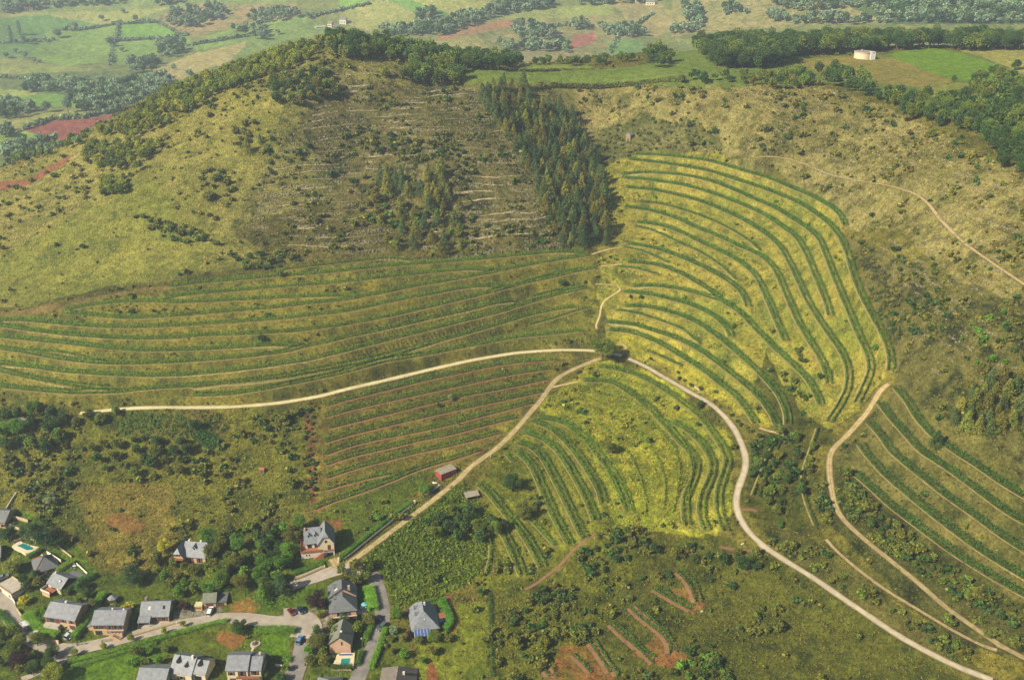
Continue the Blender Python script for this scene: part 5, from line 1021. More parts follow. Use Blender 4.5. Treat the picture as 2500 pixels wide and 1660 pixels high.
ORD = ['lowest', 'second', 'third', 'fourth', 'fifth', 'sixth', 'seventh', 'eighth', 'ninth', 'tenth', 'eleventh', 'twelfth', 'thirteenth', 'fourteenth', 'fifteenth', 'sixteenth', 'seventeenth', 'eighteenth', 'nineteenth', 'twentieth', 'twenty-first', 'twenty-second', 'twenty-third']
BN = {'T': ('of the long left terraces', 'up'), 'U': ('of the curved right terraces', 'up'), 'D': ('of the red earth terraces', 'down'),
      'N': ('on the bright spur', 'in'), 'A': ('of the lower vine arcs', 'in'), 'B': ('at the right picture edge', 'down'), 'Y': ('in the overgrown gully', 'in'), 'C': ('of the small bottom plots', 'down')}
rngv = np.random.default_rng(5)
for blk in 'TUDNABYC':
    L = [l for l in LINES if l[0] == blk]
    if blk in 'TU': L = sorted(L, key=lambda l: (l[1]+l[2])/2) if blk == 'T' else L[::-1]
    tot = len(L)
    for n, (b, z0, z1, k, (x, y, z, nx, ny)) in enumerate(L):
        w = {'up': ORD[n]+(' one' if n == 0 else ' from the bottom'), 'down': ('topmost one' if n == 0 else ORD[n]+' from the top'), 'in': ('outermost one' if n == 0 else ORD[n]+' from the outside')}[BN[blk][1]]
        col = {'T': (90,120,34), 'U': (72,112,34), 'D': (84,114,34), 'N': (82,112,34), 'A': (82,118,36), 'B': (62,98,32), 'Y': (64,92,32), 'C': (72,108,34)}[blk]
        cl = srgb(col, VEG*(1.2 if blk in 'TD' else 1.0))*rngv.uniform(.92, 1.08)
        offs = (-1.15, 1.15) if k == 2 else (0.0,)
        lab = ('double' if k == 2 else 'single')+' row of green vines, '+w+' '+BN[blk][0]
        grp = 'vine rows '+BN[blk][0]
        if k == 1:
            V, Q, T = vine_line(x, y, nx, ny, 0, rngv); o = fast_mesh('vine_row', V, Q, FOL, tint=T*cl); tag(o, lab, 'vine row', grp); continue
        r = empty('vine_row', (float(x[0]), float(y[0]), float(z[0])))
        for off in offs:
            V, Q, T = vine_line(x, y, nx, ny, off, rngv); V = V-np.array([x[0], y[0], z[0]]); fast_mesh('vine_line', V, Q, FOL, parent=r, tint=T*cl)
        tag(r, lab, 'vine row', grp)

for n, pts in enumerate(EXTRA):
    x, y, z, nx, ny = polyline(pts); V, Q, T = vine_line(x, y, nx, ny, 0, rngv, .6); tag(fast_mesh('vine_row', V, Q, FOL, tint=T*srgb((112,132,40), VEG)), 'sparse yellowish vine row on the bright spur, '+ORD[n].replace('lowest', 'first')+' from the lane side', 'vine row', 'sparse vine rows on the bright spur')
# ---------------------------------------------------------------- buildings
SLATE = mat('slate', (148,152,158), (118,122,128), .8, rough=.55, bmp=.25, stripes=('Z', 1.6, .25))
SLATED = mat('dark_slate', (118,122,124), (92,96,98), 1.2, rough=.6, bmp=.25, stripes=('Z', 1.6, .25))
LICHEN = mat('lichen_slate', (134,136,118), (110,114,98), .9, rough=.8, bmp=.3)
BROWNR = mat('brown_roof', (132,122,110), (104,96,88), 1.0, rough=.8, bmp=.3)
TAN = mat('tan_render', (226,190,146), (208,170,126), .5); CREAM = mat('cream_render', (242,226,190), (228,208,166), .4)
PINK = mat('pink_render', (220,180,150), (204,162,132), .5); WHITE = mat('white_render', (246,238,222), (228,216,194), .4)
BRICK = mat('red_brick_wall', (176,92,72), (150,76,60), 1.5); STONE = mat('stone_wall', (206,184,146), (160,140,106), 1.6, bmp=.5)
GSTONE = mat('grey_stone', (150,142,124), (112,106,92), 1.4, bmp=.5); CONC = mat('concrete', (206,196,178), (178,168,150), .7)
WOOD = mat('brown_shutter', (118,62,38), (96,50,32), 3); WOODL = mat('timber', (170,112,64), (140,90,50), 2.5)
PANE = mat('window_pane', (46,50,58), (30,34,42), .5, rough=.15); FRAME = mat('window_frame', (232,226,214), None, 1)
REDW = mat('red_boards', (206,74,58), (180,58,48), .8, stripes=('X', 1.2, .35)); SHEET = mat('fibre_sheets', (176,166,146), (146,136,116), .8, stripes=('X', .6, .3))
TERRA = mat('terracotta', (182,114,74), (154,92,58), 1.2); BLUEG = mat('blue_glazing', (92,112,170), (70,90,150), 1, rough=.3)
POOLW = mat('pool_water', (28,150,146), (20,130,130), .3, rough=.08); WHITEP = mat('white_plastic', (245,245,240), None, 1, rough=.4)
METAL = mat('grey_metal', (150,150,150), (120,120,120), 2, rough=.4); DARK = mat('dark_opening', (34,30,28), None, 1)
def roof_pts(x0, x1, y0, y1, h, rise, e0, e1, ov, lift):
    W = y1-y0; ym = (y0+y1)/2; sl = rise/(W/2); top = h+rise
    ye0, ye1, ze = y0-ov, y1+ov, h-ov*sl
    def end(x, e, sg):
        f, d = e; xe = x-sg*ov*.8
        E0, E1 = (xe, ye0, ze), (xe, ye1, ze); R = (xe+sg*d, ym, top)
        if f >= .99: return [E0, E1, (xe, ym, top), None, None]
        if f <= .01: return [E0, E1, (x+sg*d, ym, top), E0, E1]
        p0 = (xe, y0+f*W/2, h+f*rise); p1 = (xe, y1-f*W/2, h+f*rise); return [E0, E1, R, p0, p1]
    a, b = end(x0, e0, 1), end(x1, e1, -1); V, Fs = [], []
    def vi(p):
        p = (p[0], p[1], p[2]+lift)
        if p not in V: V.append(p)
        return V.index(p)
    def poly(ps):
        ids = []
        for p in ps:
            if p is None: continue
            i = vi(p)
            if i not in ids: ids.append(i)
        if len(ids) > 2: Fs.append(tuple(ids))
    poly([a[0], b[0], b[3], b[2], a[2], a[3]]); poly([b[1], a[1], a[4], a[2], b[2], b[4]])
    if a[3]: poly([a[3], a[2], a[4]])
    if b[3]: poly([b[4], b[2], b[3]])
    return V, Fs
def sw(pts): return [(y, x, z) for x, y, z in pts]
def block(root, x0, x1, y0, y1, z0, h, rise, axis='x', e0=(1, 0), e1=(1, 0), wm=TAN, rm=SLATE, ov=.45, gable=None):
    """walls with their gables, and a roof slab; returns (roof object, slope info)"""
    X0, X1, Y0, Y1 = (x0, x1, y0, y1) if axis == 'x' else (y0, y1, x0, x1)
    W = Y1-Y0; ym = (Y0+Y1)/2
    def endp(x, f):
        p = [(x, Y0, z0), (x, Y1, z0), (x, Y1, h)]
        if f > .99: p += [(x, ym, h+rise)]
        elif f > .01: p += [(x, Y1-f*W/2, h+f*rise), (x, Y0+f*W/2, h+f*rise)]
        return p+[(x, Y0, h)]
    mb = MB()
    for fl in (endp(X0, e0[0]), endp(X1, e1[0])):
        q = sw(fl) if axis == 'y' else fl; mb.add(q, [tuple(range(len(q)))])
    for yy in (Y0, Y1):
        q = [(X0, yy, z0), (X1, yy, z0), (X1, yy, h), (X0, yy, h)]; q = sw(q) if axis == 'y' else q; mb.add(q, [(0, 1, 2, 3)])
    mb.build('wall', wm, root)
    if gable:                                # an end wall of another colour, a few mm proud
        q = endp(X1, e1[0]); q = sw(q) if axis == 'y' else q; MB().shell([(x+.06, y, z) for x, y, z in q], [tuple(range(len(q)))], .001).build('gable_wall', gable, root)
    V, Fs = roof_pts(X0, X1, Y0, Y1, h, rise, e0, e1, ov, .20)
    if axis == 'y': V = sw(V)
    ro = MB().shell(V, Fs, .18).build('roof', rm, root)
    return ro, (X0, X1, Y0, Y1, h, rise, axis)
def flat_roof(root, x0, x1, y0, y1, z, rm, t=.22, ov=.3): return MB().box(x0-ov, x1+ov, y0-ov, y1+ov, z, z+t).build('roof', rm, root)
def opening(root, face, u, z, w, h, dims, kind='win', shut=True, sm=None):
    """dims = (x0,x1,y0,y1) of the block the opening sits in; u along the face, z of its sill"""
    x0, x1, y0, y1 = dims; sm = sm or WOOD
    def fb(a, b, d0, d1, za, zb, mb):
        if face == 'f': mb.box(x0+a, x0+b, y0-d1, y0-d0, za, zb)
        elif face == 'r': mb.box(x1+d0, x1+d1, y0+a, y0+b, za, zb)
        else: mb.box(x0-d1, x0-d0, y0+a, y0+b, za, zb)
        return mb
    a, b = u-w/2, u+w/2
    if kind == 'win':
        fr = MB(); fb(a-.1, b+.1, -.02, .05, z-.1, z+h+.1, fr); o = fr.build('window', FRAME, root)
        fb(a, b, .05, .08, z, z+h, MB()).build('pane', PANE, o)
        if shut:
            for q in (a-.12-w*.5, b+.12): fb(q, q+w*.5, .02, .1, z-.05, z+h+.05, MB()).build('shutter', sm, o)
    elif kind == 'door': fb(a, b, -.02, .08, z, z+h, MB()).build('door', sm, root)
    elif kind == 'garage': fb(a, b, -.02, .08, z, z+h, MB()).build('garage_door', sm, root)
def roof_z(info, v):
    X0, X1, Y0, Y1, h, rise, ax = info; W = Y1-Y0; return h+rise*(1-abs(v-(Y0+Y1)/2)/(W/2))
def chimney(ro, info, u, v, hh=1.6, s=.6, m=None):
    x, y = (u, v) if info[6] == 'x' else (u, v)
    zz = roof_z(info, v if info[6] == 'x' else u)
    o = MB().box(x-s/2, x+s/2, y-s/2, y+s/2, zz-.6, zz+hh).build('chimney', m or WHITE, ro)
    MB().box(x-s/2-.12, x+s/2+.12, y-s/2-.12, y+s/2+.12, zz+hh+.003, zz+hh+.22).build('chimney_cap', CONC, o) if False else None
    return o
def dormer(root, info, u, v, w=1.3, rm=SLATE, wm=WHITE, steep=1.4):
    """u along the ridge, v across (from the low edge towards the ridge), gable looking down the slope"""
    X0, X1, Y0, Y1, h, rise, ax = info; z = roof_z(info, v); sl = rise/((Y1-Y0)/2); ym = (Y0+Y1)/2; sgn = 1 if v < ym else -1
    H_ = 1.0; zt = z+H_; dep = (H_+.1)/sl; dep2 = (H_+w*steep/2)/sl
    V = [(u-w/2, v, z), (u+w/2, v, z), (u+w/2, v, zt), (u, v, zt+w*steep/2), (u-w/2, v, zt), (u-w/2, v+sgn*dep, zt), (u+w/2, v+sgn*dep, zt)]
    Vr = [(u-w/2-.18, v-sgn*.25, zt-.12), (u, v-sgn*.25, zt+w*steep/2+.08), (u+w/2+.18, v-sgn*.25, zt-.12), (u-w/2-.18, v+sgn*dep, zt-.12), (u, v+sgn*dep2, zt+w*steep/2+.08), (u+w/2+.18, v+sgn*dep, zt-.12)]
    pv = [(u-w*.3, v-sgn*.04, z+.2), (u+w*.3, v-sgn*.04, z+.2), (u+w*.3, v-sgn*.04, zt-.05), (u-w*.3, v-sgn*.04, zt-.05)]
    if ax == 'y': V, Vr, pv = sw(V), sw(Vr), sw(pv)
    d = MB().add(V, [(0, 1, 2, 3, 4), (0, 4, 5), (1, 6, 2)]).build('dormer', wm, root)
    MB().shell(Vr, [(0, 1, 4, 3), (1, 2, 5, 4)], .1).build('dormer_roof', rm, d); MB().shell(pv, [(0, 1, 2, 3)], .02).build('dormer_window', PANE, d)
def skylight(ro, info, u, v, w=.8, l=1.1, m=None):
    z = lambda q: roof_z(info, q)+.27; V = [(u-w/2, v-l/2, z(v-l/2)), (u+w/2, v-l/2, z(v-l/2)), (u+w/2, v+l/2, z(v+l/2)), (u-w/2, v+l/2, z(v+l/2))]
    if info[6] == 'y': V = sw(V)
    MB().shell(V, [(0, 1, 2, 3)], .08).build('skylight', m or FRAME, ro)
def site(name, label, cat, A, B, dz=0.0, group=None):
    (ax,), (ay,), (az_,) = cast(*A); (bx,), (by,), (bz,) = cast(*B)
    z = min(az_, bz)+dz; rz = math.atan2(by-ay, bx-ax); r = empty(name, (ax, ay, z), rz); tag(r, label, cat, group)
    return r, math.hypot(bx-ax, by-ay)
c1 = lambda k, x, y: P((k, [(x, y)]))[0]
D = -1.6
# H1
r, L = site('house', 'leftmost of three tan grey-roofed houses along the street, bare tan gable', 'house', c1('h',432,1080), c1('h',700,1114))
ro, i = block(r, 0, L, 0, 9.3, D, 4.8, 2.5, gable=TAN); dm = (0, L, 0, 9.3); chimney(ro, i, L*.46, 5.4, 1.0, .7)
for u, z, w, h in ((L*.6, 3.0, 1.1, 1.3), (L*.88, 3.0, 1.0, 1.3)): opening(r, 'f', u, z, w, h, dm)
opening(r, 'f', L*.22, 2.4, 2.2, 2.0, dm); opening(r, 'f', L*.43, 2.4, 1.0, 2.0, dm, 'door'); opening(r, 'f', L*.88, .1, 2.2, 2.0, dm, 'garage'); opening(r, 'f', L*.66, .6, .8, .8, dm, shut=False); opening(r, 'r', 4.5, 3.4, .5, .7, dm, shut=False)
MB().box(0, L*.5, -1.8, -.02, D, 2.3).build('terrace', CONC, r)
# H2
r, L = site('house', 'middle of the three tan grey-roofed street houses, with balcony, outside stair and side annex', 'house', c1('h',858,1152), c1('h',1140,1152))
ro, i = block(r, 0, L, 0, 9.0, D, 4.6, 2.4); dm = (0, L, 0, 9.0); chimney(ro, i, L*.55, 4.8, .9, .5)
for u in (1.5, 3.4): opening(r, 'f', u, 2.7, 1.1, 1.3, dm)
for u in (6.0, 8.0, 9.8): opening(r, 'f', u, 2.4, 1.0, 1.9, dm)
opening(r, 'f', 1.8, .1, 2.3, 1.7, dm, 'garage', sm=DARK)
b = MB().box(L*.52, L-.05, -2.0, -.03, 2.0, 2.25).build('balcony', CONC, r); mb = MB()
for k in range(5): mb.box(L*.53+k*1.25, L*.53+k*1.25+.35, -2.0, -1.7, 2.25, 3.1)
mb.box(L*.52, L-.05, -2.0, -1.75, 3.1, 3.22); mb.build('balustrade', TERRA, b); MB().box(L*.55, L-.1, -1.9, -.05, D, 1.99).build('balcony_base', TAN, r)
MB().add([(L*.72, -3.2, D), (L*.98, -3.2, D), (L*.98, -2.05, D), (L*.72, -2.05, D), (L*.72, -3.2, 2.0), (L*.98, -3.2, .1), (L*.98, -2.05, .1), (L*.72, -2.05, 2.0)], [(0, 3, 2, 1), (4, 5, 6, 7), (0, 1, 5, 4), (1, 2, 6, 5), (2, 3, 7, 6), (3, 0, 4, 7)]).build('stair', TAN, r)
MB().box(-2.4, -.03, 1.5, 7.5, D, 2.3).build('annex_wall', TAN, r); MB().add([(-2.7, 1.2, 2.35), (-.03, 1.2, 3.0), (-.03, 7.8, 3.0), (-2.7, 7.8, 2.35), (-2.7, 1.2, 2.5), (-.03, 1.2, 3.15), (-.03, 7.8, 3.15), (-2.7, 7.8, 2.5)], [(0, 3, 2, 1), (4, 5, 6, 7), (0, 1, 5, 4), (1, 2, 6, 5), (2, 3, 7, 6), (3, 0, 4, 7)]).build('annex_roof', SLATE, r)
MB().ball((L*.93, 4.4, 7.5), .45, .12, .45).build('satellite_dish', WHITEP, ro)
# H3
r, L = site('house', 'rightmost of three tan grey-roofed street houses, with red parasol under its porch roof', 'house', c1('h',1285,1026), c1('h',1542,1034))
ro, i = block(r, 0, L, 0, 8.6, D, 2.7, 2.9); dm = (0, L, 0, 8.6); skylight(ro, i, 2.9, 2.2, m=FRAME); skylight(ro, i, 8.0, 2.4, m=PANE)
MB().add([(-.4, -2.6, 1.75), (L*.4, -2.6, 1.75), (L*.4, -.1, 2.85), (-.4, -.1, 2.85), (-.4, -2.6, 1.92), (L*.4, -2.6, 1.92), (L*.4, -.1, 3.02), (-.4, -.1, 3.02)], [(0, 3, 2, 1), (4, 5, 6, 7), (0, 1, 5, 4), (1, 2, 6, 5), (2, 3, 7, 6), (3, 0, 4, 7)]).build('porch_roof', SLATE, r)
for u in (-.2, L*.37): MB().box(u, u+.22, -2.5, -2.28, D, 1.74).build('post', TAN, r)
for u in (L*.52, L*.82): opening(r, 'f', u, .5, 1.3, 1.7, dm)
opening(r, 'r', 2.5, .8, 1.0, 1.2, dm); opening(r, 'r', 6, 2.9, .8, 1.2, dm, shut=False); MB().box(-.2, .8, 6.8, 8.0, 2, 5.2).build('chimney', GSTONE, ro)
MB().box(-.6, L+.3, -3.0, -.02, D, .02).build('terrace', CONC, r)
# H4
r, L = site('house', 'low house with square hipped slate roof and red ridge tiles, right of the weeping willow', 'house', c1('h',338,636), c1('h',530,562))
ro, i = block(r, 0, L, 0, 8.6, D, 2.8, 2.9, e0=(0, 4.0), e1=(0, 4.0), wm=CREAM, rm=SLATED, ov=.7); dm = (0, L, 0, 8.6)
opening(r, 'f', 1.6, .9, 1.0, 1.2, dm); opening(r, 'f', 5.0, .9, 1.0, 1.2, dm); opening(r, 'f', L-.7, .2, .8, 2, dm, 'door', sm=DARK)
opening(r, 'l', 1.8, .0, 1.0, 2.1, dm, 'door', sm=BRICK); opening(r, 'l', 4.6, .8, 1.2, 1.3, dm); chimney(ro, i, L*.45, 4.9, .8, .7)
mb = MB(); mb.tube((-.6, -.6, 2.6), (3.9, 4.3, 5.98), .13, n=6); mb.tube((-.6, 9.2, 2.6), (3.9, 4.3, 5.98), .13, n=6); mb.build('ridge_tiles', TERRA, ro)
# H5
r, L = site('house', 'small house with pale slate roof, round roof window and red brick gable', 'house', c1('h',448,742), c1('h',572,795))
ro, i = block(r, 0, L, 0, 6.8, D, 3.2, 2.1, wm=CREAM, gable=BRICK, rm=SLATE); dm = (0, L, 0, 6.8); chimney(ro, i, .8, 3.6, .9, .5)
MB().ball((L*.72, 1.6, 4.65), .55, .5, .35).build('round_roof_window', WHITEP, ro)
opening(r, 'f', 3.0, .8, 1.2, 1.4, dm); MB().box(-.5, L*.6, -3.0, -.03, 1.2, 1.5).build('balcony', TERRA, r)
mb = MB(); mb.box(-.5, L*.6, -3.05, -2.9, 1.5, 2.4); mb.box(-.5, -.35, -2.9, -.03, 1.5, 2.4); mb.build('balcony_parapet', WHITE, r); MB().box(-.3, L*.5, -2.8, -2.6, D, 1.2).build('post', TAN, r)
MB().box(L*.3, L+2.0, 6.9, 9.8, D, 2.5).build('annex_wall', BRICK, r); MB().box(L*.25, L+2.3, 6.6, 10.1, 2.5, 2.7).build('annex_roof', SLATED, r)
# H6
r, L = site('garage', 'flat-roofed white garage on the left village street', 'garage', c1('q',-30,1300), c1('q',205,1480))
MB().box(0, L, 0, 6.0, D, 2.7).build('wall', WHITE, r); flat_roof(r, 0, L, 0, 6.0, 2.7, CONC, .2, .1); mb = MB(); mb.box(-.1, L+.1, -.12, .12, 2.9, 3.3); mb.box(-.1, L+.1, 5.9, 6.1, 2.9, 3.3); mb.box(L-.1, L+.12, .13, 5.88, 2.9, 3.3); mb.build('parapet', TAN, r)
opening(r, 'f', 1.6, .1, 2.2, 2.0, (0, L, 0, 6), 'garage'); opening(r, 'f', L-1.6, 1.0, .9, .9, (0, L, 0, 6), shut=False)
# H7, H8 at the left edge
r, L = site('house', 'house with dark roof cut by the left edge, above the round dark tree', 'house', c1('q',-170,320), c1('q',95,318))
ro, i = block(r, 0, L, 0, 8.5, D, 3.4, 2.4, wm=TAN, rm=SLATED, ov=.6); opening(r, 'f', L-1.0, 1.0, .8, 1.2, (0, L, 0, 8.5)); opening(r, 'r', 2, 1.0, .8, 1.2, (0, L, 0, 8.5))
r, L = site('house', 'tan house with pale roof cut by the left edge, behind the willow', 'house', c1('q',-200,920), c1('q',20,860))
ro, i = block(r, 0, L, 0, 8, D, 3.0, 2.2, wm=TAN, rm=SLATE); opening(r, 'f', L-1.5, 1, 1, 1.2, (0, L, 0, 8)); chimney(ro, i, L-2, 4.2, .8, .5)
# H9
r, L = site('house', 'tan house with two crossing slate roofs, timber balcony gable and two white chimneys', 'house', c1('i',85,492), c1('i',378,514))
ro, i = block(r, 3.8, L, .6, 9.6, D, 2.9, 3.3, wm=TAN, e1=(.7, .9)); chimney(ro, i, 5.0, 5.4, .9, .7); chimney(ro, i, L-3.2, 5.6, .9, .7); dormer(r, i, L*.62, 2.6, 1.2)
r2, i2 = block(r, 0, 4.9, -.8, 7.5, D, 2.9, 3.4, 'y', e0=(.45, 1.4), wm=TAN); dm = (0, 4.9, -.8, 7.5); dmm = (3.8, L, .6, 9.6)
MB().box(-.2, 5.1, -2.0, -.83, 2.5, 2.7).build('balcony', WOODL, r); MB().box(-.2, 5.1, -2.05, -1.95, 2.7, 3.5).build('balcony_rail', WOODL, r)
opening(r, 'f', 1.3, 0, .9, 2.0, dm, 'door'); opening(r, 'f', 3.6, .3, 1.1, 1.7, dm); opening(r, 'f', 2.4, 3.5, 1.0, 1.2, dm)
for u in (3.0, 6.5): opening(r, 'f', u, .2, 1.0, 1.9, dmm)
opening(r, 'r', 5.5, .3, 1.2, 1.8, dmm, shut=False)
# H10
r, L = site('house', 'tall cream house with steep slate roofs, two pointed dormers and terracotta terrace', 'house', c1('p',475,1115), c1('p',1535,975), group=None)
MB().box(0, L, 0, 9.4, D, 2.9).build('basement_wall', WHITE, r); MB().box(-.15, L+.15, -.35, 9.6, 2.9, 3.08).build('terrace_floor', TERRA, r)
mb = MB(); mb.box(-.15, L*.62, -.35, -.2, 3.08, 3.75); mb.box(-.15, 0, -.2, 8.5, 3.08, 3.75); mb.build('terrace_rail', TERRA, r)
ro, i = block(r, 1.7, L*.6, 2.3, 9.3, 3.09, 5.6, 4.3, wm=WHITE, e0=(.6, .8)); dormer(r, i, 3.3, 3.5, 1.05); dormer(r, i, 5.7, 3.5, 1.05); chimney(ro, i, 1.9, 5.2, 1.3, .6, PINK)
r2, i2 = block(r, L*.53, L, 0, 9.4, 3.09, 6.1, 4.4, 'y', e0=(.6, 1.6), e1=(.6, 1.4), wm=CREAM); dw = (L*.53, L, 0, 9.4); db = (0, L, 0, 9.4); dq = (1.7, L*.6, 2.3, 9.3)
opening(r, 'f', (L*.47)*.5, 6.4, .8, 1.1, dw, shut=False); opening(r, 'f', (L*.47)*.68, 3.2, 1.1, 2.1, dw, 'door'); opening(r, 'f', L*.86, .1, 2.3, 1.8, db, 'garage', sm=DARK)
for u in (2.0, 3.0, 8.2): opening(r, 'f', u, 1.3, .4, .6, db, shut=False)
opening(r, 'f', 1.6, 3.2, 1.5, 2.0, dq, 'win', False); opening(r, 'f', 4.2, 3.2, 1.5, 2.0, dq, 'win', False)
MB().add([(L*.35, -1.2, D), (L*.68, -1.2, D), (L*.68, -.4, D), (L*.35, -.4, D), (L*.35, -1.2, .1), (L*.68, -1.2, 3.0), (L*.68, -.4, 3.0), (L*.35, -.4, .1)], [(0, 3, 2, 1), (4, 5, 6, 7), (0, 1, 5, 4), (1, 2, 6, 5), (2, 3, 7, 6), (3, 0, 4, 7)]).build('stair', TERRA, r)
# H11
r, L = site('garage', 'tan garage with two brown doors and stepped roofs beside the white car', 'garage', c1('i',368,914), c1('i',478,906))
ro, i = block(r, 0, L, 0, 5.5, D, 2.7, 1.7, wm=TAN, rm=LICHEN); opening(r, 'f', L*.5, 0, 2.5, 2.1, (0, L, 0, 5.5), 'garage')
MB().box(L+.02, L+3.6, .4, 5.2, D, 2.1).build('annex_wall', TAN, r); MB().box(L+.02, L+3.9, 0, 5.5, 2.12, 2.3).build('annex_roof', SLATED, r); opening(r, 'f', L+1.8, 0, 2.1, 1.6, (0, L+3.6, .4, 5.2), 'garage')
# H12
r, L = site('house', 'pink house with steep dark stepped roofs and tall pink chimney beside the copper beech', 'house', c1('k',170,700), c1('k',548,645))
ro, i = block(r, 0, L, 0, 7.4, D, 4.0, 3.0, 'y', e0=(0, 4.2), wm=PINK, rm=SLATED, ov=.5); dm = (0, L, 0, 7.4)
r2, i2 = block(r, -.3, L+.2, 7.0, 13.5, D, 4.9, 3.6, 'y', e1=(.4, 2), wm=PINK, rm=SLATED, ov=.5)
dormer(r, i, 5.6, 1.6, 1.8, SLATED, SLATED, .5); dormer(r, i2, 10.6, 1.4, 1.8, SLATED, SLATED, .5); skylight(r2, i2, 8.4, 2.3, m=FRAME)
chimney(r2, i2, L*.76, 7.9, 1.9, .8, PINK)
for u, w in ((L*.58, 1.6), (L*.3, 1.0)): opening(r, 'f', u, 1.9, w, 1.8, dm, 'win', w > 1.2)
b = MB().box(-.3, L+.2, -1.7, -.03, 1.5, 1.72).build('balcony', CONC, r); MB().box(-.3, L+.2, -1.75, -1.65, 1.72, 2.5).build('balcony_rail', WOOD, b)
for u in (0, L*.5, L-.2): MB().box(u, u+.25, -1.6, -1.35, D, 1.5).build('post', CONC, r)
MB().box(L+.25, L+3.6, 1.0, 4.5, D, 1.3).build('side_terrace', CONC, r)
# H13
r, L = site('house', 'house with blank pink gable and mossy grey roof behind the square pool', 'house', c1('k',152,1170), c1('k',465,1172))
ro, i = block(r, 0, L, 0, 9.0, D, 4.2, 2.9, 'y', wm=PINK, rm=LICHEN); dm = (0, L, 0, 9); opening(r, 'f', L*.6, 3.6, .55, 1.5, dm, 'win', False); MB().ball((L*.56, 2.6, 7.3), .45, .45, .4).build('roof_vent', WHITEP, ro); skylight(ro, i, 5, 1.6, m=PANE); opening(r, 'l', 3, 1.5, 1, 1.2, dm)
# H14
r, L = site('house', 'cream two-storey house with brown shutters and two-part slate roof at the bottom', 'house', c1('i',586,1592), c1('i',892,1590))
ro, i = block(r, 0, L*.62, 0, 8.6, D, 5.6, 2.3, wm=CREAM, e1=(1, 0)); dm = (0, L*.62, 0, 8.6)
r2, i2 = block(r, L*.62+.02, L, .5, 8.2, D, 5.2, 2.1, wm=CREAM); d2 = (L*.62, L, .5, 8.2); chimney(r2, i2, L*.88, 6.5, 1.1, .6)
for u in (1.5,): opening(r, 'f', u, 3.4, 1.0, 1.3, dm)
opening(r, 'f', L*.45, 3.0, 1.2, 1.9, dm); opening(r, 'f', L*.12+.4, .1, 2.0, 1.9, dm, 'garage'); opening(r, 'f', L*.2, 3.0, 1.2, 1.9, d2); opening(r, 'f', L*.44, .8, 1.0, .5, dm, shut=False)
b = MB().box(L*.3, L-.1, -1.3, -.03, 2.75, 2.9).build('balcony', WOODL, r); MB().box(L*.3, L-.1, -1.35, -1.25, 2.9, 3.7).build('balcony_rail', WOODL, b)
for v in (2.0, 4.2, 6.4): opening(r, 'r', v, 3.2, .8, 1.1, d2)
# H15, H16
r, L = site('house', 'slate-roofed house with two dormers and white chimney at the lower left', 'house', c1('i',70,1560), c1('i',258,1585))
ro, i = block(r, 0, L, 0, 9.4, D, 3.2, 3.3, wm=CREAM); chimney(ro, i, L*.88, 4.2, 1.5, .7); dormer(r, i, L*.25, 2.4, 1.2, SLATED, WOOD); dormer(r, i, L*.68, 1.6, 1.0, SLATED, WOOD, .9); opening(r, 'f', L*.5, .6, 1.2, 1.4, (0, L, 0, 9.4))
r2, i2 = block(r, L+.02, L+4.6, .8, 8.2, D, 3.4, 2.4, wm=CREAM); dormer(r, i2, L+2.0, 2.6, 1.2, SLATED, WOOD); opening(r, 'f', 2.0, .4, 2.4, 1.9, (L, L+4.6, .8, 8.2), 'win', False)
r, L = site('house', 'long plain grey roof cut by the bottom edge at the lower left', 'house', c1('s',336,1682), c1('s',404,1686))
ro, i = block(r, 0, L, 0, 9.0, D, 2.9, 2.4, wm=CREAM)
# H17
r, L = site('house', 'slate-hipped house with blue glazed veranda and beige carport', 'house', c1('j',1150,1172), c1('j',1385,1140))
ro, i = block(r, 0, L, 0, 11.5, D, 2.8, 3.9, 'y', e0=(0, 4.6), e1=(.5, 2.0), wm=TAN, rm=SLATE, ov=.5); dm = (0, L, 0, 11.5); dormer(r, i, 6.0, 1.6, 1.5, SLATED, SLATED, .7); dormer(r, i, 9.4, 1.6, 1.5, SLATED, SLATED, .7); chimney(ro, i, L*.58, 8.6, 1.3, .6)
MB().ball((L*.5, 2.4, 4.95), .3, .3, .25).build('roof_vent', WHITEP, ro)
v = MB().add([(.4, -2.8, 1.9), (L*.66, -2.8, 1.9), (L*.66, -.05, 2.8), (.4, -.05, 2.8), (.4, -2.8, 2.02), (L*.66, -2.8, 2.02), (L*.66, -.05, 2.92), (.4, -.05, 2.92)], [(0, 3, 2, 1), (4, 5, 6, 7), (0, 1, 5, 4), (1, 2, 6, 5), (2, 3, 7, 6), (3, 0, 4, 7)]).build('veranda_roof', BLUEG, r)
mb = MB()
for k in range(6): mb.add([(x_+dx_, y_, z_) for x_, dx_, y_, z_ in ((.4+k*(L*.66-.4)/5, 0, -2.82, 2.03), (.4+k*(L*.66-.4)/5, .1, -2.82, 2.03), (.4+k*(L*.66-.4)/5, .1, -.05, 2.95), (.4+k*(L*.66-.4)/5, 0, -.05, 2.95))], [(0, 1, 2, 3)])
mb.build('glazing_bar', WHITEP, v)
for k in range(3): MB().box(.45+k*(L*.66-.7)/2, .6+k*(L*.66-.7)/2, -2.75, -2.6, D, 1.89).build('post', WHITEP, r)
opening(r, 'f', L*.84, .9, 1.2, 1.3, dm); opening(r, 'f', L*.3, .1, 2.6, 2.0, dm, 'win', False)
MB().box(L+.3, L+3.4, 5.0, 8.0, 2.2, 2.35).build('carport_roof', WOODL, r)
for x_, y_ in ((L+.4, 5.1), (L+3.2, 5.1), (L+3.2, 7.8)): MB().box(x_, x_+.12, y_, y_+.12, D, 2.19).build('post', WOODL, r)
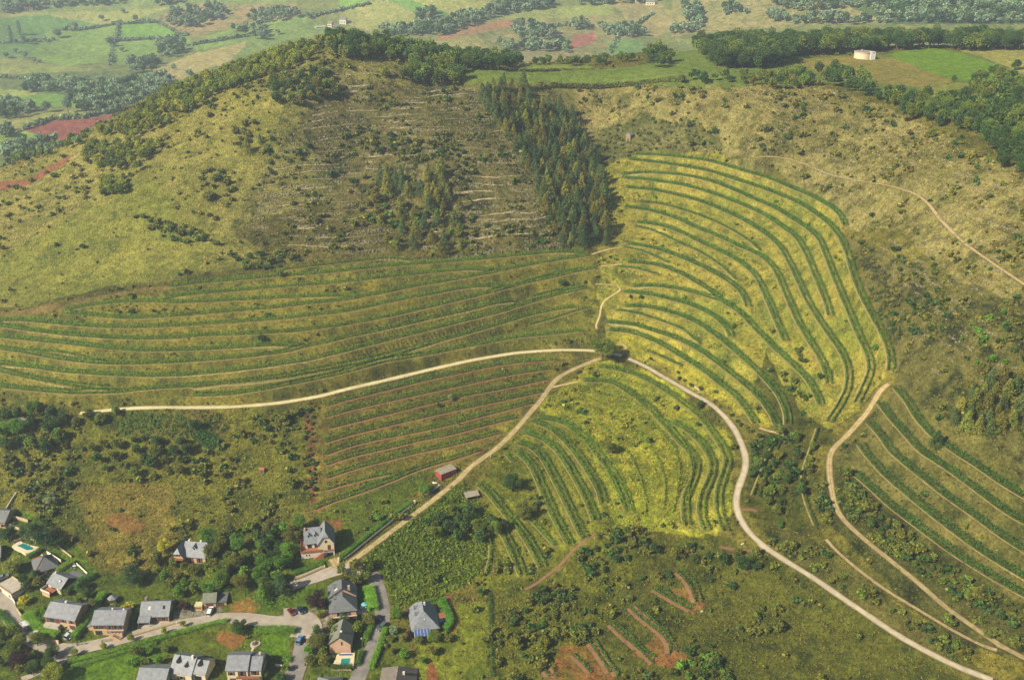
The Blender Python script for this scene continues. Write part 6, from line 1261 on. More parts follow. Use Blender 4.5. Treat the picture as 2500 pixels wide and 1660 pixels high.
# H18, H19
r, L = site('house', 'big brown-grey roof cut by the bottom edge, right of the lower road', 'house', c1('s',926,1706), c1('s',1010,1702))
ro, i = block(r, 0, L, 0, 11.0, D, 3.0, 3.8, 'y', e1=(0, 3.2), wm=TAN, rm=BROWNR); chimney(ro, i, L*.68, 5.5, 1.2, .7)
r, L = site('house', 'blue-grey pyramid roof just showing at the bottom edge below the pool', 'house', c1('s',770,1710), c1('s',828,1710))
ro, i = block(r, 0, L, 0, L, D, 2.8, 2.6, e0=(0, L*.49), e1=(0, L*.49), wm=CREAM, rm=SLATE)
# sheds and huts
r, L = site('shed', 'red wooden shed with grey sheet roof beside the dirt track', 'shed', c1('n',555,672), c1('n',812,535))
ro, i = block(r, 0, L, 0, 4.3, D, 3.1, .25, wm=REDW, rm=SHEET, ov=.25); opening(r, 'f', L*.38, .1, 2.4, 2.4, (0, L, 0, 4.3), 'door', sm=REDW)
r, L = site('shed', 'small stone shed with pale flat roof below the red shed', 'shed', c1('n',1000,1022), c1('n',1205,965))
MB().box(0, L, 0, 2.6, D, 1.7).build('wall', GSTONE, r); MB().add([(-.6, -.5, 1.95), (L+.3, -.5, 1.95), (L+.3, 2.9, 2.5), (-.6, 2.9, 2.5), (-.6, -.5, 2.07), (L+.3, -.5, 2.07), (L+.3, 2.9, 2.62), (-.6, 2.9, 2.62)], [(0, 3, 2, 1), (4, 5, 6, 7), (0, 1, 5, 4), (1, 2, 6, 5), (2, 3, 7, 6), (3, 0, 4, 7)]).build('roof', SHEET, r)
MB().box(L*.1, L*.8, -.04, -.01, .5, 1.6).build('opening', DARK, r)
for u in (0.1, L-.25): MB().box(u, u+.15, .1, .25, 1.7, 2.0).build('post', WHITEP, r)
r, L = site('hut', 'tiny brick hut with reddish roof in the overgrown meadow', 'hut', c1('G',1780,576), c1('G',1812,577))
ro, i = block(r, 0, L, 0, 1.9, D, 1.6, .5, wm=GSTONE, rm=TERRA, ov=.2); opening(r, 'f', L/2, 0, .7, 1.3, (0, L, 0, 1.9), 'door')
r, L = site('shed', 'pale flat-roofed shed among the trees at the left edge', 'shed', c1('G',75,258), c1('G',165,262))
MB().box(0, L, 0, 4.4, D, 2.7).build('wall', GSTONE, r); flat_roof(r, 0, L, 0, 4.4, 2.7, SHEET, .18, .5); opening(r, 'f', L/2, 0, 2, 1.9, (0, L, 0, 4.4), 'door', sm=DARK)
r, L = site('stone_hut', 'lone small stone hut with pitched roof in the scrub above the curved terraces', 'hut', c1('TM',1953,966), c1('TM',1984,968))
ro, i = block(r, 0, L, 0, 3.4, D, 4.3, 1.3, 'y', wm=mat('hut_stone', (168,150,118), (130,114,88), 1.5, bmp=.4), rm=SLATE, ov=.2); opening(r, 'f', L/2, 0, .9, 1.8, (0, L, 0, 3.4), 'door', sm=DARK); opening(r, 'f', L/2, 2.9, .6, .7, (0, L, 0, 3.4), shut=False)
# water tank on the plateau
(tx,), (ty,), (tz,) = cast(*c1('s', 2113, 146)); r = empty('water_tank', (float(tx), float(ty)+6, float(tz)), .1); tag(r, 'round white water tank with square tower on the plateau field', 'water tank')
mb = MB(); n = 40; mb.prism([(6.5*math.cos(6.2832*k/n), 6.5*math.sin(6.2832*k/n)) for k in range(n)], -1.5, 4.4); mb.build('tank_wall', CREAM, r)
mb = MB(); mb.prism([(6.75*math.cos(6.2832*k/n), 6.75*math.sin(6.2832*k/n)) for k in range(n)], 4.4, 5.0); mb.build('tank_rim', CONC, r)
mb = MB(); mb.prism([(6.1*math.cos(6.2832*k/n), 6.1*math.sin(6.2832*k/n)) for k in range(n)], 5.003, 5.12); mb.build('tank_roof', mat('tank_roof', (170,152,132), (146,130,112), .4), r)
tw = MB().box(2.4, 5.9, -7.6, -4.4, -1.5, 5.5).build('tower', WHITEP, r); MB().box(3.4, 5.0, -7.64, -7.57, 4.5, 4.95).build('window', DARK, tw); MB().tube((-.5, 2, 5.1), (-.5, 2, 6.1), .3).build('vent', WHITEP, r)
# far farms
def far_house(A, B, W, h, rise, lab, wm=WHITE, rm=None, name='farmhouse'):
    r, L = site(name, lab, 'house', c1('s', *A), c1('s', *B), 0, None); ro, i = block(r, 0, L, 0, W, -3, h, rise, wm=wm, rm=rm or LICHEN, ov=.4)
    for u in (L*.25, L*.5, L*.75): opening(r, 'f', u, h*.35, 1.2, 1.6, (0, L, 0, W), 'win', False)
far_house((829,60), (845,61), 9, 8, 3, 'largest white building of the far farm above the hilltop wood')
far_house((800,66), (810,68), 7, 6, 3, 'middle white building of the far farm', CREAM)
far_house((813,70), (828,71), 7, 3.5, 2.2, 'pale low building between the white ones of the far farm', STONE)
far_house((770,71), (794,70), 7, 2.6, 1.2, 'long low white barn at the left end of the far farm', WHITE, CONC, 'barn')
far_house((1550,8), (1572,9), 10, 6.5, 3, 'left wing of the far stone farm at the top edge', STONE, TERRA)
far_house((1576,14), (1599,13), 9, 5.5, 3, 'right wing of the far stone farm at the top edge', CREAM, LICHEN)
far_house((60,27), (81,27), 9, 5, 3, 'far red-brown house at the top left, in front of a wood', PINK, TERRA)
far_house((138,14), (148,14), 6, 3, 1.5, 'tiny white far shed at the top left', WHITE, CONC, 'barn')
# ---------------------------------------------------------------- hedges, walls, gardens
def hedge(pts, w, h, col, label, group=None, dens=1.0, cat='hedge', leaf=.10):
    x, y, z, nx, ny = polyline(pts, .8, 3); rg = np.random.default_rng(int(abs(x[0])*7+abs(y[0])))
    n = len(x); k = int(62*w*max(h, 1)*dens)+10; i = np.repeat(np.arange(n), k); m = len(i)
    lat = rg.uniform(-.5, .5, m)*w; hh = rg.uniform(.05, 1, m)*h; top = rg.random(m) < .45; hq = h*(1+(fbm(x/3, y/3, 7, 2)-.5)*(.7 if leaf > .2 else .12))[i]; hh = np.where(top, hq*rg.uniform(.88, 1.04, m), hh); lat = np.where(top, lat, np.sign(lat)*w*.5*rg.uniform(.85, 1.05, m))
    Pn = np.stack([x[i]+nx[i]*lat+rg.normal(size=m)*.3, y[i]+ny[i]*lat+rg.normal(size=m)*.3, z[i]+hh], 1)
    V, Q = leaf_quads(Pn, leaf*rg.uniform(.7, 1.3, m), rg); T = g3(m, rg, .75, 1.25)
    # solid core of twigs
    ck = .9 if leaf < .2 else .6; cs = np.array([(-.42*ck, 0), (-.42*ck, ck), (.42*ck, ck), (.42*ck, 0)]); C = np.stack([np.stack([x+nx*a*w, y+ny*a*w, z+b*h-.1], 1) for a, b in cs], 1).reshape(-1, 3)
    q = (np.arange(n-1)[:, None]*4+np.arange(3)[None]); qq = np.stack([q, q+1, q+5, q+4], -1).reshape(-1, 4)+len(V)
    caps = np.array([[0, 1, 2, 3], [(n-1)*4+3, (n-1)*4+2, (n-1)*4+1, (n-1)*4]])+len(V)
    o = fast_mesh('hedge', np.concatenate([V, C]), np.concatenate([Q, qq, caps]), FOL, tint=np.concatenate([T, np.full((len(C), 3), .7)])*srgb(GREEN.get(col, col), VEG*1.35))
    return tag(o, label, cat, group)
hedge(P(('h',[(238,985),(300,1075),(400,1150),(545,1195)])), 3.0, 2.2, (104,140,40), 'thick clipped hedge curving round the leftmost tan house')
hedge(P(('h',[(655,1225),(720,1160),(790,1060),(870,930),(950,790)])), 1.8, 2.4, (92,128,38), 'tall straight hedge between the two left tan houses')
hedge(P(('h',[(535,800),(640,740),(760,680),(870,615)])), 2.2, 2.2, (70,106,36), 'hedge running behind the house with the red gable')
hedge(P(('h',[(500,600),(590,550),(685,490)])), 1.8, 1.8, (104,128,38), 'hedge on the right of the hipped roof house')
hedge(P(('h',[(240,480),(310,430),(400,380)])), 1.4, 1.6, (74,104,38), 'low hedge between the left pool and the hipped roof house')
hedge(P(('h',[(1200,1070),(1240,1010),(1280,930)])), 1.6, 1.8, (74,110,36), 'short hedge between the middle and right tan houses')
hedge(P(('h',[(-20,940),(60,1030),(130,1100),(185,1150)])), 1.6, 1.6, (70,106,36), 'hedge along the left side of the descending street')
hedge(P(('h',[(610,1410),(800,1370),(1000,1320),(1300,1235),(1600,1150),(1867,1080)]), ('i', [(500,1050),(600,1035)])), 1.5, 1.3, (96,128,40), 'long hedge on the grass verge below the village street')
hedge(P(('h',[(640,1460),(850,1400),(1150,1310),(1450,1225)])), 1.3, 1.0, (92,122,38), 'lower second hedge on the verge below the street')
hedge(P(('i',[(820,1120),(900,1135),(1000,1115),(1100,1120),(1220,1135)])), 2.2, 1.8, (92,124,38), 'bushy hedge on the lower side of the street by the square')
hedge(P(('i',[(1085,1380),(1130,1385),(1175,1390)])), 2.2, 1.2, (84,118,34), 'clipped hedge right of the cream house')
hedge(P(('j',[(740,720),(765,800),(785,880),(790,960)])), 3.2, 1.9, (104,146,40), 'broad bright clipped hedge between the pink house and the lower road')
hedge(P(('j',[(800,985),(785,1060),(745,1150),(710,1240)])), 1.5, 1.6, (80,116,36), 'hedge down the left side of the lower road')
hedge(P(('j',[(395,1470),(500,1474),(612,1468)])), 1.3, 1.8, (62,84,30), 'dark clipped hedge in front of the square pool')
hedge(P(('j',[(632,1465),(665,1390),(690,1300)])), 1.2, 1.7, (72,100,34), 'clipped hedge on the right side of the square pool')
hedge(P(('j',[(905,1090),(880,1180),(840,1300),(790,1420),(765,1490)])), 1.6, 1.7, (96,132,38), 'long hedge down the right side of the lower road')
hedge(P(('j',[(1405,835),(1440,900),(1475,980),(1500,1050),(1490,1110),(1425,1140)])), 1.8, 2.0, (78,124,40), 'hedge curving round the back of the house with the blue awning')
hedge(P(('j',[(1120,920),(1230,870),(1390,825)])), .9, 1.0, (84,116,34), 'low hedge between the crop field and the hipped house garden')
hedge(P(('j',[(475,485),(560,410),(660,330),(780,230),(900,140),(1010,50)]), ('V', [(870,775)])), 1.3, 1.5, (74,112,36), 'long straight hedge beside the dirt track above the village')
hedge(P(('i',[(1170,610),(1290,575),(1400,540),(1480,505)])), 1.6, 1.4, (76,112,36), 'hedge above the stone wall of the upper street')
hedge(P(('TM',[(1420,590),(1600,598),(1800,600),(2000,585),(2200,560),(2352,555)])), 2.5, 2.6, (96,104,48), 'low scrubby hedge between the green plateau field and the dry slope', dens=.35, leaf=.34)
hedge(P(('TM',[(1210,490),(1400,488),(1500,485)])), 2.0, 1.6, (92,104,50), 'low hedge at the near edge of the yellow plateau strip', dens=.35, leaf=.3)
hedge(P(('W',[(170,760),(180,950),(185,1150),(190,1350),(195,1560)])), 1.2, .8, (70,88,36), 'long thin straight hedge line running down to the bottom edge')
def wall(pts, h, t, m, label, name='garden_wall', cat='wall', group=None):
    x, y, z, nx, ny = polyline(pts, 1.0, 1); n = len(x); top = smooth1(z+h, 5)
    V = []
    for a, b in ((-.5, 0), (-.5, 1), (.5, 1), (.5, 0)): V.append(np.stack([x+nx*a*t, y+ny*a*t, top if b else z-.8], 1))
    V = np.stack(V, 1).reshape(-1, 3); q = np.arange(n-1)[:, None]*4+np.arange(4)[None]; q2 = np.arange(n-1)[:, None]*4+np.array([1, 2, 3, 0])[None]
    Q = np.stack([q, q2, q2+4, q+4], -1).reshape(-1, 4); Q = np.concatenate([Q, [[0, 1, 2, 3], [n*4-1, n*4-2, n*4-3, n*4-4]]])
    return tag(fast_mesh(name, V, Q, m), label, cat, group)
wall(P(('h',[(148,915),(190,985),(235,1030)])), 1.2, .4, STONE, 'tan retaining wall at the bend above the two white vans')
wall(P(('h',[(292,1110),(400,1185),(470,1225),(560,1245)])), 1.6, .4, TAN, 'tan wall below the thick clipped hedge on the street')
wall(P(('h',[(1135,1195),(1280,1150),(1450,1100),(1640,1045)])), 1.2, .4, STONE, 'long tan retaining wall in front of the rightmost tan house')
wall(P(('h',[(690,1255),(790,1240)])), 1.1, .3, GSTONE, 'short grey wall left of the gate of the middle tan house')
wall(P(('h',[(905,1225),(1010,1215),(1130,1190)])), .9, .4, GSTONE, 'low garden wall in front of the middle tan house')
wall(P(('i',[(1172,668),(1290,625),(1400,575),(1490,535)])), 1.4, .5, STONE, 'mossy stone wall on the uphill side of the upper street')
wall(P(('h',[(418,408),(480,450),(575,510)])), 1.5, .3, WHITE, 'pale wall behind the hipped roof house')
wall(P(('h',[(512,340),(590,400),(668,465)])), .8, .3, STONE, 'low pale wall of the upper kitchen garden')
wall(P(('h',[(690,500),(750,560),(810,615)])), .8, .3, WHITE, 'low white wall at the end of the small lawn')
wall(P(('h',[(75,95),(170,105),(275,140)])), 1.6, .4, STONE, 'stone wall behind the terrace at the left edge')
wall(P(('h',[(70,160),(130,180),(200,215)])), 1.4, .4, STONE, 'stone wall in front of the terrace at the left edge')
wall(P(('q',[(190,605),(270,530),(370,480),(480,470),(540,530),(605,560)])), 1.5, .35, STONE, 'curved tan wall round the back of the left pool')
wall(P(('h',[(10,690),(60,740),(115,830),(150,900)])), 1.1, .35, WHITE, 'white street wall below the flat-roofed garage')
wall(P(('j',[(385,1478),(500,1485),(615,1475)])), .7, .3, STONE, 'low stone wall under the hedge of the square pool')
wall(P(('j',[(500,500),(660,372),(840,225),(1010,90)]), ('V', [(878,785)])), 1.0, .3, GSTONE, 'long grey wall along the uphill side of the dirt track')
wall(P(('V',[(925,745),(1000,700),(1062,655)])), 1.0, .3, GSTONE, 'grey wall below the junk yard of the red shed')
wall(P(('i',[(995,1435),(1065,1440),(1140,1450),(1140,1500)])), .8, .25, WHITE, 'low white wall round the garden right of the cream house')
wall(P(('R',[(92,1098),(142,1136)])), .7, .6, STONE, 'crumbling white stone wall beside the paved lane', 'ruined_wall')
wall(P(('G',[(40,845),(80,770),(122,700)])), 1.0, .25, WHITE, 'thin pale wall of the field at the left edge')
mb = MB()
def pier(crop, x, y, h, label):
    (a,), (b,), (c,) = cast(*c1(crop, x, y)); r = MB().box(a-.3, a+.3, b-.3, b+.3, c-.4, c+h); r.box(a-.4, a+.4, b-.4, b+.4, c+h+.003, c+h+.15); tag(r.build('gate_pier', CREAM), label, 'gate pier')
pier('p', 1655, 1195, 1.7, 'pale gate pier at the drive of the tall cream house'); pier('V', 875, 785, 1.6, 'grey pier at the upper end of the track wall')
# ---------------------------------------------------------------- pools
def pool(deck, water, label, flat=None):
    X, Y, Z = cast([p[0] for p in deck], [p[1] for p in deck]); z0 = float(np.median(Z))+.25
    if flat is not None: z0 = flat
    # level deck: intersect the lines of sight with the deck height
    def lv(ps, zz): return [tuple(float(q) for q in world_pt(a, b, zz)) for a, b in ps]
    d = lv(deck, z0); w = lv(water, z0); c = (sum(p[0] for p in w)/len(w), sum(p[1] for p in w)/len(w)); r = empty('swimming_pool', (c[0], c[1], z0)); tag(r, label, 'pool')
    L_ = lambda ps: [(a-c[0], b-c[1]) for a, b in ps]
    MB().prism(L_(d), -1.6, 0).build('deck', CREAM, r); MB().prism(L_([((a-c[0])*1.12+c[0], (b-c[1])*1.12+c[1]) for a, b in w]), -1.0, .05).build('coping', WHITE, r); MB().prism(L_(w), -.9, .06).build('water', POOLW, r)
    return r
pool(P(('q',[(185,605),(270,545),(375,495),(475,485),(540,540),(610,575),(620,665),(480,705),(400,715)])), P(('q',[(270,600),(375,560),(532,632),(522,665),(430,672)])), 'green swimming pool with pale deck at the left, behind the hipped roof house')
r = pool(P(('k',[(195,1345),(255,1190),(330,1165),(520,1165),(505,1345)])), P(('k',[(303,1345),(325,1248),(455,1243),(440,1345)])), 'square turquoise swimming pool below the pink gable')
MB().tube((-2.6, 3.1, .35), (1.6, 3.2, .35), .22).build('cover_roller', mat('blue_cover', (40,70,160), (30,54,130), 1), r)
# ---------------------------------------------------------------- round fountain, gazebo, kiosk, lamp, furniture
(a,), (b,), (c,) = cast(*c1('i', 835, 1240)); r = empty('round_planter', (float(a), float(b), float(c))); tag(r, 'round stone planter with path in the garden above the cream house', 'planter')
mb = MB(); n = 20
for R0, z1 in ((1.75, .35),): mb.prism([(R0*math.cos(6.2832*k/n), R0*math.sin(6.2832*k/n)) for k in range(n)], -.5, z1)
mb.build('rim', CONC, r); MB().prism([(1.1*math.cos(6.2832*k/n), 1.1*math.sin(6.2832*k/n)) for k in range(n)], .3, .42).build('earth', mat('planter_earth', (130,86,60), (96,70,52), 3), r); MB().ball((0, 0, .7), .35, .35, .4).build('plant', mat('plant_green', (96,120,50), None, 4), r)
strip([polyline(P(('i',[(820,1265),(800,1300),(790,1325)])), .6, 1)+(.7,)], 'garden_path', CONC, .05)
(a,), (b,), (c,) = cast(*c1('h', 1022, 882)); r = empty('gazebo', (float(a), float(b)+1.4, float(c)), .4); tag(r, 'small open gazebo with grey hipped roof behind the tan houses', 'gazebo')
mb = MB(); pts = [(1.9*math.cos(6.2832*k/6), 1.9*math.sin(6.2832*k/6)) for k in range(6)]
mb.add([(x_, y_, 2.2) for x_, y_ in pts]+[(x_, y_, 2.08) for x_, y_ in pts]+[(0, 0, 3.3)], [(k, (k+1) % 6, 12) for k in range(6)]+[(k, k+6, (k+1) % 6+6, (k+1) % 6) for k in range(6)]+[(11, 10, 9, 8, 7, 6)]); mb.build('roof', SLATE, r)
for x_, y_ in pts: MB().box(x_*.88-.07, x_*.88+.07, y_*.88-.07, y_*.88+.07, -.5, 2.1).build('post', WOODL, r)
MB().prism([(x_*.9, y_*.9) for x_, y_ in pts], -.4, .12).build('floor', GSTONE, r)
(a,), (b,), (c,) = cast(*c1('i', 285, 938)); r = empty('kiosk', (float(a), float(b), float(c)), .02); tag(r, 'beige boxy trailer hut left of the two-door garage', 'hut')
MB().box(0, 2.6, 0, 2.4, .1, 2.1).build('body', mat('beige_panel', (222,196,128), (206,178,110), 1), r); MB().box(-.12, 2.72, -.12, 2.52, 2.1, 2.25).build('roof', mat('beige_roof', (236,222,170), None, 1), r); MB().box(.3, 2.3, -.05, -.01, .9, 1.7).build('window', WOODL, r)
def lamp(crop, x, y, label, h=5):
    (a,), (b,), (c,) = cast(*c1(crop, x, y)); r = empty('street_lamp', (float(a), float(b), float(c))); tag(r, label, 'street lamp', 'street lamps')
    MB().tube((0, 0, -.3), (0, 0, h), .09, .06).build('pole', METAL, r); MB().tube((0, 0, h), (0, -.7, h+.25), .05, .05).build('arm', METAL, r); MB().ball((0, -.85, h+.22), .22, .4, .14).build('lamp_head', WHITEP, r)
lamp('k', 635, 1088, 'street lamp on the left side of the lower road', 4.6); lamp('h', 665, 1250, 'street lamp at the street corner of the tall straight hedge', 3.6)
def parasol(crop, x, y, m, label, h=2.4, R0=1.3):
    (a,), (b,), (c,) = cast(*c1(crop, x, y)); r = empty('parasol', (float(a), float(b), float(c))); tag(r, label, 'parasol'); n = 8
    MB().tube((0, 0, -.1), (0, 0, h), .04).build('pole', METAL, r); MB().add([(R0*math.cos(6.2832*k/n), R0*math.sin(6.2832*k/n), h-.45) for k in range(n)]+[(0, 0, h+.1)]+[(R0*math.cos(6.2832*k/n), R0*math.sin(6.2832*k/n), h-.6) for k in range(n)], [(k, (k+1) % n, n) for k in range(n)]+[(k, k+n+1, (k+1) % n+n+1, (k+1) % n) for k in range(n)]).build('canopy', m, r)
parasol('h', 1330, 1034, mat('red_cloth', (206,30,34), None, 1), 'red parasol on the terrace of the rightmost tan house', 1.9, 1.5)
parasol('k', 665, 498, mat('turquoise_cloth', (140,214,214), (70,160,170), 1), 'turquoise and white parasol on the lawn right of the pink house', 2.0, 1.2)
parasol('k', 510, 235, mat('green_cloth', (30,140,90), None, 1), 'green parasol behind the pink house', 2.0, 1.2)
def table_set(crop, x, y, label):
    (a,), (b,), (c,) = cast(*c1(crop, x, y)); r = empty('garden_table', (float(a), float(b), float(c))); tag(r, label, 'garden table'); n = 12
    MB().prism([(.75*math.cos(6.2832*k/n), .5*math.sin(6.2832*k/n)) for k in range(n)], .7, .75).build('table_top', WHITEP, r)
    for u, v in ((-.4, -.2), (.4, -.2), (-.4, .2), (.4, .2)): MB().tube((u, v, 0), (u, v, .7), .03).build('leg', WHITEP, r)
    return (float(a), float(b), float(c))
def chair(a, b, c, rz, label, group):
    r = empty('garden_chair', (a, b, c), rz); tag(r, label, 'garden chair', group); MB().box(-.25, .25, -.25, .25, .42, .47).build('seat', WHITEP, r); MB().box(-.25, .25, .22, .27, .47, .95).build('backrest', WHITEP, r)
    for u in (-.22, .22):
        for v in (-.22, .22): MB().tube((u, v, 0), (u, v, .42), .025, n=5).build('leg', WHITEP, r)
for crop, x, y, w_ in (('h', 470, 1072, 'on the terrace of the leftmost tan house'), ('k', 625, 520, 'on the lawn right of the pink house'), ('h', 680, 540, 'at the corner of the small lawn')):
    a, b, c = table_set(crop, x, y, 'white garden table '+w_)
    zoff = 2.3 if 'terrace' in w_ else 0
    for k in range(4): an = k*1.57+.4; chair(a+1.15*math.cos(an), b+1.15*math.sin(an), float(gh(a+1.15*math.cos(an), b+1.15*math.sin(an))), an-1.57, 'white garden chair round the white table '+w_, 'white garden chairs '+w_)
# ---------------------------------------------------------------- vehicles
TYRE = mat('tyre', (30,30,30), None, 2, rough=.9); GLASSC = mat('car_glass', (30,36,44), None, 1, rough=.08); CHROME = mat('hub', (180,180,184), None, 1, rough=.3); LAMP = mat('head_lamp', (230,232,236), None, 1, rough=.1); TAIL = mat('tail_lamp', (170,20,20), None, 1, rough=.2)
def paint_mat(n, c):
    m = mat(n, c, tuple(int(v*.97) for v in c), 1, rough=.25); m.node_tree.nodes['Principled BSDF'].inputs['Coat Weight'].default_value = .5; return m
def loft(mb, prof, ys):
    """side profile (x,z) lofted over widths: ys = [(y, shrink)]"""
    n = len(prof); cxm = sum(p[0] for p in prof)/n; czm = sum(p[1] for p in prof)/n; V = []
    for y, s in ys: V += [(cxm+(x-cxm)*s, y, czm+(z-czm)*s) for x, z in prof]
    Fs = []
    for j in range(len(ys)-1):
        for k in range(n): Fs.append((j*n+k, j*n+(k+1) % n, (j+1)*n+(k+1) % n, (j+1)*n+k))
    Fs += [tuple(range(n)), tuple(range((len(ys)-1)*n, len(ys)*n))[::-1]]
    return mb.add(V, Fs)
def car(A, B, typ, pm, label):
    """A, B: picture points under the rear and the front of the car"""
    (ax,), (ay,), (az_,) = cast(*A); (bx,), (by,), (bz,) = cast(*B); mx_, my_ = (ax+bx)/2, (ay+by)/2; rz = math.atan2(by-ay, bx-ax)
    r = empty('parked_van' if typ == 'van' else 'parked_car', (mx_, my_, float(gh(mx_, my_))+.12), rz); r.rotation_euler[1] = -math.atan2(bz-az_, math.hypot(bx-ax, by-ay)); tag(r, label, 'van' if typ == 'van' else 'car')
    if typ == 'van': L, Wd, body, cab = 4.9, .95, [(-2.4,.35),(2.3,.35),(2.42,.8),(2.2,1.05),(1.55,1.2),(.95,2.05),(-2.35,2.1),(-2.45,1.0)], [(1.48,1.25),(.98,1.95),(.1,1.95),(.1,1.25)]
    elif typ == 'estate': L, Wd, body, cab = 4.5, .88, [(-2.2,.3),(2.2,.3),(2.25,.65),(2.1,.85),(1.1,.97),(-2.1,.98),(-2.25,.7)], [(1.15,.95),(.45,1.44),(-1.75,1.44),(-2.1,.97)]
    else: L, Wd, body, cab = 4.0, .84, [(-1.95,.3),(1.95,.3),(2.0,.62),(1.85,.82),(.95,.95),(-1.8,.97),(-1.98,.7)], [(1.0,.92),(.35,1.42),(-1.2,1.44),(-1.78,.95)]
    mb = MB(); loft(mb, body, [(-Wd, .94), (-Wd*.93, 1), (Wd*.93, 1), (Wd, .94)]); mb.build('body', pm, r, bevel=.05)
    if typ == 'van':
        g_ = MB(); loft(g_, [(1.52,1.22),(.96,2.0),(.2,2.0),(.2,1.22)], [(-Wd-.004, .9), (Wd+.004, .9)]); g_.build('side_window', GLASSC, r); MB().add([(1.62, -.75, 1.25), (1.62, .75, 1.25), (1.03, .7, 2.0), (1.03, -.7, 2.0)], [(0, 1, 2, 3)]).build('windscreen', GLASSC, r); MB().box(-2.47, -2.43, -.6, .6, 1.3, 1.85).build('rear_window', GLASSC, r)
    else:
        g_ = MB(); loft(g_, cab, [(-Wd*.86, 1), (-Wd*.7, 1.0), (Wd*.7, 1.0), (Wd*.86, 1)]); g_.build('windows', GLASSC, r)
        t_ = MB(); tx = [p for p in cab[1:3]]; t_.box(tx[1][0]+.05, tx[0][0]-.02, -Wd*.8, Wd*.8, 1.40, 1.50); t_.build('roof', pm, r, bevel=.03)
    for sx_ in (-L*.31, L*.31):
        for sy_ in (-1, 1):
            w_ = MB().tube((sx_, sy_*(Wd-.18), .32), (sx_, sy_*(Wd+.03), .32), .32, n=14).build('wheel', TYRE, r); MB().tube((sx_, sy_*(Wd+.031), .32), (sx_, sy_*(Wd+.05), .32), .18, n=10).build('rim', CHROME, w_)
    xf = max(p[0] for p in body); xr = min(p[0] for p in body)
    for sy_ in (-1, 1): MB().box(xf-.12, xf+.02, sy_*.55-.18, sy_*.55+.18, .62, .8).build('headlight', LAMP, r); MB().box(xr-.02, xr+.1, sy_*.62-.12, sy_*.62+.12, .7, .95).build('tail_lamp', TAIL, r)
WC = paint_mat('white_paint', (240,240,238)); BLK = paint_mat('dark_blue_paint', (34,46,74)); LB = paint_mat('light_blue_paint', (110,146,190)); GR = paint_mat('grey_paint', (120,126,132)); RD = paint_mat('dark_red_paint', (120,26,24)); SG = paint_mat('slate_paint', (86,98,108)); SI = paint_mat('silver_paint', (196,200,204))
car(c1('i',412,978), c1('i',438,905), 'estate', WC, 'white estate car parked in front of the two-door garage')
car(c1('h',262,1106), c1('h',205,1056), 'van', WC, 'upper one of two white vans on the left street')
car(c1('h',372,1196), c1('h',300,1148), 'van', WC, 'lower one of two white vans on the left street')
car(c1('h',612,1195), c1('h',658,1140), 'hatch', SI, 'silver car in the drive beside the tall straight hedge')
car(c1('i',1150,940), c1('i',1178,975), 'hatch', RD, 'dark red car parked at the top edge of the square')
car(c1('i',1240,925), c1('i',1268,960), 'hatch', BLK, 'dark blue car parked right of the red one on the square')
car(c1('i',1228,1245), c1('i',1250,1180), 'hatch', LB, 'light blue car parked below the square')
car(c1('j',822,1045), c1('j',850,1000), 'hatch', BLK, 'dark blue car at the left edge of the lower road')
car(c1('j',895,1070), c1('j',848,1115), 'estate', SG, 'slate grey car driving down the lower road')
car(c1('h',5,655), c1('h',70,625), 'estate', GR, 'grey car in the yard behind the flat-roofed garage')
car(c1('j',1400,1060), c1('j',1440,1045), 'hatch', BLK, 'dark car under the beige carport of the hipped house')
(a,), (b,), (c,) = cast(*c1('i', 1315, 1272)); r = empty('motorbike', (float(a), float(b), float(c)+.15), 2.3); tag(r, 'small motorbike standing in the street below the square', 'motorbike')
for x_ in (-.65, .65):
    mb = MB(); n = 14
    for k in range(n):
        p, q = 6.2832*k/n, 6.2832*(k+1)/n; mb.tube((x_+.28*math.cos(p), 0, .3+.28*math.sin(p)), (x_+.28*math.cos(q), 0, .3+.28*math.sin(q)), .05, n=5)
    mb.build('wheel', TYRE, r)
MB().ball((.1, 0, .72), .3, .15, .16).build('tank', SG, r); MB().box(-.7, -.15, -.12, .12, .66, .76).build('seat', TYRE, r, bevel=.03); MB().tube((.65, 0, .3), (.42, 0, .95), .04).build('fork', METAL, r); MB().tube((.4, -.32, .98), (.4, .32, .98), .025).build('handlebar', METAL, r); MB().box(-.3, .25, -.13, .13, .25, .6).build('engine', METAL, r)
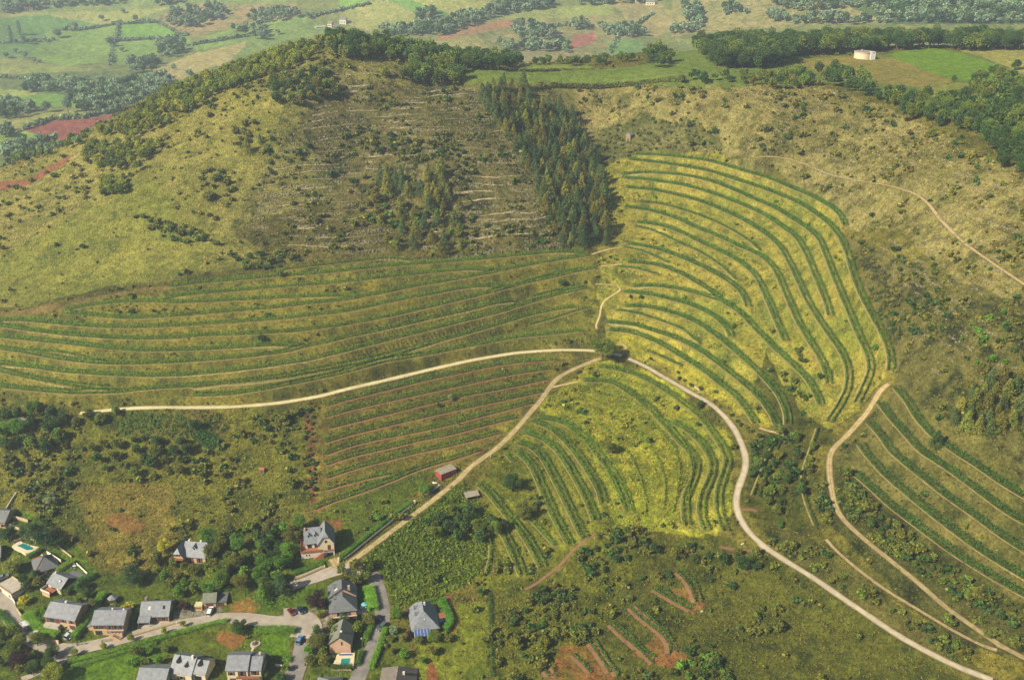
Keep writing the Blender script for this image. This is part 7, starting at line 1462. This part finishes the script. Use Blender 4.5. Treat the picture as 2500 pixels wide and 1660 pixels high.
# ---------------------------------------------------------------- people
SKIN = mat('skin', (214,160,124), (200,146,110), 6)
def person(crop, x, y, rz, top, legs, label, hair=(60,42,30), walk=.18):
    (a,), (b,), (c,) = cast(*c1(crop, x, y)); r = empty('person', (float(a), float(b), float(c)+.1), rz); tag(r, label, 'person')
    J = [(0,0,.95),(0,0,1.18),(0,0,1.42),(0,.01,1.52),(0,-.01,1.60),(0,-.015,1.70), (-.1,0,.9),(-.11,-walk*.5,.5),(-.11,-walk*1.1,.08),(-.11,-walk*1.1-.16,.03), (.1,0,.9),(.11,walk*.3,.5),(.11,walk*1.1,.1),(.11,walk*1.1-.14,.03),
         (-.19,0,1.40),(-.25,.05,1.12),(-.25,-.06,.88),(-.25,-.09,.80),(.19,0,1.40),(.25,-.05,1.12),(.25,-.16,.90),(.25,-.19,.82)]
    E = [(0,1),(1,2),(2,3),(3,4),(4,5),(0,6),(6,7),(7,8),(8,9),(0,10),(10,11),(11,12),(12,13),(2,14),(14,15),(15,16),(16,17),(2,18),(18,19),(19,20),(20,21)]
    Rr = [.15,.135,.15,.055,.085,.10,.09,.065,.045,.035,.09,.065,.045,.035,.06,.045,.033,.03,.06,.045,.033,.03]
    for hx, hy, hz, ps in ((-.25, -.09, .80, 17), (.25, -.19, .82, 21)):
        for k, (dx, ln) in enumerate(((-.03, .075), (-.01, .085), (.012, .08), (.032, .06))):
            J.append((hx+dx, hy-.015, hz-.05)); Rr.append(.010); E.append((ps, len(J)-1)); J.append((hx+dx, hy-.035, hz-.05-ln)); Rr.append(.008); E.append((len(J)-2, len(J)-1))
        J.append((hx, hy-.06, hz-.03)); Rr.append(.01); E.append((ps, len(J)-1))
    me = bpy.data.meshes.new('body'); me.from_pydata(J, E, []); o = bpy.data.objects.new('body', me); COL.objects.link(o); o.parent = r
    sk = o.modifiers.new('skin', 'SKIN')
    if not me.skin_vertices: me.attributes.new
    try:
        for i_, v in enumerate(me.skin_vertices[0].data): v.radius = (Rr[i_], Rr[i_]); v.use_root = (i_ == 0)
    except Exception:
        pass
    o.modifiers.new('sub', 'SUBSURF').levels = 1; o.modifiers['sub'].render_levels = 1
    o.data.materials.append(SKIN)
    def cloth(name, m, segs):
        mb = MB()
        for p, q, r0, r1 in segs: mb.tube(p, q, r0, r1, 10)
        mb.build(name, m, r, smooth=True)
    cloth('shirt', top, [((0,0,.92),(0,0,1.2),.175,.165),((0,0,1.2),(0,0,1.44),.165,.19),((-.17,0,1.42),(-.25,.045,1.14),.085,.07),((.17,0,1.42),(.25,-.045,1.14),.085,.07)])
    cloth('trousers', legs, [(J[6][:2]+(.98,), J[7], .115, .085),(J[7], J[8], .085, .065),(J[10][:2]+(.98,), J[11], .115, .085),(J[11], J[12], .085, .065)])
    MB().ball((0, .01, 1.70), .105, .115, .115, 10, 7).build('hair', mat('hair_%d' % hair[0], hair, None, 5), r, True)
    f = MB(); f.ball((-.035, -.105, 1.66), .013, .01, .013, 6, 4); f.ball((.035, -.105, 1.66), .013, .01, .013, 6, 4); f.build('eyes', DARK, r); MB().ball((0, -.115, 1.63), .014, .02, .02, 6, 4).build('nose', SKIN, r); MB().box(-.025, .025, -.108, -.098, 1.583, 1.592).build('mouth', BRICK, r)
WC_ = mat('white_cloth', (240,240,240), None, 4); BC = mat('blue_cloth', (70,96,150), None, 4); PC = mat('pink_cloth', (220,170,150), None, 4)
person('n', 1411, 262, .4, WC_, WC_, 'person in white walking on the grass beside the dirt track')
person('k', 900, 712, 1.2, WC_, BC, 'person in a white top standing beside the dark blue car', walk=.06)
person('i', 1290, 1262, -.5, PC, BC, 'person in a pinkish top standing beside the motorbike', walk=.05)
# ---------------------------------------------------------------- rocks, logs, odd things lying about
def lump(name, pts, m, label, cat, seed=1, s=(1.2, .8, .6), n=5):
    rg = random.Random(seed); (a,), (b,), (c,) = cast(*pts); r = MB(); base = MB()
    V = []; h0 = MB(); s = (s[0]*.62, s[1]*.62, s[2]*.7); h0.ball((0, 0, 0), s[0], s[1], s[2], 12, 8)
    vs = [(x*(1+rg.uniform(-.25, .25)), y*(1+rg.uniform(-.25, .25)), z*(1+rg.uniform(-.3, .3))) for x, y, z in h0.v]; r.add(vs, h0.f)
    o = r.build(name, m); o.location = (float(a), float(b), float(c)+s[2]*.35); o.rotation_euler[2] = rg.uniform(0, 3); tag(o, label, cat)
lump('pale_rock', c1('BR', 655, 385), WHITEP, 'upper white sheet-like heap beside the gully at the lane', 'heap', 1, (1.0, .9, .5)); lump('pale_rock', c1('BR', 672, 420), WHITEP, 'lower white sheet-like heap beside the gully at the lane', 'heap', 2, (1.2, 1.0, .5))
lump('pale_rock', c1('BR', 430, 638), CREAM, 'long pale stone by the entry of the paved lane', 'stone', 3, (1.6, .6, .4)); lump('pale_rock', c1('TR', 1050, 642), WHITEP, 'white sheet under the oaks at the plateau edge', 'sheet', 4, (3.0, 1.8, .5))
lump('pale_rock', c1('V', 1010, 640), WHITE, 'white slab heap left of the red shed', 'slab', 5, (1.8, .8, .3)); lump('pale_rock', c1('V', 1040, 655), WHITE, 'white slab in front of the red shed', 'slab', 6, (1.0, .6, .3))
lump('compost_heap', c1('W', 1865, 175), mat('heap_brown', (96,74,60), (70,56,46), 3), 'dark brown heap below the spur terraces', 'heap', 7, (1.6, 1.2, .7)); lump('pale_rock', c1('W', 2105, 945), WHITE, 'pale stones at the foot of the upper red plot', 'stone', 8, (1.0, .8, .4)); lump('pale_rock', c1('h', 45, 955), WHITEP, 'small white block on the left street', 'block', 9, (.4, .3, .4))
(a,), (b,), (c,) = cast(*c1('j', 690, 492)); r = empty('log_pile', (float(a), float(b), float(c)), .15); tag(r, 'stacked log pile at the corner of the crop field', 'log pile', None)
for j in range(4):
    for k in range(7): MB().tube((.25+k*.42, 0, .2+j*.32), (.25+k*.42, 1.2, .2+j*.32), .17, n=7).build('log', WOODL if (j+k) % 3 else GSTONE, r)
# fence posts by the junk yard
for k in range(7):
    (a,), (b,), (c,) = cast(*c1('V', 838+k*24, 648-k*17)); o = MB().tube((0, 0, -.3), (0, 0, 1.3), .06, n=6).build('fence_post', CONC); o.location = (float(a), float(b), float(c)); tag(o, 'thin pale fence post left of the red shed', 'fence post', 'pale fence posts left of the red shed')
# cattle in the far pasture
COW = [mat('cow_cream', (236,222,196), (214,196,166), 1), mat('cow_brown', (150,104,66), (120,80,50), 1)]
def cow(crop, x, y, rz, m, label):
    (a,), (b,), (c,) = cast(*c1(crop, x, y)); r = empty('cow', (float(a), float(b), float(c)), rz); tag(r, label, 'cow')
    J = [(-.85,0,1.05),(-.3,0,1.0),(.35,0,1.05),(.75,0,1.15),(1.1,0,1.05),(1.3,0,.8),(-.8,.2,.75),(-.88,.2,.42),(-.85,.2,.03),(-.8,-.2,.75),(-.88,-.2,.42),(-.85,-.2,.03),(.5,.2,.7),(.5,.2,.4),(.5,.2,.03),(.5,-.2,.7),(.5,-.2,.4),(.5,-.2,.03),(-1.05,0,.7)]
    E = [(0,1),(1,2),(2,3),(3,4),(4,5),(0,6),(6,7),(7,8),(0,9),(9,10),(10,11),(2,12),(12,13),(13,14),(2,15),(15,16),(16,17),(0,18)]
    Rr = [.34,.40,.38,.24,.16,.1,.14,.08,.06,.14,.08,.06,.12,.07,.06,.12,.07,.06,.03]
    me = bpy.data.meshes.new('cow'); me.from_pydata(J, E, []); o = bpy.data.objects.new('body', me); COL.objects.link(o); o.parent = r; o.modifiers.new('skin', 'SKIN')
    try:
        for i_, v in enumerate(me.skin_vertices[0].data): v.radius = (Rr[i_], Rr[i_]); v.use_root = (i_ == 0)
    except Exception: pass
    me.materials.append(m); mb = MB()
    for s_ in (-1, 1): mb.tube((1.12, s_*.12, 1.16), (1.16, s_*.26, 1.26), .03, .01, 5)
    mb.build('horns', CREAM, r)
for x, y, q, lab in [(378,362,0,'pale cow at the left of the far pasture herd'), (470,374,1,'brown cow in the middle of the far pasture'), (572,357,0,'pale cow farthest up in the far pasture'), (600,384,0,'pale cow at the right of the far pasture'), (546,402,0,'pale cow nearest the hedge in the far pasture')]:
    cow('TL', x, y, x*.1, COW[q], lab)
# striped vegetable bed: ten rows
for k in range(10):
    t = k/9; p0 = (1300+t*135, 330+t*110); p1 = (1405+t*115, 282+t*80) if False else (1390+t*130, 275+t*75)
    x, y, z, nx, ny = polyline(P(('G', [p0, p1])), .5, 1); V, Q, T = vine_line(x, y, nx, ny, 0, rngv); V[:, 2] = z.mean()+(V[:, 2]-z.mean())
    tag(fast_mesh('vegetable_row', V, Q, FOL, tint=T*srgb((56,106,44), VEG)), 'dark green vegetable row in the striped bed, '+('nearest the house side' if k == 9 else ORD[k].replace('lowest', 'first')+' from the top'), 'vegetable row', 'rows of the striped vegetable bed')
# loose rocks along the old terraces
i_, j_ = np.where(rk > .3); sel = RNG.choice(len(i_), min(9000, len(i_)), replace=False); i_, j_ = i_[sel], j_[sel]
rb = []; n0 = 0; VV, QQ = [], []
X = GX[i_, j_]+RNG.normal(size=len(i_))*.4; Y = GY[i_, j_]+RNG.normal(size=len(i_))*.4; px, py, _ = project(X, Y, gh(X, Y)); k_ = (px > -50) & (px < 2550); X, Y = X[k_], Y[k_]; Z = gh(X, Y)
cube = np.array([(-1,-1,-1),(1,-1,-1),(1,1,-1),(-1,1,-1),(-1,-1,1),(1,-1,1),(1,1,1),(-1,1,1)], float); cq = np.array([(0,3,2,1),(4,5,6,7),(0,1,5,4),(1,2,6,5),(2,3,7,6),(3,0,4,7)])
m = len(X); sz = RNG.uniform(.12, .5, (m, 1, 3))*np.array([1.5, 1, .75]); V = cube[None]*sz*RNG.uniform(.55, 1.1, (m, 8, 1)); an = RNG.normal(size=m)*.4; c_, s_ = np.cos(an)[:, None], np.sin(an)[:, None]
V = np.stack([V[..., 0]*c_-V[..., 1]*s_+X[:, None], V[..., 0]*s_+V[..., 1]*c_+Y[:, None], V[..., 2]+Z[:, None]+.1], -1).reshape(-1, 3); Q = (cq[None]+(np.arange(m)*8)[:, None, None]).reshape(-1, 4)
tag(fast_mesh('loose_rocks', V, Q, mat('limestone', (164,152,118), (126,116,90), 1.2)), 'pale limestone rubble along the old terrace steps', None, None, 'stuff')
# ---------------------------------------------------------------- air
def haze(density, color):
    o = MB().box(-3300, 3300, -500, 3460, -60, float(max(H.max()+25, 262))).build('haze', bpy.data.materials.new('haze'))
    m = o.data.materials[0]; t, n, l, bs = nodes(m); n.remove(bs); v = n.new('ShaderNodeVolumePrincipled'); v.inputs['Density'].default_value = density; v.inputs['Color'].default_value = (*color, 1); v.inputs['Anisotropy'].default_value = .2
    l.new(v.outputs[0], n['Material Output'].inputs['Volume']); tag(o, 'pale blue summer haze filling the valley', None, None, 'stuff')
haze(0.00015, (.72, .86, 1.0))
